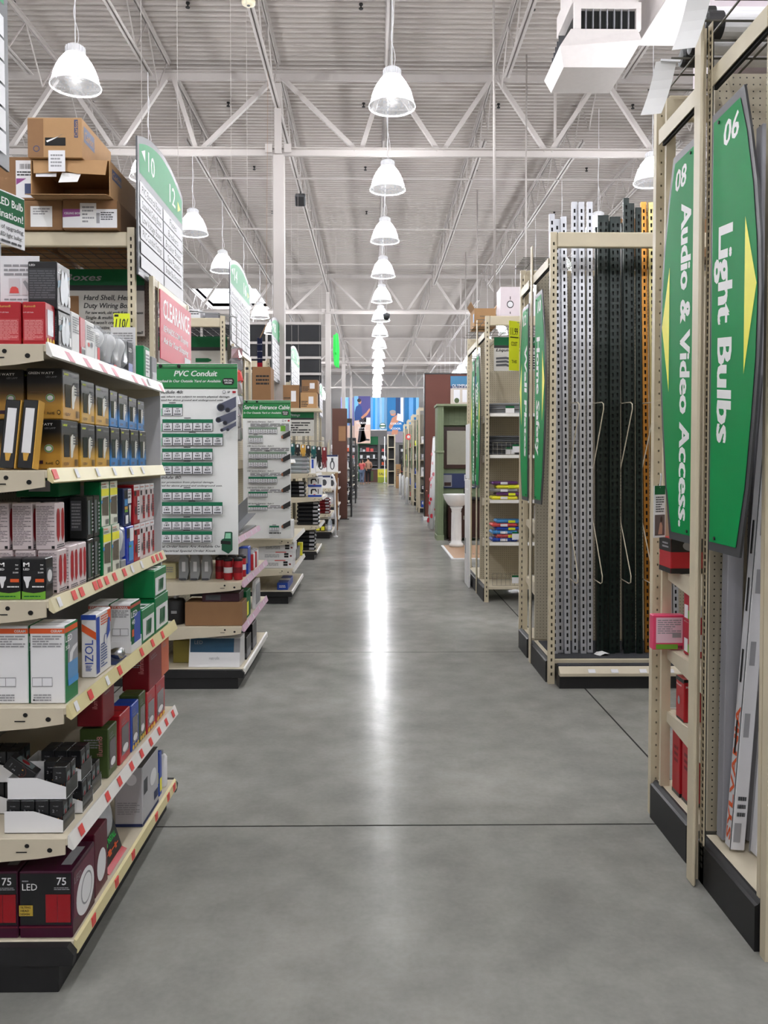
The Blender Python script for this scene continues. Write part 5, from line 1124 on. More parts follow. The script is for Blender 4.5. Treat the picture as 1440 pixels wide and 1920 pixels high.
def right_end(ys, label, nb=3, xe=5.2, htop=3.2, deck=True, cv=(-.055, -.042), slot=(.006, .009), sy=-.035):
    y0, ym, y1 = ys; X = 1.25
    u = Unit('gondola_run', label, 'shelving', ((X + xe) / 2, ym, 0))
    for y, s in ((y0, 1), (y1, -1)):
        p = u.part('upright', BEIGE, lambda b: (slotted(b, X + .02, y, 0, htop, 'y', .045, .035, .0508, slot, -1), b.box(X - .003, X, y - .001, y + .036, 0, htop)))
        u.part('slot_shade_back', DARK, lambda b: slot_shade_back(b, X + .02, y, 0, htop, 'y', .02, .03, -1), p)
        u.part('rear_strip', BEIGE, lambda b: b.box(X + .01, X + .05, *sorted((y + s * .07, y + s * .09)), .1, htop - .05))
    u.part('post_cover', BEIGE, lambda b: b.box(X + cv[0], X + cv[1], ym - .062, ym + .004, 0, htop + .06, .005)); u.part('post', BEIGE, lambda b: b.box(X + cv[1], X - .012, ym - .004, ym + .003, 0, htop))
    p = u.part('slot_strip', BEIGE, lambda b: slotted(b, X - .012, ym + sy, 0, htop, 'x', .038, .003, .0254, (.018, .018), -1)); u.part('slot_shade_back', DARK, lambda b: slot_shade_back(b, X - .012, ym + sy, 0.05, htop - .05, 'x', .036, .0075, -1), p)
    for a, c in ((y0 + .05, ym - .025), (ym + .115, y1 - .05)):
        p = u.part('end_rail', BEIGE, lambda b: (b.box(X - .01, X - .006, a, c, 2.965, 3.03), b.box(X - .006, X + .03, a, c, 3.026, 3.03)))
        u.part('rail_shade_bar', DARK, lambda b: b.box(X + .0, X + .012, a + .02, c - .02, 2.955, 2.985), p)  # dark bar under the rail, painted as its shadow gap
        u.part('kick_plate', BLACK, lambda b: b.prism([(X - .012, 0), (X + .02, 0), (X + .02, .168), (X + .01, .168), (X - .002, .155), (X - .012, .15)], 'y', a + .005, c + .03))
        u.part('base_deck', BEIGE2, lambda b: b.box(X + .021, xe, a - .02, c + .03, .14, .168, .002))
    u.part('back_panel', PEG, lambda b: b.box(X + .035, xe, ym + .03, ym + .06, .17, 3.05))
    u.part('beam', BEIGE, lambda b: b.box(X + .045, xe, y0 - .02, y0 + .02, 3.09, 3.195, .006)); u.part('beam', BEIGE, lambda b: b.box(X + .045, xe, y1 - .02, y1 + .02, 3.09, 3.195, .006))
    dy0 = y0 if deck else ym + .05
    p = u.part('wire_deck', WIRE, lambda b: [b.box(X - .06, xe, dy0 + .05 + (y1 - dy0 - .1) * k / 7 - .003, dy0 + .05 + (y1 - dy0 - .1) * k / 7 + .003, 3.2, 3.206) for k in range(8)] + [b.box(X + .02 + .12 * k, X + .026 + .12 * k, dy0 + .03, y1 - .03, 3.194, 3.2) for k in range(int((xe - X) / .12))])
    p['kind'] = 'stuff'
    for k in range(1, nb + 1):
        x = X + .03 + k * (xe - X - .05) / nb
        for y, s in ((y0, -1), (y1, 1)):
            u.part('upright', BEIGE, lambda b: b.box(x - .025, x + .025, y - .02, y + .02, 0, htop))
    return u
def fshelf(u, x0, x1, ya, yb, z, front):
    """shelf running along X; front edge at y=front"""
    p = u.part('shelf', BEIGE2, lambda b: b.box(x0, x1, min(ya, yb), max(ya, yb), z - .024, z - .0015, .002)); back = ya if abs(yb - front) < abs(ya - front) else yb
    u.part('bracket', BEIGE2, lambda b: b.prism([(front, z - .003), (back, z - .003), (back, z - .1), (front, z - .045)], 'x', x0 - .006, x0 - .002), p)
    s = -1 if front < back else 1
    u.part('price_strip', STRIPW, lambda b: b.prism([(front + s * .001, z + .003), (front + s * .006, z + .003), (front + s * .014, z - .034), (front + s * .001, z - .03)], 'x', x0, x1), p)
    return p
# ---- first run: 06 / 08
r1 = right_end((2.575, 3.1, 3.665), 'beige gondola end carrying the light bulbs and audio video signs', 3)
for z in (1.125, .78, .502): fshelf(r1, 1.29, 4.9, 3.165, 3.6, z, 3.6)
end_sign(1.215, 2.968, -1, '06', 'Light Bulbs', 'green half-lens end sign reading Light Bulbs with arrow', sv=(.73, .48))
end_sign(1.226, 3.134, 1, '08', 'Audio & Video Access.', 'green half-lens end sign reading Audio and Video Access with arrow')
# leaning tube cartons
def tube_carton(name, label, x, y, w, d, h, lx, ly, m, fn, z=.1745):
    t = thing(name, label, 'carton', (x, y, z)); t.rotation_euler = (ly, lx, 0)
    b = MB(); b.box(-w / 2, w / 2, -d / 2, d / 2, 0.004, h, .003); b.build('carton', m, t)
    f1 = Face((-w / 2, -d / 2, 0), (1, 0, 0), (0, 0, 1), w, h); f2 = Face((-w / 2, d / 2, 0), (0, -1, 0), (0, 0, 1), d, h, N=(-1, 0, 0)); fn(f1, f2); f1.done(t); f2.done(t)
TW = mat('tube_carton_white', (216, 216, 220), .5)
def g1(f, l):
    l.txt('SYLVANIA', .75, .02, .6, ORANGE, w=.28, rot=90, bold=.03); l.rect(.85, 0, .95, 1, DGREY, 'edge_line')
    for v in (.2, .35, .5, .62): l.rect(.3, v, .55, v + .07, INK, 'print_block'); f.rect(.2, v + .04, .6, v + .09, GREY, 'print_block')
    f.rect(.1, .02, .6, .06, GREY, 'print_block'); f.lines(.2, .07, .8, .12, 3, DGREY)
tube_carton('lamp_tube_carton', 'tall narrow white lamp tube carton leaning against the pegboard', 1.325, 2.98, .05, .055, 1.75, .07, 0, TW, g1)
def g2(f, l):
    f.txt('I-OEGF #', .7, .06, .45, INK, w=.055, rot=90, bold=.02); f.rect(.25, .02, .7, .055, INK, 'print_block'); f.rect(.3, .024, .65, .051, TW, 'print_block'); f.rect(.3, .12, .75, .24, INK, 'print_block')
    for k in range(9): f.rect(.36, .125 + .0125 * k, .7, .132 + .0125 * k, TW, 'print_block')
    f.txt('36 3RA', .7, .42, .35, GREY, w=.08, rot=90, bold=0); l.rect(.1, 0, .3, 1, GREY, 'edge_line')
tube_carton('lamp_tube_carton', 'tall white lamp tube carton with black bar frames beside the narrow one', 1.402, 2.93, .07, .06, 1.9, .07, 0, TW, g2)
PERI = mat('periwinkle', (92, 104, 176), .45); LG = mat('carton_silver', (186, 186, 192), .5)
def g3(f, l):
    f.rect(.12, .03, 1, .25, PERI); f.rect(.3, .16, .85, .23, LG, 'print_block'); f.rect(.34, .165, .8, .215, PERI, 'print_block'); f.txt('T12', .4, .12, .018, WHITE, w=.4); f.lines(.3, .1, .8, .115, 1, WHITE); f.txt('10', .5, .05, .012, WHITE, w=.2)
    f.lines(.15, .262, .95, .272, 1, DGREY); f.txt('Fluorescent', .12, .28, .013, INK, w=.84); f.txt('PRO', .14, .305, .03, INK, w=.65, shear=.2, bold=.04); f.txt('4100K', .15, .345, .02, GREY, w=.5, bold=0); f.txt('White', .14, .375, .024, PERI, w=.6, bold=.04); f.txt('Cool', .14, .405, .024, PERI, w=.5, bold=.04); f.txt('SYLVANIA', .13, .44, .026, ORANGE, w=.84, shear=.2, bold=.05)
    f.rect(.15, .49, 1, .54, INK); f.txt('96"', .2, .52, .012, WHITE, w=.3); f.txt('1 1/2"', .2, .495, .012, WHITE, w=.35); f.rect(.3, .55, 1, .575, INK)
    for k in range(5): f.rect(.15, .58 + .017 * k, 1, .594 + .017 * k, mat('slate_blue', (70, 86, 130), .5), 'print_block')
    f.rect(.15, .67, 1, .83, PERI); f.rect(.15, .88, 1, .98, PERI)
tube_carton('lamp_tube_carton', 'wide silver and periwinkle fluorescent lamp carton standing on the base', 1.53, 2.78, .17, .12, 1.78, .02, -.01, LG, g3)
for i, (x, y, h) in enumerate(((1.33, 3.055, 2.6), (1.42, 3.05, 2.65), (1.5, 3.05, 2.62))):
    tube_carton('lamp_tube_carton', 'very tall plain grey lamp carton standing behind the printed ones', x, y, .06, .05, h, .01, 0, mat('carton_ash', (150, 150, 156), .6), lambda f, l: l.rect(.3, .1, .5, .9, GREY, 'edge_line'))
    bpy.context.scene.collection.objects
for o in COL.objects:
    if o.get('label') == 'very tall plain grey lamp carton standing behind the printed ones': o['group'] = 'plain tall lamp cartons'
# goods on the 08 side
c = Carton('speaker_carton', 'red and black audio carton on the top shelf below the audio sign', 1.31, 3.49, 1.125, .14, .14, .145, RED); f = c.face('L'); f.rect(0, .62, 1, 1, BLK2); f.rect(0, 0, 1, .15, BLK2); f.lines(.3, .7, .8, .9, 2, GREY); f = c.face('F'); f.rect(0, .62, 1, 1, BLK2); f.rect(0, 0, 1, .15, BLK2); f.ell(.6, .8, .25, .15, GREY); c.done()
c = Carton('cable_carton', 'pink and lime carton with a white spec label overhanging its shelf', 1.27, 3.545, .782, .135, .045, .15, PINK); f = c.face('F'); f.rect(.1, .2, .95, .93, mat('pale_pink', (232, 200, 214), .5)); f.lines(.15, .45, .9, .88, 7, GREY); f.rect(.1, .02, .8, .16, LIME); f.bars(.8, .03, .95, .12); f.rect(.62, .35, .9, .5, GREY); c.done()
for i, (x, y, z, h) in enumerate(((1.365, 3.42, .7805, .14), (1.365, 3.42, .922, .14))):
    c = Carton('cable_carton', ['red and lime carton standing behind the pink one', 'red and lime carton stacked on its red twin'][i], x, y, z, .1, .1, h, mat('crimson', (176, 22, 50), .4)); f = c.face('L'); f.rect(.1, .1, .5, .5, PAPER); f.rect(.5, .1, .9, .35, LIME); f = c.face('F'); f.rect(.1, .2, .4, .7, PAPER); f.rect(.5, .1, .9, .3, LIME); c.done()
c = Carton('sensor_carton', 'red sensor carton with a white window on the lower shelf', 1.335, 3.45, .5025, .08, .09, .18, RED); f = c.face('L'); f.rect(0, .9, 1, 1, BLK2); f.rect(.1, .0, 1, .05, BLK2); f.txt('Honeywell', .1, .8, .05, WHITE, w=.6); f.ell(.4, .45, .15, .1, GREY); f = c.face('F'); f.rect(0, .93, 1, 1, BLK2); f.ell(.5, .45, .2, .1, PAPER); f.txt('Honeywell', .1, .8, .05, WHITE, w=.7); c.done()
for i, (x, y) in enumerate(((1.33, 3.49), (1.335, 3.39))):
    c = Carton('sensor_carton', ['tall dark red carton on the base behind the post', 'tall dark red carton on the base beside its twin'][i], x, y, .1685, .07, .085, .27, RED); f = c.face('L'); f.rect(0, 0, 1, .06, BLK2); f.lines(.3, .5, .8, .8, 3, DRED); f = c.face('F'); f.rect(0, 0, 1, .06, BLK2); c.done()
t = thing('hang_tag', 'small white card with a seated person photo hooked beside the audio sign', 'card', (1.215, 3.49, 1.27)); t.rotation_euler = (0, 0, .5)
b = MB(); b.box(-.035, .035, -.001, .001, 0, .22); b.build('card', PAPER, t); b = MB(); b.tube([(0, 0, .21), (.02, .01, .26), (.04, .03, .27)], .003, 6); b.build('hook', STEEL, t)
f = Face((-.035, -.001, 0), (1, 0, 0), (0, 0, 1), .07, .22); f.rect(0.05, .83, .95, 1, DGREEN); f.lines(.15, .48, .85, .8, 7, DGREY); f.rect(.08, .04, .92, .44, mat('photo_grey', (96, 84, 84), .5), 'photo'); f.poly([(.35, .06), (.7, .06), (.72, .22), (.62, .3), (.5, .28)], mat('photo_skin', (180, 140, 120), .5), 'photo'); f.ell(.62, .35, .1, .06, mat('photo_hair', (60, 40, 36), .5), 'photo', 12); f.done(t)
# stock on top of the first run
for i, (y, z, r) in enumerate(((3.2, 3.262, .05), (3.32, 3.247, .035), (3.42, 3.247, .035), (3.265, 3.335, .033), (2.9, 3.284, .07))):
    t = thing('capped_tube', ['white cardboard tube with black end cap over the sign post', 'thin white tube with black cap lying on the wire deck', 'thin white tube with black cap beyond the first thin one', 'thin white tube with black cap resting on the other tubes', 'thick ribbed white tube with a large black cap'][i], 'tube', (1.3, y, z))
    b = MB(); b.M = Matrix.Rotation(PI / 2, 4, 'Y'); b.lathe([(r, 0)] + [(r if k % 2 else r * .96, .05 + .03 * k) for k in range(30 if i == 4 else 2)] + [(r, 1.6)], 18); b.build('tube', OSW, t)
    b = MB(); b.M = Matrix.Rotation(-PI / 2, 4, 'Y'); b.lathe([(r * 1.06, -.03), (r * 1.06, .03), (r * .9, .04), (r * .4, .042)], 18); b.build('end_cap', BLACK, t)
c = Carton('stock_carton', 'white carton with pink print standing on top of the first right gondola', 1.6, 3.56, 3.207, .4, .18, .6, mat('pinkish_white', (226, 214, 220), .5)); f = c.face('L'); f.lines(.2, .5, .8, .9, 4, PINK); c.done()
for i, (y, z) in enumerate(((3.37, 2.99), (3.02, 3.08))):
    t = thing('stock_note', ['white stock note curling off the tube ends above the audio sign', 'white stock note hanging from the large black cap above the post'][i], 'paper', (1.12, y, z)); t.rotation_euler = (0, .28, -.55)
    b = MB(); n = 6
    for k in range(n):
        q0, q1 = k / n, (k + 1) / n; y0_, y1_ = .02 * math.sin(q0 * 3), .02 * math.sin(q1 * 3)
        b.add([(-.04, y0_, .21 * q0), (.04, y0_ + .006, .21 * q0 + .015), (.04, y1_ + .006, .21 * q1 + .015), (-.04, y1_, .21 * q1), (-.04, y0_ + .001, .21 * q0), (.04, y0_ + .007, .21 * q0 + .015), (.04, y1_ + .007, .21 * q1 + .015), (-.04, y1_ + .001, .21 * q1)], [(0, 1, 2, 3), (7, 6, 5, 4), (0, 4, 5, 1), (2, 6, 7, 3), (1, 5, 6, 2), (0, 3, 7, 4)])
    b.build('sheet', WHITE, t); b = MB(); b.box(-.02, .06, -.004, .004, .212, .22); b.build('tape', PAPER, t)

# ---- second run: 10 / 12 with strut channel bay facing the camera
r2 = right_end((5.84, 6.5, 7.02), 'beige gondola carrying the home safety and wall plates signs', 3, deck=False, cv=(-.02, -.0125), slot=(.012, .022))
end_sign(1.215, 6.2, -1, '10', 'Home Safety', 'green half-lens end sign reading Home Safety with arrow')
end_sign(1.221, 6.5, 1, '12', 'Wall Plates', 'green half-lens end sign reading Wall Plates with arrow')
for z in (1.1, .62): fshelf(r2, 1.29, 4.9, 6.565, 6.95, z, 6.95)
r2b = Unit('low_platform', 'low display base with charcoal carpet under the strut channels', 'platform', (3.2, 5.76, 0))
r2b.part('carpet', mat('carpet_charcoal', (54, 55, 60), .95, var=.3, scale=90, bump=.4), lambda b: b.box(1.3, 4.8, 5.752, 5.815, .138, .158, .004)); r2b.part('front_strip', BEIGE2, lambda b: b.prism([(5.70, .11), (5.75, .15), (5.75, .09), (5.70, .09)], 'x', 1.3, 4.8)); r2b.part('kick_plate', BLACK, lambda b: b.box(1.3, 4.8, 5.72, 5.815, 0, .089, .002)); r2b.part('core', BLACK, lambda b: b.box(1.3, 4.8, 5.752, 5.815, .09, .137))
for k, x in enumerate((1.5, 1.66, 1.86, 2.05)): r2b.part('price_tag', PAPER, lambda b: b.prism([(5.702, .114), (5.725, .133), (5.725, .135), (5.702, .116)], 'x', x, x + .05))
cp = r2.part('carpet', MATS['carpet_charcoal'], lambda b: b.box(1.3, 5.1, 5.9, 6.47, .1682, .174, .002))
# strut channels
SL, SW_, SD = 3.25, .041, .021
def strut_mesh(b, rnd):
    h = SW_ / 2; sw, sh, pt = .0135, .0285, .0508
    b.box(-h, -sw / 2, -.0025, 0, 0, SL); b.box(sw / 2, h, -.0025, 0, 0, SL); z = .02; b.box(-sw / 2, sw / 2, -.0025, 0, 0, z)
    while z + pt < SL: b.box(-sw / 2, sw / 2, -.0025, 0, z + sh, z + pt); z += pt
    b.box(-sw / 2, sw / 2, -.0025, 0, z, SL)
    for s in (-1, 1): b.box(*sorted((s * h, s * (h - .0025))), 0.0, SD, 0, SL); b.box(*sorted((s * (h - .0025), s * (h - .009))), SD - .0025, SD, 0, SL)
SILV = mat('strut_silver', (196, 198, 204), .32, .45, var=.1, scale=4); SGRN = mat('strut_green', (14, 30, 26), .35, .3); SGLD = mat('strut_gold', (186, 128, 56), .3, .7, var=.15, scale=5); SYEL = mat('strut_zinc', (170, 160, 110), .3, .7)
bm_ = MB(); strut_mesh(bm_, 0); proto = bm_.build('channel', SILV); base_mesh = proto.data; bpy.data.objects.remove(proto)
mm = {}
_b = MB(); _b.box(-SW_ / 2 + .0026, SW_ / 2 - .0026, SD - .0055, SD - .003, 0, SL); _o = _b.build('slot_shade_plate', mat('strut_painted_shade', (44, 46, 48), .6, .3)); in_me = _o.data; bpy.data.objects.remove(_o)  # dark plate added in the open channel, painting shade behind its slots
for m in (SILV, SGRN, SGLD, SYEL):
    q = base_mesh.copy(); q.materials.clear(); q.materials.append(m); mm[m.name] = q
seq = [(1.335, 1.325, SILV, 0), (1.381, 1.37, SILV, -.03), (1.427, 1.415, SILV, -.02), (1.49, 1.5, SILV, .1), (1.545, 1.545, SILV, .09), (1.6, 1.615, SILV, .1),
       (1.665, 1.685, SGRN, -.01), (1.71, 1.735, SGRN, 0), (1.755, 1.78, SGRN, -.02), (1.80, 1.825, SGRN, -.01), (1.865, 1.875, SGRN, .12), (1.915, 1.925, SGRN, .09), (1.96, 1.968, SGRN, .05), (2.03, 2.02, SGLD, .1), (2.075, 2.065, SYEL, .09), (2.12, 2.11, SYEL, .08), (2.18, 2.17, SILV, .05), (2.24, 2.23, SILV, .05)] + [(1.69 + .047 * k, 1.70 + .047 * k, SGRN, -.06 + .02 * (k % 3)) for k in (0, 1, 2)] + [(1.89 + .047 * k, 1.895 + .047 * k, SGRN, -.03) for k in (0, 1)] + [(1.515, 1.53, SILV, -.1), (1.565, 1.58, SILV, -.08), (1.36, 1.36, SILV, -.12), (1.41, 1.405, SILV, -.14)]
for i, (xb_, xt, m, dz) in enumerate(seq):
    y0 = 6.02 + (0 if i % 2 == 0 else .03) if i < 18 else 6.14; lab, gr = {'strut_silver': ('silver slotted strut channel leaning in the display bay', 'silver strut channels'), 'strut_green': ('dark green slotted strut channel leaning in the display bay', 'dark green strut channels'), 'strut_gold': ('gold slotted strut channel leaning next to the dark green ones', None), 'strut_zinc': ('pale zinc strut channel leaning beyond the gold one', 'zinc strut channels')}[m.name]
    if i in (16, 17): lab, gr = 'silver strut channel standing beyond the zinc ones', 'silver strut channels at the far side'
    t = thing('strut_channel', lab, 'strut channel', (xb_, y0, .176), group=gr); t.rotation_euler = (-.045, math.atan2(xt - xb_, 3.2), RND.uniform(-.02, .02))
    o = bpy.data.objects.new('channel', mm[m.name]); COL.objects.link(o); o.parent = t; o.scale = (1, 1, (3.25 + dz) / 3.25)
    o2_ = bpy.data.objects.new('slot_shade_plate', in_me); COL.objects.link(o2_); o2_.parent = t; o2_.scale = o.scale
t = thing('scrap_paper', 'crumpled white scrap of paper on the charcoal carpet', 'paper', (1.67, 5.98, .1745)); b = MB(); r = random.Random(4)
b.add([(.06 * math.cos(a) * r.uniform(.7, 1.1), .04 * math.sin(a), r.uniform(0, .02)) for a in [2 * PI * k / 9 for k in range(9)]] + [(0, 0, .03)], [(k, (k + 1) % 9, 9) for k in range(9)]); b.build('scrap', WHITE, t)
for i, x in enumerate((1.459, 1.633, 1.838, 1.998)):
    t = thing('wire_divider', 'bent beige wire divider looped out in front of the strut channels', 'wire divider', (x, 6.52, 1.35), group='wire dividers')
    b = MB(); pts = [(0, 0, .68), (0, -.62, .66), (0, -.66, .645), (0, -.665, .61), (0, -.3, .03), (0, -.3, -.05), (0, -.665, -.58), (0, -.66, -.625), (0, -.62, -.64), (0, 0, -.62)]
    b.tube(pts, .004, 7); b.build('wire', BEIGE2, t, True); b = MB(); b.box(-.012, .012, 0, .006, -.64, .7); b.build('back_plate', BEIGE2, t)
c = brown('stock_carton', 'long brown carton lying on top of the strut channel gondola', 1.9, 2.75, 6.58, .4, 3.21, .3, CARDD); c.done()
t = thing('price_flag', 'tall fluorescent yellow flag with black writing beside the wall plates sign', 'sign', (1.2, 7.06, 2.36)); t.rotation_euler = (0, 0, .5); b = MB(); b.box(-.055, .055, -.001, .001, 0, .42); b.build('flag', FLUO, t); b = MB(); b.tube([(.03, 0, .41), (.06, -.005, .41)], .003, 5); b.build('clip', STEEL, t)
f = Face((-.055, -.001, 0), (1, 0, 0), (0, 0, 1), .11, .42); f.txt('11.99', .5, .72, .14, INK, al='c', w=.7); f.txt('COST', .5, .5, .08, INK, al='c', w=.6); f.txt('THIS', .5, .15, .06, INK, al='c', w=.5); f.rect(.1, .66, .9, .68, INK); f.done(t)
# wall plate boxes on the far side
for k in range(3):
    c = Carton('plate_carton', 'small grey carton behind the wall plates sign', 1.38 + .02 * k, 6.75, 1.1 if k == 0 else .62 + .0, .1, .15, .12, GREY, group='small cartons behind the wall plates sign')
    if k == 2: c.T.location = (1.52, 6.75, .62)
    c.done()

# ---- third run: wiring devices, near bay stocked with coils
r3 = right_end((9.22, 9.9, 10.98), 'beige gondola carrying the wiring devices sign and cable coils', 3, cv=(-.02, -.0125), slot=(.012, .022))
end_sign(1.215, 9.75, -1, '14', 'Wiring Devices', 'green half-lens end sign reading Wiring Devices')
end_sign(1.221, 9.92, 1, '16', 'Structured Cabling', 'green half-lens end sign farthest along the aisle, partly hidden by a post')
for z in (2.12, 1.652, 1.145, .665): fshelf(r3, 1.31, 4.9, 9.3, 9.92, z, 9.3)
def ex_liq(f, title):
    f.txt('Liquid-Tight', .3, .83, .1, GREY, w=.3, shear=.25); f.txt('Liquid-Tuff  Metallic', .02, .58, .08, INK, w=.5, shear=.2, bold=.03)
    for k in range(3): f.poly([(.02, .4 - .1 * k), (.12, .42 - .1 * k), (.24, .34 - .13 * k), (.24, .28 - .13 * k), (.12, .35 - .1 * k), (.02, .34 - .1 * k)], DGREY, 'picture')
    f.lines(.32, .05, .7, .5, 6, INK)
cat_board(1.36, 2.5, 9.34, 2.6, 2.98, 'Liquid', 'green-headed board with drawings of grey flexible conduit', ex_liq, .58)
COILG = mat('coil_grey', (120, 122, 126), .5)
def coil_pile(label, x, y, z, r, n, m, m2=None):
    t = thing('conduit_coil', label, 'cable coil', (x, y, z)); 
    for k in range(n):
        b = MB(); N = 18; rr = r * (1 - .06 * (k % 2)); b.tube([(rr * math.cos(2 * PI * i / N) * 1.15, rr * math.sin(2 * PI * i / N), .016 + .024 * k) for i in range(N + 1)], .0125, 6); b.build('turn', m, t, True)
    b = MB(); b.box(-.05, .05, -r * 1.02 - .015, -r * 1.02 - .012, .01, .09); b.build('tag', PAPER, t); b = MB(); b.box(-.05, .05, -r * 1.02 - .0165, -r * 1.02 - .015, .065, .09); b.build('tag_header', DGREEN, t)
coil_pile('coil of grey flexible conduit tagged green on the upper shelf', 1.55, 9.6, 2.12, .2, 5, COILG); coil_pile('large coil of grey flexible conduit on the second shelf', 1.55, 9.6, 1.652, .22, 9, DGREY)
b = None
for i, (z, n, cols, lab) in enumerate(((1.145, 5, (YEL, mat('violet', (96, 50, 110), .4), GREY), 'yellow and violet bagged cord in a pile on the middle shelf'), (.665, 6, (BLUE, TAG, SKY), 'blue and red bagged cord in a pile on the lower shelf'))):
    for k in range(n):
        t = thing('bagged_cord', lab, 'bagged cord', (1.5 + .05 * (k % 2), 9.52, z + .042 * k), group=lab.replace('bagged cord', 'bagged cords')); b = MB(); b.box(-.15, .15, -.12, .12, 0, .04, .016); b.build('bag', cols[k % 3], t); b = MB(); b.box(-.05 + .04 * (k % 2), .03 + .04 * (k % 2), -.1225, -.1205, .006, .034); b.build('label', FLUO if k % 2 else PAPER, t)
for i, z in enumerate((1.652, .665, .17)):
    t = thing('wire_basket', ['wire basket front holding the second-shelf coil', 'wire basket front before the blue and red bags', 'empty wire basket front on the gondola base'][i], 'basket', (1.75, 9.318, z)); b = MB()
    for k in range(17): b.box(-.4 + .05 * k - .0015, -.4 + .05 * k + .0015, 0, .003, 0.002, .14)
    for v in (.004, .07, .14): b.box(-.4, .4, -.003, 0, v, v + .003)
    b.build('grid', CHROME, t); b = MB(); b.box(-.18, -.05, -.006, -.003, .03, .12); b.build('tag', PAPER, t); b = MB(); b.box(-.18, -.05, -.0075, -.006, .1, .12); b.build('tag_header', DGREEN, t)
c = Carton('stock_carton', 'tall white carton with a round black print on the coil gondola', 1.56, 9.6, 3.207, .22, .3, .36, mat('pinkish_white', (226, 214, 220), .5), cat='carton'); f = c.face('F'); f.ell(.5, .45, .18, .12, INK); f.ell(.5, .45, .14, .09, PAPER); f.rect(.48, .6, .52, .7, INK); f.rect(.48, .15, .52, .22, INK); c.done()
c = Carton('stock_carton', 'white carton standing behind the round-printed one', 1.79, 9.7, 3.207, .2, .3, .33, OSW, cat='carton'); c.done()
t = thing('open_carton', 'opened brown carton with blue sticker over the wiring devices sign', 'carton', (1.35, 10.22, 3.207)); b = MB()
for (x0, x1, y0, y1, z0, z1) in ((-.13, .13, -.2, .2, 0, .004), (-.13, -.126, -.2, .2, .004, .22), (.126, .13, -.2, .2, .004, .22), (-.126, .126, -.2, -.196, .004, .22), (-.126, .126, .196, .2, .004, .22)): b.box(x0, x1, y0, y1, z0, z1)
b.build('body', CARD, t)
for s in (-1, 1): b = MB(); b.M = Matrix.Translation((s * .128, 0, .221)) @ Matrix.Rotation(s * .5, 4, 'Y'); b.box(-.002, .002, -.19, .19, 0, .09); b.build('flap', CARD, t)
b = MB(); b.box(-.1312, -.13, -.18, -.1, .06, .16); b.build('sticker', SKY, t)
t = thing('cabinet_door', 'white cabinet door leaning on the far end of the coil gondola', 'door panel', (1.2, 10.5, 0)); b = MB(); b.box(-.012, .012, -.22, .22, 0.0, 1.35, .003); b.build('panel', OSW, t); b = MB(); b.box(-.018, -.0125, -.15, .15, .12, 1.23, .002); b.build('raised_field', WHITE, t); b = MB(); b.box(-.02, -.0185, .02, .12, .4, .6); b.build('label', GREY, t)
b = MB(); b.box(-.003, .003, -.2, .2, 1.36, 2.05); o = b.build('display_sheet', PAPER, t)
# conduit pole to the ceiling
t = thing('conduit_drop', 'thin white conduit pole dropping from the roof to the coil gondola', 'conduit', (1.6, 10.9, 3.207)); b = MB(); b.tube([(0, 0, 0.02), (-.04, 0, ZC - 3.207)], .016, 8); b.build('pipe', CPAINT, t, True); b = MB(); b.box(-.04, .04, -.03, .03, 0, .1, .004); b.build('junction_box', CPAINT, t)
# ================================================================== left side beyond the cable end cap
u4 = end_cap(13.17, 14.45, 'end-cap shelving stacked with black sleeve packs and gloves', [(.55, -.85), (1.0, -.8), (1.38, -.9)], None, 2.5)
SLV = mat('sleeve_black', (26, 27, 30), .25)
def sleeve(x, y, z, w, lab, gr, m=None):
    t = thing('sleeve_pack', lab, 'sleeve pack', (x, y, z), RND.uniform(-.05, .05), gr); b = MB(); b.box(-w / 2, w / 2, -.14, .14, 0, .062, .02); b.build('pack', m or SLV, t); b = MB(); b.box(w / 2 - .1, w / 2 - .02, -.1425, -.1405, .015, .05); b.build('label', GREY, t)
for k in range(5): sleeve(-1.1, 13.4, .14 + .064 * k, .34, 'shiny black sleeve pack piled on the base shelf', 'black sleeve packs on the base')
for k in range(6): sleeve(-1.05, 13.4, .55 + .064 * k, .36, 'shiny black sleeve pack piled on the lower shelf', 'black sleeve packs on the lower shelf')
for k in range(4): sleeve(-1.22, 13.4, 1.0 + .064 * k, .26, 'shiny black sleeve pack beside the faucet boxes', 'black sleeve packs beside the faucet boxes')
for k in range(5): sleeve(-1.24, 13.4, 1.38 + .064 * k, .4, 'folded pale grey drop cloth in the pile under the gloves', 'folded grey drop cloths', mat('cloth_grey', (150, 156, 160), .7))
for k in range(2):
    c = Carton('faucet_carton', ['white and blue faucet carton with black spout picture on the shelf', 'white and blue faucet carton stacked on its twin'][k], -.945, 13.5, 1.0 + .1635 * k, .22, .3, .16, OSW); f = c.face('F'); f.rect(0, 0, 1, .2, BLUE); f.rect(.4, .2, .55, .28, TAG); f.poly([(.2, .3), (.3, .3), (.32, .65), (.5, .7), (.6, .5), (.66, .5), (.58, .82), (.3, .82), (.2, .7)], INK, 'picture'); f.rect(.72, .3, .78, .8, INK, 'picture'); c.done()
c = Carton('caulk_pack', 'narrow white and blue pack standing beside the drop cloths', -.965, 13.3, 1.38, .08, .08, .28, OSW); f = c.face('F'); f.rect(.2, .3, .6, .8, BLUE); f.rect(.1, .85, .9, .95, NAVY); c.done()
t = thing('glove_rail', 'chrome rail on the black sleeve end cap', 'rail', (-1.2, 13.25, 1.9)); b = MB(); b.tube([(-.3, 0, 0), (.42, 0, 0)], .008, 6); b.tube([(-.3, 0, 0), (-.34, .1, 0)], .008, 6); b.build('bar', CHROME, t)
GC = [YEL, mat('teal_cloth', (20, 84, 84), .8), INK, GOLD, INK, MATS['teal_cloth'], INK, DRED]
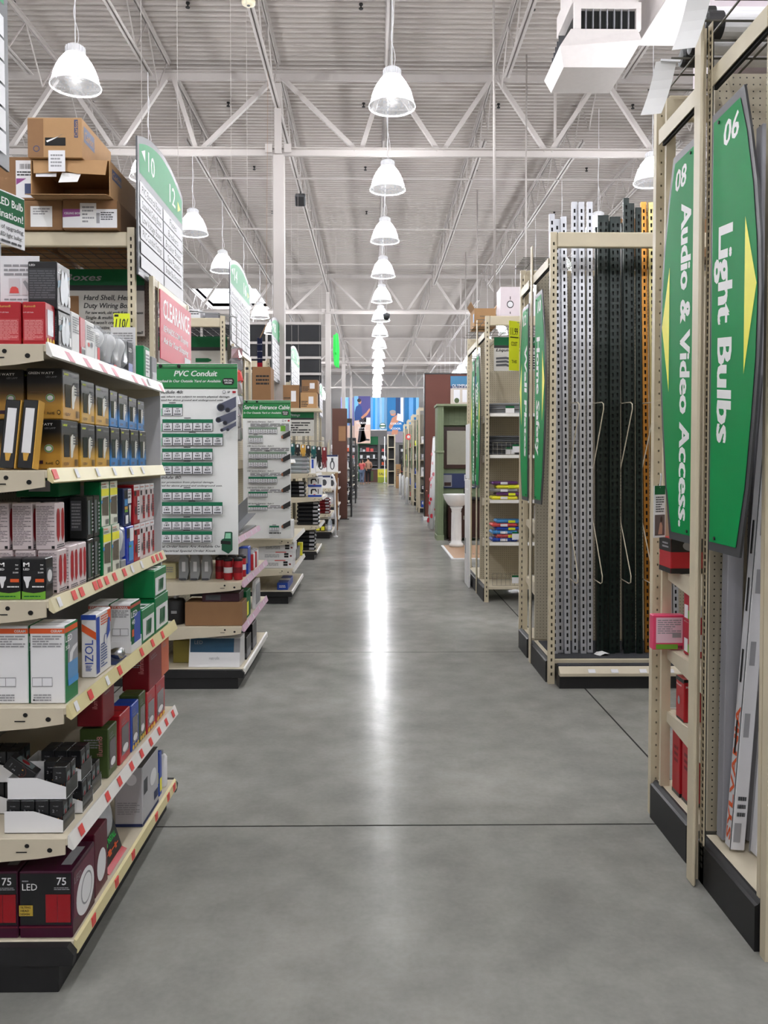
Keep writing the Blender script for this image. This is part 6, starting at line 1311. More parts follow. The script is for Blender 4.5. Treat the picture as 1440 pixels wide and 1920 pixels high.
for k in range(8):
    t = thing('work_glove', ['yellow work glove first on the chrome rail', 'teal work glove beside the yellow one', 'black work glove between the teal and gold gloves', 'gold work glove on the chrome rail', 'black work glove after the gold one', 'teal work glove with a white tag near the rail end', 'long black work glove near the rail end', 'dark red work glove last on the chrome rail'][k], 'glove', (-1.38 + .085 * k, 13.25, 1.87 - .01 * k))
    b = MB(); L = .18 if k < 6 else .32; b.prism([(-.035, 0), (.035, 0), (.04, -L * .5), (.05, -L * .6), (.042, -L * .75), (.03, -L * .62), (.034, -L), (.012, -L * 1.02), (.01, -L * .7), (.004, -L * 1.05), (-.014, -L * 1.04), (-.014, -L * .7), (-.034, -L), (-.04, -L * .5)], 'y', -.012, .012); b.build('glove', GC[k], t); b = MB(); b.box(-.015, .015, -.014, -.0125, -.05, -.01); b.build('tag', PAPER, t)
    b = MB(); b.tube([(0, 0, 0), (0, 0, .022)], .003, 5); b.build('loop', STEEL, t)
u4t = Unit('overhead_shelf', 'beige overhead shelf carrying brown cartons above the drop cloths', 'shelf', (-1.15, 13.5, 2.4)); u4t.part('deck', BEIGE2, lambda b: b.box(-1.53, -.85, 13.2, 13.9, 2.39, 2.418)); u4t.part('front_beam', BEIGE, lambda b: b.box(-1.53, -.85, 13.17, 13.198, 2.37, 2.42)); u4t.part('arm', BEIGE, lambda b: b.box(-1.545, -1.531, 13.2, 13.9, 2.31, 2.389))
for k, (x, h, z) in enumerate(((-1.04, .26, 2.42), (-1.02, .2, 2.6805), (-1.32, .38, 2.42))):
    c = Carton('shipping_carton', ['brown carton with a white note on the overhead shelf', 'brown carton stacked on the noted carton', 'taller brown carton beside the stacked pair'][k], x, 13.5, z, .26, .35, h, CARDD if k else CARD, cat='carton'); f = c.face('F'); f.rect(.5, .3, .8, .75, PAPER, 'shipping_note'); f.lines(.05, .1, .45, .5, 4, INK); c.done()
# fifth end cap: red bags, bottles
u5 = end_cap(16.75, 18.1, 'end-cap shelving with red bags, bottles and a bent white pipe', [(.5, -.84), (1.02, -.84)], None, 2.6, -.84)
for k in range(5): sleeve(-1.03, 16.98, .5 + .064 * k, .3, 'dark red bagged hose pack on the fifth end cap', 'dark red bagged packs', mat('bag_red', (96, 12, 20), .3))
for k in range(4):
    c = Carton('cleaner_carton', 'yellow and black cleaner carton on the fifth end cap base', -1.33 + .1 * k, 16.9, .14, .09, .15, .22, mat('mustard_black', (90, 74, 20), .5), group='yellow and black cleaner cartons'); f = c.face('F'); f.rect(.1, .1, .9, .45, YEL); f.rect(.1, .55, .9, .9, INK); c.done()
for k in range(5):
    t = thing('clear_bottle', 'clear blue-labelled bottle at the aisle edge of the base', 'bottle', (-.905, 16.86 + .12 * k, .14), group='clear bottles on the base'); b = MB(); b.lathe([(.035, 0), (.038, .01), (.038, .16), (.02, .21), (.014, .22)], 14); b.build('bottle', mat('bottle_clear', (180, 190, 200), .1), t, True); b = MB(); b.lathe([(.015, .22), (.015, .245)], 10); b.build('cap', WHITE, t); b = MB(); b.lathe([(.0388, .04), (.0388, .12)], 14, cap0=False, cap1=False); b.build('label', BLUE if k % 2 else PAPER, t, True)
t = thing('bent_pipe', 'white plastic drain pipe with a bent neck standing at the aisle edge', 'pipe', (-.78, 17.1, 0)); b = MB(); b.tube([(0, 0, .02), (0, 0, .35), (-.02, 0, .7), (-.02, 0, .95), (.0, 0, 1.1), (-.04, 0, 1.25), (-.08, 0, 1.3)], .022, 10); b.build('pipe', OSW, t, True); b = MB(); b.lathe([(.05, 0), (.05, .02), (.03, .03)], 14); b.build('foot', OSW, t)
t = thing('wood_post', 'narrow brown wooden post behind the bent white pipe', 'post', (-.83, 18.6, 0)); b = MB(); b.box(-.03, .03, -.03, .03, 0.01, 1.3, .004); b.build('post', CARDD, t); b = MB(); b.box(-.06, .06, -.06, .06, 0, .01); b.build('foot', STEEL, t)
c = Carton('pump_carton', 'white carton with a dark pump picture on the fifth end cap', -1.0, 16.95, 1.02, .25, .25, .26, OSW); f = c.face('F'); f.rect(0, .85, 1, 1, NAVY); f.ell(.5, .45, .2, .25, DGREY); c.done()
# rows of faucet and pump boxes further on
def far_cap(y0, L, label, seed, top, dark=False, xf=-.86):
    u = end_cap(y0, y0 + L, label, [(.5, xf), (.9, xf), (1.3, xf)], None, top, xf); r = random.Random(seed)
    return r
def far_goods(y0, L, r, lab, gr, pal, zs=(.14, .5, .9, 1.3), x=-1.0, n=3):
    for z in zs:
        y = y0 + .06; k = 0
        while y < y0 + L - .25 and k < n:
            w, d, h = r.uniform(.16, .26), r.uniform(.2, .32), r.uniform(.2, .3); m = r.choice(pal); c = Carton('pump_carton', lab, -.88 - w / 2 - r.uniform(0, .05), y + d / 2, z, w, d, h, m, group=gr, flaps=False); f = c.face('F'); f.rect(0, .82, 1, 1, NAVY if m is OSW else GREY); f.ell(.5, .42, .22, .26, DGREY if m is OSW else PAPER); c.done(); y += d + .04; k += 1
DK = mat('display_black', (22, 22, 24), .4)
specs = [(20.45, 1.3, 'end-cap shelving of white pump cartons by the brown panel', 'white and navy pump carton on the end cap by the brown panel', [OSW, OSW, LG]), (24.78, 1.3, 'end-cap shelving of chrome fixtures beyond the brown panel', 'pale fixture carton on the end cap beyond the brown panel', [OSW, LG, GREY]),
         (28.6, 1.3, 'end-cap shelving of dark fixture cartons midway down the aisle', 'mixed fixture carton on the end cap midway down the aisle', [BLK2, OSW, GREY]), (32.6, 1.3, 'end-cap shelving with dark goods past the partition end', 'dark fixture carton on the end cap past the partition end', [BLK2, BLK2, GREY]), (36.8, 1.3, 'end-cap shelving in front of the leaning mirrors', 'dark carton on the end cap before the leaning mirrors', [BLK2, DGREY]), (45.5, 1.3, 'last end-cap shelving before the two shoppers', 'small carton on the last end cap before the shoppers', [OSW, BLK2, GREY])]
for i, (y, L, lab, gl, pal) in enumerate(specs): r = far_cap(y, L, lab, 30 + i, 2.2); far_goods(y, L, r, gl, gl.replace('carton', 'cartons'), pal, n=3 if i < 3 else 2, zs=(.14, .5, .9) if i == 0 else (.14, .5, .9, 1.3))
for k in range(2):
    c = Carton('toilet_carton', ['large white and navy carton with a toilet seat picture', 'large white and navy carton with a dark kettle-shaped picture'][k], -1.3 + .28 * k, 20.7, 1.3, .27, .3, .42, OSW); f = c.face('F'); f.rect(0, .9, 1, 1, NAVY); f.ell(.5, .4, .22, .28, DGREY); f.ell(.5, .38, .12, .2, OSW); f.rect(.4, .66, .6, .82, DGREY, 'picture'); c.done()
t = thing('brown_panel', 'chestnut brown display panel standing above the pump cartons', 'panel', (-.9, 22.2, 0)); b = MB(); b.box(-.2, .2, -.03, .03, 0.02, 2.97, .003); b.build('panel', mat('chestnut', (84, 48, 36), .6), t); b = MB(); b.box(-.25, .25, -.1, .1, 0, .02); b.build('foot', BLACK, t); b = MB(); b.box(-.03, .16, -.034, -.031, 2.1, 2.5); b.build('sample', mat('sample_tan', (150, 110, 74), .6), t)
for k, (y, x, h) in enumerate(((23.4, -.62, 2.75), (30.6, -.66, 2.4), (34.5, -.7, 2.2))):
    t = thing('display_rack', ['tall black display frame beyond the brown panel', 'tall black display frame in the middle of the aisle side', 'black display frame before the mirrors'][k], 'display', (x - .1, y, 0)); b = MB(); b.box(-.12, -.08, -.3, .3, 0, h); b.box(.08, .12, -.3, .3, 0, h); b.box(-.08, .08, -.3, .3, h - .1, h); b.build('frame', DK, t)
    for q in range(4): b = MB(); b.box(-.08, .08, -.28, .28, .3 + .5 * q, .33 + .5 * q); b.build('shelf', DK, t)
for k in range(3):
    t = thing('leaning_mirror', 'dark-framed panel leaning on the left side near the shoppers', 'mirror', (-.86, 39.0 + 1.4 * k, 0), group='leaning dark-framed panels'); t.rotation_euler = (0, -.12, 0); b = MB()
    for (y0, y1, z0, z1) in ((-.5, .5, .0, .06), (-.5, .5, 1.64, 1.7), (-.5, -.44, .06, 1.64), (.44, .5, .06, 1.64)): b.box(-.02, .02, y0, y1, z0 + .01, z1 + .01)
    b.build('frame', DK, t); b = MB(); b.box(-.012, .005, -.44, .44, .07, 1.65); b.build('glass', mat('mirror_glass', (190, 195, 200), .1, .9), t)
# flag and green hanging banner
t = thing('flag', 'furled flag with navy star field and red stripes beside an aisle sign', 'flag', (-1.74, 12.75, 2.77)); b = MB(); N = 10
FL = mat('flag_red', (170, 30, 50), .7); FN = mat('flag_navy', (30, 36, 72), .7)
for nm, m, z0, z1 in (('stripes', FL, 0, .42), ('star_field', FN, .42, .92)):
    b = MB(); b.prism([(-.04 + .008 * k, .02 * (k % 2)) for k in range(11)] + [(.04 - .008 * k, .02 * ((10 - k) % 2) + .006) for k in range(11)], 'z', z0 * .76, z1 * .76); b.build(nm, m, t)
f = Face((-.04, -.001, .33), (1, 0, 0), (0, 0, 1), .08, .36)
for q in range(12): f.ell(.12 + .25 * (q % 4), .15 + .3 * (q // 4), .04, .02, WHITE, 'star', 5)
f.done(t); b = MB(); b.tube([(0, .004, .69), (.1, .0, .9)], .006, 6); b.tube([(.1, .0, .9), (.14, .003, 4.73)], .002, 4); b.build('staff', CARDD, t)
t = thing('hanging_banner', 'bright green arrow-shaped hanging sign beside the white column', 'sign', (-1.12, 25.0, 4.35)); b = MB(); b.prism([(-.1, 0.0), (.12, .12), (.2, .4), (.3, .95), (.12, 1.1), (-.06, 1.02), (-.24, .95), (-.2, .6), (-.26, .45), (-.12, .4)], 'x', -.01, .01); b.build('board', mat('neon_banner', (40, 226, 90), .5), t); b = MB(); b.M = Matrix.Rotation(PI / 2, 4, 'Z'); b.prism([(-.09, .0), (.06, .1), (.09, .5), (.08, 1.0), (-.06, 1.05), (-.1, .6)], 'x', -.01, .01); b.build('cross_board', MATS['neon_banner'], t); b = MB(); b.tube([(0, 0, 1.0), (0, 0, ZC - 4.35)], .004, 5); b.build('cord', CPAINT, t)

# ================================================================== bathroom displays on the right
GRN = mat('sage_wainscot', (122, 136, 104), .55); GRN2 = mat('sage_groove', (108, 122, 92), .6)
u = Unit('bath_booth', 'sage green wainscot display booth with mirror opening', 'display booth', (1.9, 16.9, 0))
u.part('back_wall', GRN, lambda b: b.box(1.27, 2.8, 16.9, 17.0, 0, 2.66)); u.part('side_wall', GRN, lambda b: b.box(1.27, 1.39, 16.35, 16.9, 0, 1.75)); u.part('upper_return', GRN, lambda b: b.box(1.27, 1.39, 16.35, 16.9, 1.75, 2.66))
u.part('base_trim', mat('sage_trim', (138, 150, 118), .5), lambda b: b.box(1.255, 1.4, 16.33, 16.9, 0, .1)); u.part('cap_trim', MATS['sage_trim'], lambda b: b.box(1.25, 2.8, 16.3, 17.02, 2.661, 2.7)); u.part('chair_rail', MATS['sage_trim'], lambda b: b.box(1.25, 1.4, 16.32, 16.9, 1.74, 1.78)); u.part('valance', GRN, lambda b: b.box(1.4, 2.8, 16.8, 16.9, 2.3, 2.66))
for k in range(12): u.part('bead', GRN2, lambda b: b.box(1.42 + .11 * k, 1.428 + .11 * k, 16.796, 16.8, 2.31, 2.65))
for k in range(2): u.part('bead', GRN2, lambda b: b.box(1.305 + .045 * k, 1.311 + .045 * k, 16.346, 16.35, .1, 2.65))
MAH = mat('mahogany', (52, 24, 20), .3)
t = thing('framed_mirror', 'mahogany-framed mirror hanging in the sage booth', 'mirror', (1.75, 16.88, 1.42)); b = MB()
for (x0, x1, z0, z1) in ((-.33, .4, 0, .08), (-.33, .4, .77, .85), (-.33, -.25, .08, .77), (.32, .4, .08, .77)): b.box(x0, x1, -.04, .02 - .001, z0, z1)
b.build('frame', MAH, t); b = MB(); b.box(-.25, .32, -.015, .018, .08, .77); b.build('glass', mat('mirror_glass2', (200, 205, 210), .04, 1.0), t)
t = thing('switch_board', 'dark blue sample board of switches and faucets below the mirror', 'sample board', (1.75, 16.87, 1.02)); b = MB(); b.box(-.33, .4, -.01, .02, 0, .3); b.build('board', NAVY, t); f = Face((-.33, -.01, 0), (1, 0, 0), (0, 0, 1), .73, .3); f.rect(.02, .1, .25, .9, GREY); f.rect(.04, .15, .23, .4, MAH)
for k in range(2): f.rect(.6 + .18 * k, .5, .74 + .18 * k, .92, PAPER); f.rect(.63 + .18 * k, .6, .71 + .18 * k, .85, INK); f.rect(.62 + .18 * k, .08, .72 + .18 * k, .2, PAPER)
f.done(t)
t = thing('vanity', 'dark mahogany vanity with black stone top and faucet', 'vanity', (1.78, 16.5, 0)); b = MB(); b.box(-.3, .4, -.25, .22, .06, .8, .01); b.build('cabinet', MAH, t); b = MB(); b.lathe([(.36, .81), (.38, .82), (.38, .845), (.36, .85)], 24, .05, -.02); b.build('stone_top', INK, t)
for k in range(2): b = MB(); b.box(-.26 + .33 * k, .02 + .33 * k, -.262, -.251, .12, .74, .004); d_ = b.build('door', MAH, t); b = MB(); b.box(-.01 + .07 * k, .01 + .07 * k, -.275, -.263, .42, .5); b.build('handle', CHROME, d_)
for sx in (-.27, .37):
    for sy in (-.22, .18): b = MB(); b.lathe([(.03, 0), (.02, .03), (.03, .06)], 8, sx, sy); b.build('foot', MAH, t)
b = MB(); b.tube([(.05, .1, .85), (.05, .1, 1.02), (.05, .04, 1.05), (.05, -.02, 1.0)], .012, 8); b.build('faucet', INK, t)
for s in (-1, 1): b = MB(); b.tube([(.05 + s * .1, .1, .85), (.05 + s * .1, .1, .9), (.05 + s * .16, .1, .92)], .012, 6); b.build('tap_handle', INK, t)
t = thing('pedestal_sink', 'white porcelain sink on fluted pedestal in front of the vanity', 'sink', (1.5, 14.9, .031)); b = MB(); b.lathe([(.1, .72), (.16, .76), (.22, .86), (.24, .93), (.245, .95), (.22, .95), (.2, .9), (.1, .84), (.02, .83)], 28); b.build('basin', mat('porcelain', (236, 236, 236), .15), t, True); b = MB(); b.lathe([(.13, 0), (.13, .05), (.1, .08), (.085, .15), (.08, .6), (.095, .68), (.12, .72)], 20); b.build('pedestal', MATS['porcelain'], t, True)
for k in range(10): a = 2 * PI * k / 10; b = MB(); b.tube([(.088 * math.cos(a), .088 * math.sin(a), .12), (.084 * math.cos(a), .084 * math.sin(a), .62)], .008, 5); b.build('flute', MATS['porcelain'], t)
t = thing('sample_platform', 'low tan floor sample platform with white edging by the sink', 'platform', (1.75, 14.3, 0)); b = MB(); b.box(-.5, .6, -1.15, .9, 0, .024, .003); b.build('edging', OSW, t); b = MB(); b.box(-.46, .6, -1.1, .86, .0245, .03, .002); b.build('tan_top', mat('tan_sample', (168, 134, 104), .6), t)
f = Face((-.3, -.8, .03), (1, 0, 0), (0, 1, 0), .6, .4); f.txt('TILE', .5, .4, .3, DGREY, al='c', w=.4); f.done(t)
t = thing('shower_curtain', 'white shower curtain with red flowers hanging beyond the sage booth', 'curtain', (1.36, 18.7, 0)); b = MB(); N = 40
def ripple(k, lo): return .05 * math.sin(k * 1.1) * (1 if lo else .5)
vs = []
for k in range(N + 1):
    y = -.45 + .9 * k / N; vs += [(ripple(k, 1) - .06, y, .06), (ripple(k, 0) + .03, y * .8, 2.1)]
b.add(vs, [(2 * k, 2 * k + 2, 2 * k + 3, 2 * k + 1) for k in range(N)]); cu = b.build('cloth', OSW, t, True); cu.modifiers.new('thick', 'SOLIDIFY').thickness = .004
r = random.Random(8); FLR = mat('flower_red', (200, 44, 64), .7); FLP = mat('flower_pink', (222, 130, 140), .7)
for q in range(34):
    k = r.randint(2, N - 2); v = r.random() ** 1.3; lo, hi = Vector(vs[2 * k]), Vector(vs[2 * k + 1]); p = lo.lerp(hi, v * .9 + .03); s_ = r.uniform(.03, .06)
    b = MB(); b.lathe([(s_, 0), (s_, .004)], 7); o = b.build('flower', FLR if v < .4 else FLP, t, loc=p + Vector((-.012, -.012, 0))); o.rotation_euler = (0, -PI / 2, .6)
b = MB(); b.tube([(.03, -.5, 2.12), (.03, .5, 2.12)], .012, 8); b.tube([(.03, .5, 2.12), (.03, .5, 0.0)], .012, 8); b.tube([(.03, -.5, 2.12), (.03, -.5, 0.0)], .012, 8); b.build('rod', CHROME, t)
RB = mat('redbrown_panel', (96, 48, 35), .6, var=.08, scale=3)
u = Unit('display_wall', 'tall red-brown display wall with white foot beyond the sage booth', 'panel', (2.1, 22.0, 0)); u.part('panel', RB, lambda b: b.box(1.37, 2.95, 21.9, 22.1, .09, 3.86, .004)); u.part('edge_strip', DK, lambda b: b.box(1.345, 1.368, 21.88, 22.1, .09, 3.88)); u.part('base_trim', OSW, lambda b: b.box(1.33, 2.95, 21.84, 22.14, 0, .09)); u.part('top_cap', DK, lambda b: b.box(1.345, 2.95, 21.88, 22.12, 3.861, 3.89)); u.part('side_return', RB, lambda b: b.box(1.37, 1.45, 21.0, 21.9, .09, 3.86)) if False else None
t = thing('wall_poster', 'blue-headed tile poster with a pale interior picture on the red-brown wall', 'poster', (2.42, 21.885, 2.95)); b = MB(); b.box(-.38, .45, -.006, .006, 0, .86); b.build('sheet', mat('poster_beige', (206, 196, 184), .5), t); f = Face((-.38, -.006, 0), (1, 0, 0), (0, 0, 1), .83, .86); f.rect(0, .66, 1, 1, mat('poster_blue', (56, 120, 160), .5)); f.rect(0, .62, 1, .7, NAVY); f.txt('OLYMPIA STONE', .05, .66, .09, WHITE, w=.9, bold=0); f.lines(.05, .625, .6, .65, 1, WHITE)
for k in range(3): f.rect(.1 + .28 * k, .2, .3 + .28 * k, .58, PAPER, 'picture')
f.rect(.3, 0, .8, .08, mat('poster_teal', (50, 90, 100), .5), 'picture'); f.ell(.2, .25, .08, .08, OLIVE); f.ell(.7, .25, .08, .08, OLIVE); f.done(t)
# further gondola ends on the right
for i, y in enumerate((25.0, 28.8, 32.6, 36.6)):
    X = 1.36; u = Unit('gondola_run', ['beige gondola end just beyond the red-brown wall', 'second beige gondola end beyond the red-brown wall', 'third beige gondola end beyond the red-brown wall', 'fourth beige gondola end beyond the red-brown wall'][i], 'shelving', (2.6, y + .6, 0))
    for yy in (y, y + .62, y + 1.25): u.part('upright', BEIGE, lambda b: b.box(X, X + .05, yy - .025, yy + .025, 0, 3.18))
    u.part('end_rail', BEIGE, lambda b: b.box(X + .01, X + .04, y + .03, y + 1.22, 2.97, 3.02)); u.part('back_panel', PEGD, lambda b: b.box(X + .06, 4.2, y + .6, y + .64, .1, 3.0)); u.part('beam', BEIGE, lambda b: b.box(X + .051, 4.2, y - .02, y + .02, 3.08, 3.17))
    u.part('kick_plate', BLACK, lambda b: b.box(X + .01, 4.2, y + .03, y + .59, 0, .12))
    for z in (.15, .6, 1.1, 1.6, 2.1): u.part('shelf', BEIGE2, lambda b: b.box(X + .052, 4.2, y + .03, y + .59, z - .025, z - .0015))
    r = random.Random(60 + i)
    for z in (.15, .6, 1.1, 1.6, 2.1):
        for k in range(2):
            m = r.choice([OSW, GREY, BLUE, BLK2, RED, FLUO]); c = Carton('hardware_carton', ['small carton on the gondola just beyond the red-brown wall', 'small carton on the second gondola beyond the wall', 'small carton on the third gondola beyond the wall', 'small carton on the fourth gondola beyond the wall'][i], X + .2 + .26 * k, y + .25, z, .2, .25, r.uniform(.15, .3), m, group='small cartons on far right gondola %d' % (i + 1), flaps=False); f = c.face('F'); f.rect(.1, .5, .9, .9, PAPER); f.lines(.15, .55, .85, .85, 3, DGREY); c.done()
    end_sign(X - .0045, y + .61, -1, str(20 + 2 * i), 'Hardware', 'distant green end sign, number %s of the far right gondolas' % ('one', 'two', 'three', 'four')[i])
t = thing('round_plaque', 'round red and white plaque on the far right gondola', 'plaque', (1.385, 32.5495, 2.5)); b = MB(); b.M = Matrix.Rotation(PI / 2, 4, 'X'); b.lathe([(.12, 0), (.12, .02)], 20); b.build('disc', TAG, t); b = MB(); b.M = Matrix.Rotation(PI / 2, 4, 'X'); b.lathe([(.06, .021), (.06, .025)], 16); b.build('centre', WHITE, t); b = MB(); b.M = Matrix.Rotation(PI / 2, 4, 'X'); b.lathe([(.01, .0255), (.01, .03)], 8); b.build('bolt', STEEL, t)
for k in range(3):
    t = thing('white_post', 'short white bollard at the corner of a far right gondola', 'bollard', (1.22, 29.9 + 3.8 * k, 0), group='white corner bollards'); b = MB(); b.lathe([(.06, 0), (.06, .9), (.04, .96), (.01, .98)], 12); b.build('post', OSW, t, True); b = MB(); b.lathe([(.09, 0), (.09, .015)], 12); b.build('foot', STEEL, t)
for k in range(3):
    c = Carton('white_appliance', 'white boxed appliance standing among the far right gondolas', 2.45, 41 + 2.4 * k, 0, .7, .7, 1.5 + .1 * k, OSW, group='white boxed appliances', cat='appliance'); f = c.face('F'); f.rect(.1, .6, .6, .9, NAVY); f.lines(.1, .2, .9, .5, 4, GREY); c.done()
# ================================================================== far end of the store
t = thing('tan_gondola', 'narrow tan shelving end standing near the far banners', 'shelving', (1.05, 49.0, 0))
for x in (-.22, .18): b = MB(); b.box(x, x + .06, -.4, .4, 0, 3.1); b.build('upright', BEIGE, t)
for z in (.1, .9, 1.6, 2.3, 3.0): b = MB(); b.box(-.16, .18, -.4, .4, z, z + .05); b.build('shelf', BEIGE, t)
b = MB(); b.box(-.16, .18, .3, .34, .15, 3.0); b.build('back_panel', DGREY, t)
c = Carton('tall_carton', 'tall tan carton standing beside the black wheel stack', 1.4, 46.5, 0, .28, .3, 1.35, CARD, cat='carton'); f = c.face('F'); f.lines(.2, .5, .8, .8, 4, DGREY); c.done()
for k in range(4):
    t = thing('black_tyre', 'black wheel in the stack beside the tall tan carton', 'wheel', (1.72, 45.2, .227 + .452 * k), group='stack of black wheels'); b = MB(); b.M = Matrix.Rotation(PI / 2, 4, 'X'); b.lathe([(.12, -.1), (.2, -.11), (.225, -.08), (.225, .08), (.2, .11), (.12, .1)], 18); b.build('tyre', BLACK, t, True); b = MB(); b.M = Matrix.Rotation(PI / 2, 4, 'X'); b.lathe([(.12, -.05), (.12, .05)], 14); b.build('hub', GREY, t)
t = thing('wheel_rack', 'black rack behind the stack of black wheels', 'rack', (1.72, 45.45, 0)); b = MB(); b.box(-.2, -.17, -.03, .0, 0, 2.0); b.box(.17, .2, -.03, .0, 0, 2.0); b.build('uprights', DK, t); b = MB(); b.box(-.2, .2, -.03, 0, 2.0, 2.04); b.build('cross_bar', DK, t)
t = thing('caution_board', 'small yellow standing board in the middle of the far aisle', 'sign', (.62, 57.5, 0)); b = MB(); b.prism([(-.2, 0), (-.18, 0), (0, .95), (.18, 0), (.2, 0), (.02, 1.0), (-.02, 1.0)], 'y', -.3, .3) if False else None
b = MB(); b.box(-.32, .32, -.03, .0, 0.02, .95); b.build('front_leaf', mat('board_yellow', (214, 206, 60), .5), t); b = MB(); b.M = Matrix.Rotation(-.2, 4, 'X'); b.box(-.32, .32, .02, .04, 0.02, .95); b.build('rear_leaf', MATS['board_yellow'], t); f = Face((-.32, -.03, .02), (1, 0, 0), (0, 0, 1), .64, .93); f.txt('SALE', .5, .55, .18, DGREY, al='c', w=.7); f.rect(0, 0, 1, .4, mat('board_lime', (150, 166, 60), .5)); f.done(t)
# shelves at the far end: dark bay with green header
for i, (x0, x1) in enumerate(((-1.1, .35), (.5, 1.0), (-3.4, -1.25), (1.9, 4.2))):
    u = Unit('far_shelving', ['dark shelving bay under a green header at the far end', 'narrow dark bay beside the green header bay', 'pale shelving bay behind the two shoppers', 'dark shelving bay behind the tall tan carton'][i], 'shelving', ((x0 + x1) / 2, 61.0, 0)); m = DK if i != 2 else OSW
    u.part('back_panel', m, lambda b: b.box(x0, x1, 61.3, 61.35, 0, 2.7)); u.part('end_panel', DGREEN if i == 0 else m, lambda b: b.box(x0, x0 + .06, 60.7, 61.3, 0, 2.7)); u.part('end_panel', m, lambda b: b.box(x1 - .06, x1, 60.7, 61.3, 0, 2.7))
    for z in (.15, .7, 1.2, 1.7, 2.2): u.part('shelf', GREY if i < 2 else m, lambda b: b.box(x0 + .06, x1 - .06, 60.7, 61.3, z - .03, z - .0015))
    if i == 0: u.part('header', DGREEN, lambda b: b.box(x0, x1, 60.66, 60.7, 2.7, 3.3))
    r = random.Random(80 + i)
    for z in (.15, .7, 1.2, 1.7, 2.2):
        x = x0 + .12
        while x < x1 - .34:
            w = r.uniform(.12, .25); c = Carton('paint_can' if False else 'small_box', ['small goods on the green-header bay at the far end', 'small goods on the narrow dark bay', 'small goods on the pale bay behind the shoppers', 'small goods on the bay behind the tan carton'][i], x + w / 2, 60.95, z, w, .3, r.uniform(.15, .33), r.choice([OSW, TAG, GREY, BLK2, ORANGE, OSW]), group='small goods at the far end %d' % (i + 1), flaps=False); c.done(); x += w + .06
t = thing('service_counter', 'brown service counter with dark posts at the end of the aisle', 'counter', (.2, 59.0, 0)); b = MB(); b.box(-.9, .7, -.3, .3, 0, .92); b.build('front', mat('counter_brown', (92, 60, 52), .6), t); b = MB(); b.box(-.95, .75, -.35, .35, .921, .97); b.build('top', GREY, t)
for k in range(2): b = MB(); b.box(-.5 + .7 * k, -.2 + .7 * k, -.32, -.301, .1, .8); b.build('panel', OLIVE, t)
t = thing('floor_post', 'slim white floor post with a round head by the counter', 'post', (.78, 57.0, 0)); b = MB(); b.lathe([(.12, 0), (.12, .03), (.03, .05), (.03, 3.2)], 10); b.build('pole', OSW, t, True); b = MB(); b.lathe([(.02, 1.5), (.1, 1.6), (.11, 1.75), (.05, 1.85), (.031, 1.9)], 12); b.build('head', OSW, t, True)
# banners
def banner(x0, x1, z0, z1, y, label, bg, fn):
    t = thing('wall_banner', label, 'banner', ((x0 + x1) / 2, y, z0)); w = x1 - x0; h = z1 - z0; b = MB(); b.box(-w / 2, w / 2, -.01, .01, 0, h); b.build('sheet', bg, t); b = MB(); b.tube([(-w / 2, 0, h + .015), (w / 2, 0, h + .015)], .015, 6); b.build('rod', CPAINT, t)
    for s in (-.4, .4): b = MB(); b.tube([(s * w, 0, h + .02), (s * w, 0, ZC - z0)], .006, 4); b.build('cord', CPAINT, t)
    f = Face((-w / 2, -.01, 0), (1, 0, 0), (0, 0, 1), w, h, eps=.004); fn(f); f.done(t)
SKN = mat('print_skin', (200, 138, 110), .6); HAIR = mat('print_hair', (44, 30, 28), .6); DPURP = mat('print_purple', (70, 66, 130), .6); PBLUE = mat('print_teal_blue', (0, 108, 168), .6); LBLUE = mat('print_light_blue', (120, 186, 232), .6); PEACH = mat('print_peach', (228, 196, 180), .6)
def bn1(f):
    f.rect(.2, .55, 1, 1, DPURP); f.rect(0, 0, 1, .55, PEACH); f.rect(.0, .55, .25, 1, LBLUE); f.rect(.6, .4, 1, .55, OSW)
    f.poly([(.2, .02), (.35, .02), (.48, .3), (.6, .3), (.75, .1), (.95, .09), (.95, .06), (.72, .06), (.6, .25), (.3, .45), (.3, .55), (.75, .55), (.72, .4), (.3, .3)], mat('print_trousers', (40, 34, 44), .6), 'figure'); f.poly([(.02, .48), (.4, .5), (.5, .62), (.45, .78), (.3, .82), (.12, .78), (.02, .65)], mat('print_shirt', (16, 64, 130), .6), 'figure'); f.poly([(.4, .55), (.75, .66), (.95, .75), (.98, .7), (.8, .6), (.5, .52)], SKN, 'figure'); f.ell(.34, .88, .1, .045, SKN, 'figure', 14); f.ell(.3, .91, .12, .04, HAIR, 'figure', 14)
    f.txt('COLOR', .15, .415, .04, WHITE, w=.7, bold=.05); f.txt('love', .25, .31, .05, WHITE, w=.45, bold=.0); f.rect(.1, .275, .9, .28, WHITE)
banner(-1.38, -.21, 2.78, 6.2, 60.0, 'colour banner of a kneeling man in a blue shirt', DPURP, bn1)
def bn2(f):
    for k, m in enumerate((MATS['print_sky'], mat('print_azure', (0, 150, 240), .6), LBLUE, MATS['print_sky'], mat('print_pale', (150, 190, 220), .6), LBLUE, mat('print_steel', (104, 150, 190), .6))): f.rect(.14 * k, 0, min(1, .14 * k + .141), 1, m, 'colour_stripe')
    f.rect(0, 0, 1, .03, OSW); f.ell(.75, .14, .2, .09, DGREEN, 'badge'); f.ell(.75, .14, .17, .075, OSW, 'badge'); f.rect(.55, .12, .95, .16, DGREEN, 'badge')
banner(-.19, .97, 3.72, 6.1, 60.0, 'striped blue banner with a round green badge', LBLUE, bn2)
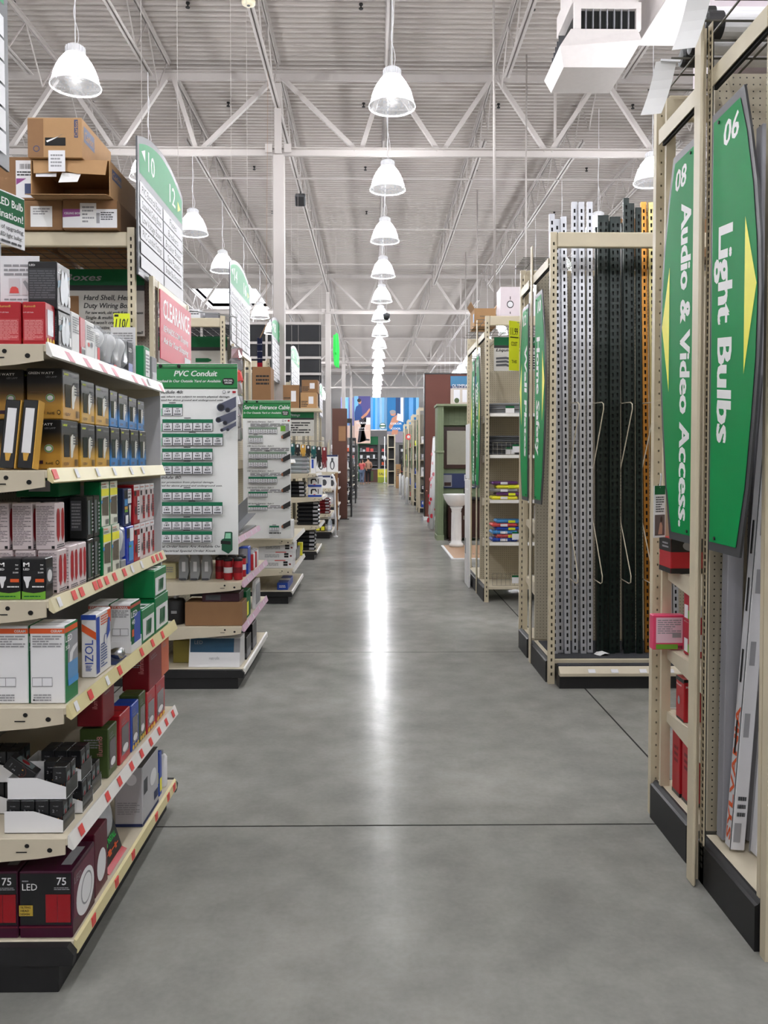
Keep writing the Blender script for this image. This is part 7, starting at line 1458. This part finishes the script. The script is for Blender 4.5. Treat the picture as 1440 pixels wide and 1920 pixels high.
def bn3(f):
    f.rect(0, .0, 1, .25, mat('print_sand', (150, 140, 150), .6)); f.rect(.5, .5, .75, 1, mat('print_deep_blue', (10, 60, 110), .6)); f.rect(.78, .5, .95, 1, PAPER)
    f.poly([(.25, .25), (.95, .25), (.9, .45), (.6, .6), (.3, .5)], mat('print_ball', (30, 120, 190), .6), 'figure'); f.poly([(.1, .35), (.3, .55), (.6, .62), (.9, .55), (.6, .45), (.4, .4), (.2, .28)], SKN, 'figure'); f.poly([(.55, .5), (.95, .45), (.9, .62), (.6, .65)], PAPER, 'figure'); f.ell(.35, .64, .16, .05, SKN, 'figure', 14); f.ell(.33, .68, .18, .045, GREY, 'figure', 14); f.poly([(.3, .28), (.65, .28), (.6, .18), (.25, .17)], SKN, 'figure')
    f.txt('COLOR', .2, .4, .042, WHITE, w=.65, bold=.05); f.txt('COOL', .25, .29, .042, WHITE, w=.55, bold=.05)
banner(.99, 2.25, 2.85, 6.1, 60.0, 'blue banner of a crouching child holding a ball', PBLUE, bn3)
banner(2.27, 3.3, 2.85, 6.1, 60.0, 'plain teal blue banner beside the child banner', PBLUE, lambda f: (f.rect(.3, 0, .6, 1, MATS['print_sky']), f.rect(.8, 0, 1, 1, LBLUE)))
banner(-2.35, -1.42, 3.2, 6.1, 60.0, 'pale purple banner beside the kneeling man banner', mat('print_lilac', (120, 120, 190), .6), lambda f: (f.rect(.3, 0, .6, 1, LBLUE), f.rect(0, 0, 1, .3, PEACH)))

# ================================================================== two shoppers
def skin_obj(name, verts, edges, radii, m, parent, sub=2):
    me = bpy.data.meshes.new(name); me.from_pydata(verts, edges, []); o = bpy.data.objects.new(name, me); COL.objects.link(o); o.parent = parent
    o.modifiers.new('skin', 'SKIN'); s = o.modifiers.new('sub', 'SUBSURF'); s.levels = sub; s.render_levels = sub
    for i, r in enumerate(radii): me.skin_vertices[0].data[i].radius = (r, r) if not isinstance(r, tuple) else r
    me.skin_vertices[0].data[0].use_root = True; me.materials.append(m); return o
def person(loc, rz, h, label, top, legs, hair, skin, longhair, arms):
    t = thing('person', label, 'person', loc, rz); s = h / 1.7
    V = lambda L: [tuple(c * s for c in p) for p in L]
    body = V([(0, 0, .93), (0, 0, 1.1), (0, 0, 1.32), (0, 0, 1.44), (0, -.01, 1.52), (0, -.015, 1.6), (0, -.01, 1.68), (.1, 0, .88), (.1, .01, .5), (.1, .02, .1), (.1, -.08, .035), (-.1, 0, .88), (-.1, .01, .5), (-.1, .02, .1), (-.1, -.08, .035), (.17, 0, 1.38), (-.17, 0, 1.38)] + list(arms[0]) + list(arms[1]))
    E = [(0, 1), (1, 2), (2, 3), (3, 4), (4, 5), (5, 6), (0, 7), (7, 8), (8, 9), (9, 10), (0, 11), (11, 12), (12, 13), (13, 14), (3, 15), (3, 16), (15, 17), (17, 18), (18, 19), (16, 20), (20, 21), (21, 22)]
    R_ = [.13, .115, .13, .1, .05, .085, .075, .085, .06, .045, .035, .085, .06, .045, .035, .06, .06, .045, .036, .03, .045, .036, .03]
    skin_obj('body', body, E, [r * s for r in R_], skin, t)
    skin_obj('shirt', body[:4] + [body[15], body[16], body[17], body[20]], [(0, 1), (1, 2), (2, 3), (3, 4), (3, 5), (4, 6), (5, 7)], [r * s * 1.12 for r in (.14, .125, .14, .105, .066, .066, .056, .056)], top, t)
    skin_obj('trousers', [body[0], body[7], body[8], body[9], body[11], body[12], body[13]], [(0, 1), (1, 2), (2, 3), (0, 4), (4, 5), (5, 6)], [r * s * 1.1 for r in (.145, .1, .075, .062, .1, .075, .062)], legs, t)
    hv = V([(0, .02, 1.64), (0, .04, 1.7), (0, .07, 1.58)] + ([(0, .08, 1.42)] if longhair else [])); skin_obj('hair', hv, [(i, i + 1) for i in range(len(hv) - 1)], [.095 * s, .07 * s, .075 * s, .05 * s][:len(hv)], hair, t)
    for sx in (-1, 1): b = MB(); b.box(*sorted((sx * .06 * s, sx * .14 * s)), -.17 * s, .07 * s, 0, .07 * s, .02); b.build('shoe', mat('shoe_tan', (150, 130, 110), .6), t)
    for sx in (-.032, .032): b = MB(); b.box((sx - .01) * s, (sx + .01) * s, -.105 * s, -.095 * s, 1.605 * s, 1.62 * s); b.build('eye', INK, t)
SK1 = mat('skin_tone', (196, 146, 120), .6); CORAL = mat('coral_top', (206, 96, 96), .8); JEAN = mat('jeans', (96, 110, 134), .8); TANT = mat('tan_top', (176, 134, 112), .8); HB = mat('dark_hair', (38, 28, 26), .7)
person((-.74, 53.9, 0), 2.6, 1.64, 'shopper in a coral top and blue jeans leaning on the other', CORAL, JEAN, HB, SK1, True, ([(.24, -.05, 1.2), (.18, -.25, 1.15), (.1, -.36, 1.18)], [(-.24, -.02, 1.18), (-.26, -.15, .98), (-.24, -.24, .92)]))
person((-.34, 54.75, 0), -2.9, 1.72, 'shopper in a tan top and black trousers being hugged', TANT, mat('black_trousers', (26, 26, 30), .8), HB, SK1, False, ([(.25, .0, 1.18), (.27, -.1, .98), (.25, -.2, .9)], [(-.25, 0, 1.18), (-.24, -.18, 1.02), (-.12, -.3, 1.05)]))

# ================================================================== overhead fittings
t = thing('air_diffuser', 'white boxy air diffuser with dark louvres hanging from the roof', 'air diffuser', (2.74, 10.4, 6.32)); CP2 = mat('diffuser_white', (222, 216, 214), .5)
b = MB(); b.add([(-.45, -.35, 0), (.3, -.35, 0), (.3, .35, 0), (-.45, .35, 0), (-.52, -.45, .2), (.46, -.45, .28), (.46, .45, .28), (-.52, .45, .2), (-.38, -.42, .42), (.42, -.42, .42), (.42, .42, .42), (-.38, .42, .42)], [(3, 2, 1, 0), (0, 1, 5, 4), (1, 2, 6, 5), (2, 3, 7, 6), (3, 0, 4, 7), (4, 5, 9, 8), (5, 6, 10, 9), (6, 7, 11, 10), (7, 4, 8, 11), (8, 9, 10, 11)]); b.build('hood', CP2, t)
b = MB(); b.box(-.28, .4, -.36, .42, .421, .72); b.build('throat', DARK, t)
for (x0, x1, z0, z1) in ((-.34, .46, .66, .74), (-.34, -.26, .42, .66), (.4, .46, .42, .66)): b = MB(); b.box(x0, x1, -.42, -.361, z0 + .001, z1); b.build('grille_frame', CP2, t)
for k in range(7): b = MB(); b.box(-.2 + .085 * k, -.19 + .085 * k, -.41, -.365, .43, .66); b.build('louvre', GREY, t)
b = MB(); b.box(-.36, .44, -.38, .45, .741, 1.0); b.build('plenum', CP2, t); b = MB(); b.box(-.32, .42, -.3, .42, 1.001, ZC - 6.32); b.build('duct', CP2, t)
for k in range(5): b = MB(); b.box(-.5 + .01 * k, -.4, -.3 + .14 * k, -.29 + .14 * k, .24, .4); b.build('side_louvre', DGREY, t)
t = thing('air_duct', 'long rectangular grey air duct running under the joists', 'duct', (3.62, 7.3, 6.9)); b = MB(); b.box(-.25, .25, -3.3, 3.4, 0, .5, .01); b.build('duct', CP2, t)
for k in range(3): b = MB(); b.box(-.3, .3, -2.5 + 2.4 * k, -2.45 + 2.4 * k, .501, .6 - .003); b.build('hanger', CPAINT, t)
t = thing('smoke_detector', 'round cream smoke detector under a roof joist', 'detector', (CX0, 10.8, ZJ0 - .07)); b = MB(); b.lathe([(.06, 0), (.085, .015), (.09, .05), (.07, .068)], 18); b.build('body', mat('cream_plastic', (226, 218, 190), .5), t, True); b = MB(); b.lathe([(.02, -.008), (.02, 0)], 10); b.build('sensor', DGREY, t)
t = thing('ceiling_speaker', 'dark grey horn speaker clamped under a roof joist', 'speaker', (CX0, 18.4, ZJ0 - .3)); b = MB(); b.M = Matrix.Rotation(.6, 4, 'X'); b.box(-.11, .11, -.09, .09, 0, .24, .02); b.build('cabinet', DGREY, t); b = MB(); b.M = Matrix.Rotation(.6, 4, 'X'); b.box(-.09, .09, -.1, -.091, .02, .22); b.build('grille', INK, t); b = MB(); b.tube([(0, -.07, .2), (0, 0, .298)], .015, 6); b.build('bracket', DGREY, t)
t = thing('dome_camera', 'small black dome security camera hanging over the aisle', 'camera', (.4, 25.3, 5.95)); b = MB(); b.lathe([(.02, -.1), (.07, -.08), (.1, -.02), (.1, .02)], 16); b.build('dome', INK, t, True); b = MB(); b.lathe([(.11, .02), (.11, .08), (.03, .12)], 16); b.build('housing', DGREY, t); b = MB(); b.tube([(0, 0, .12), (0, 0, ZC - 5.95)], .012, 6); b.build('stem', CPAINT, t)
hk = None
for y in (12.4, 15.8, 19.2, 22.6):
    for k in range(-3, 4):
        x = -.18 + 2.55 * k
        if abs(x) > .5 * y: continue
        if hk is None:
            hk = thing('sprinkler_head', 'tiny dark sprinkler head poking through the roof deck', 'sprinkler', (x, y, ZC - .08), group='sprinkler heads'); b = MB(); b.lathe([(.03, 0), (.035, .012), (.012, .02), (.012, .082)], 8); b.build('stem', DARK, hk); b = MB(); b.lathe([(.03, .06), (.03, .081)], 8); b.build('plate', DARK, hk)
        else: dup(hk, (x, y, ZC - .08))
for i, (x, y, z0) in enumerate(((2.55, 13.9, 2.7), (2.6, 20.8, 3.9), (3.0, 27, 3.2))):
    t = thing('conduit_drop', ['white conduit pole rising over the sage booth', 'white conduit pole rising behind the red-brown wall', 'white conduit pole rising from the far right gondolas'][i], 'conduit', (x, y, 0)); b = MB(); b.tube([(0, 0, .02), (0, 0, ZC)], .014, 6); b.build('pipe', CPAINT, t, True); b = MB(); b.box(-.05, .05, -.05, .05, 0, .02); b.build('base_plate', CPAINT, t)
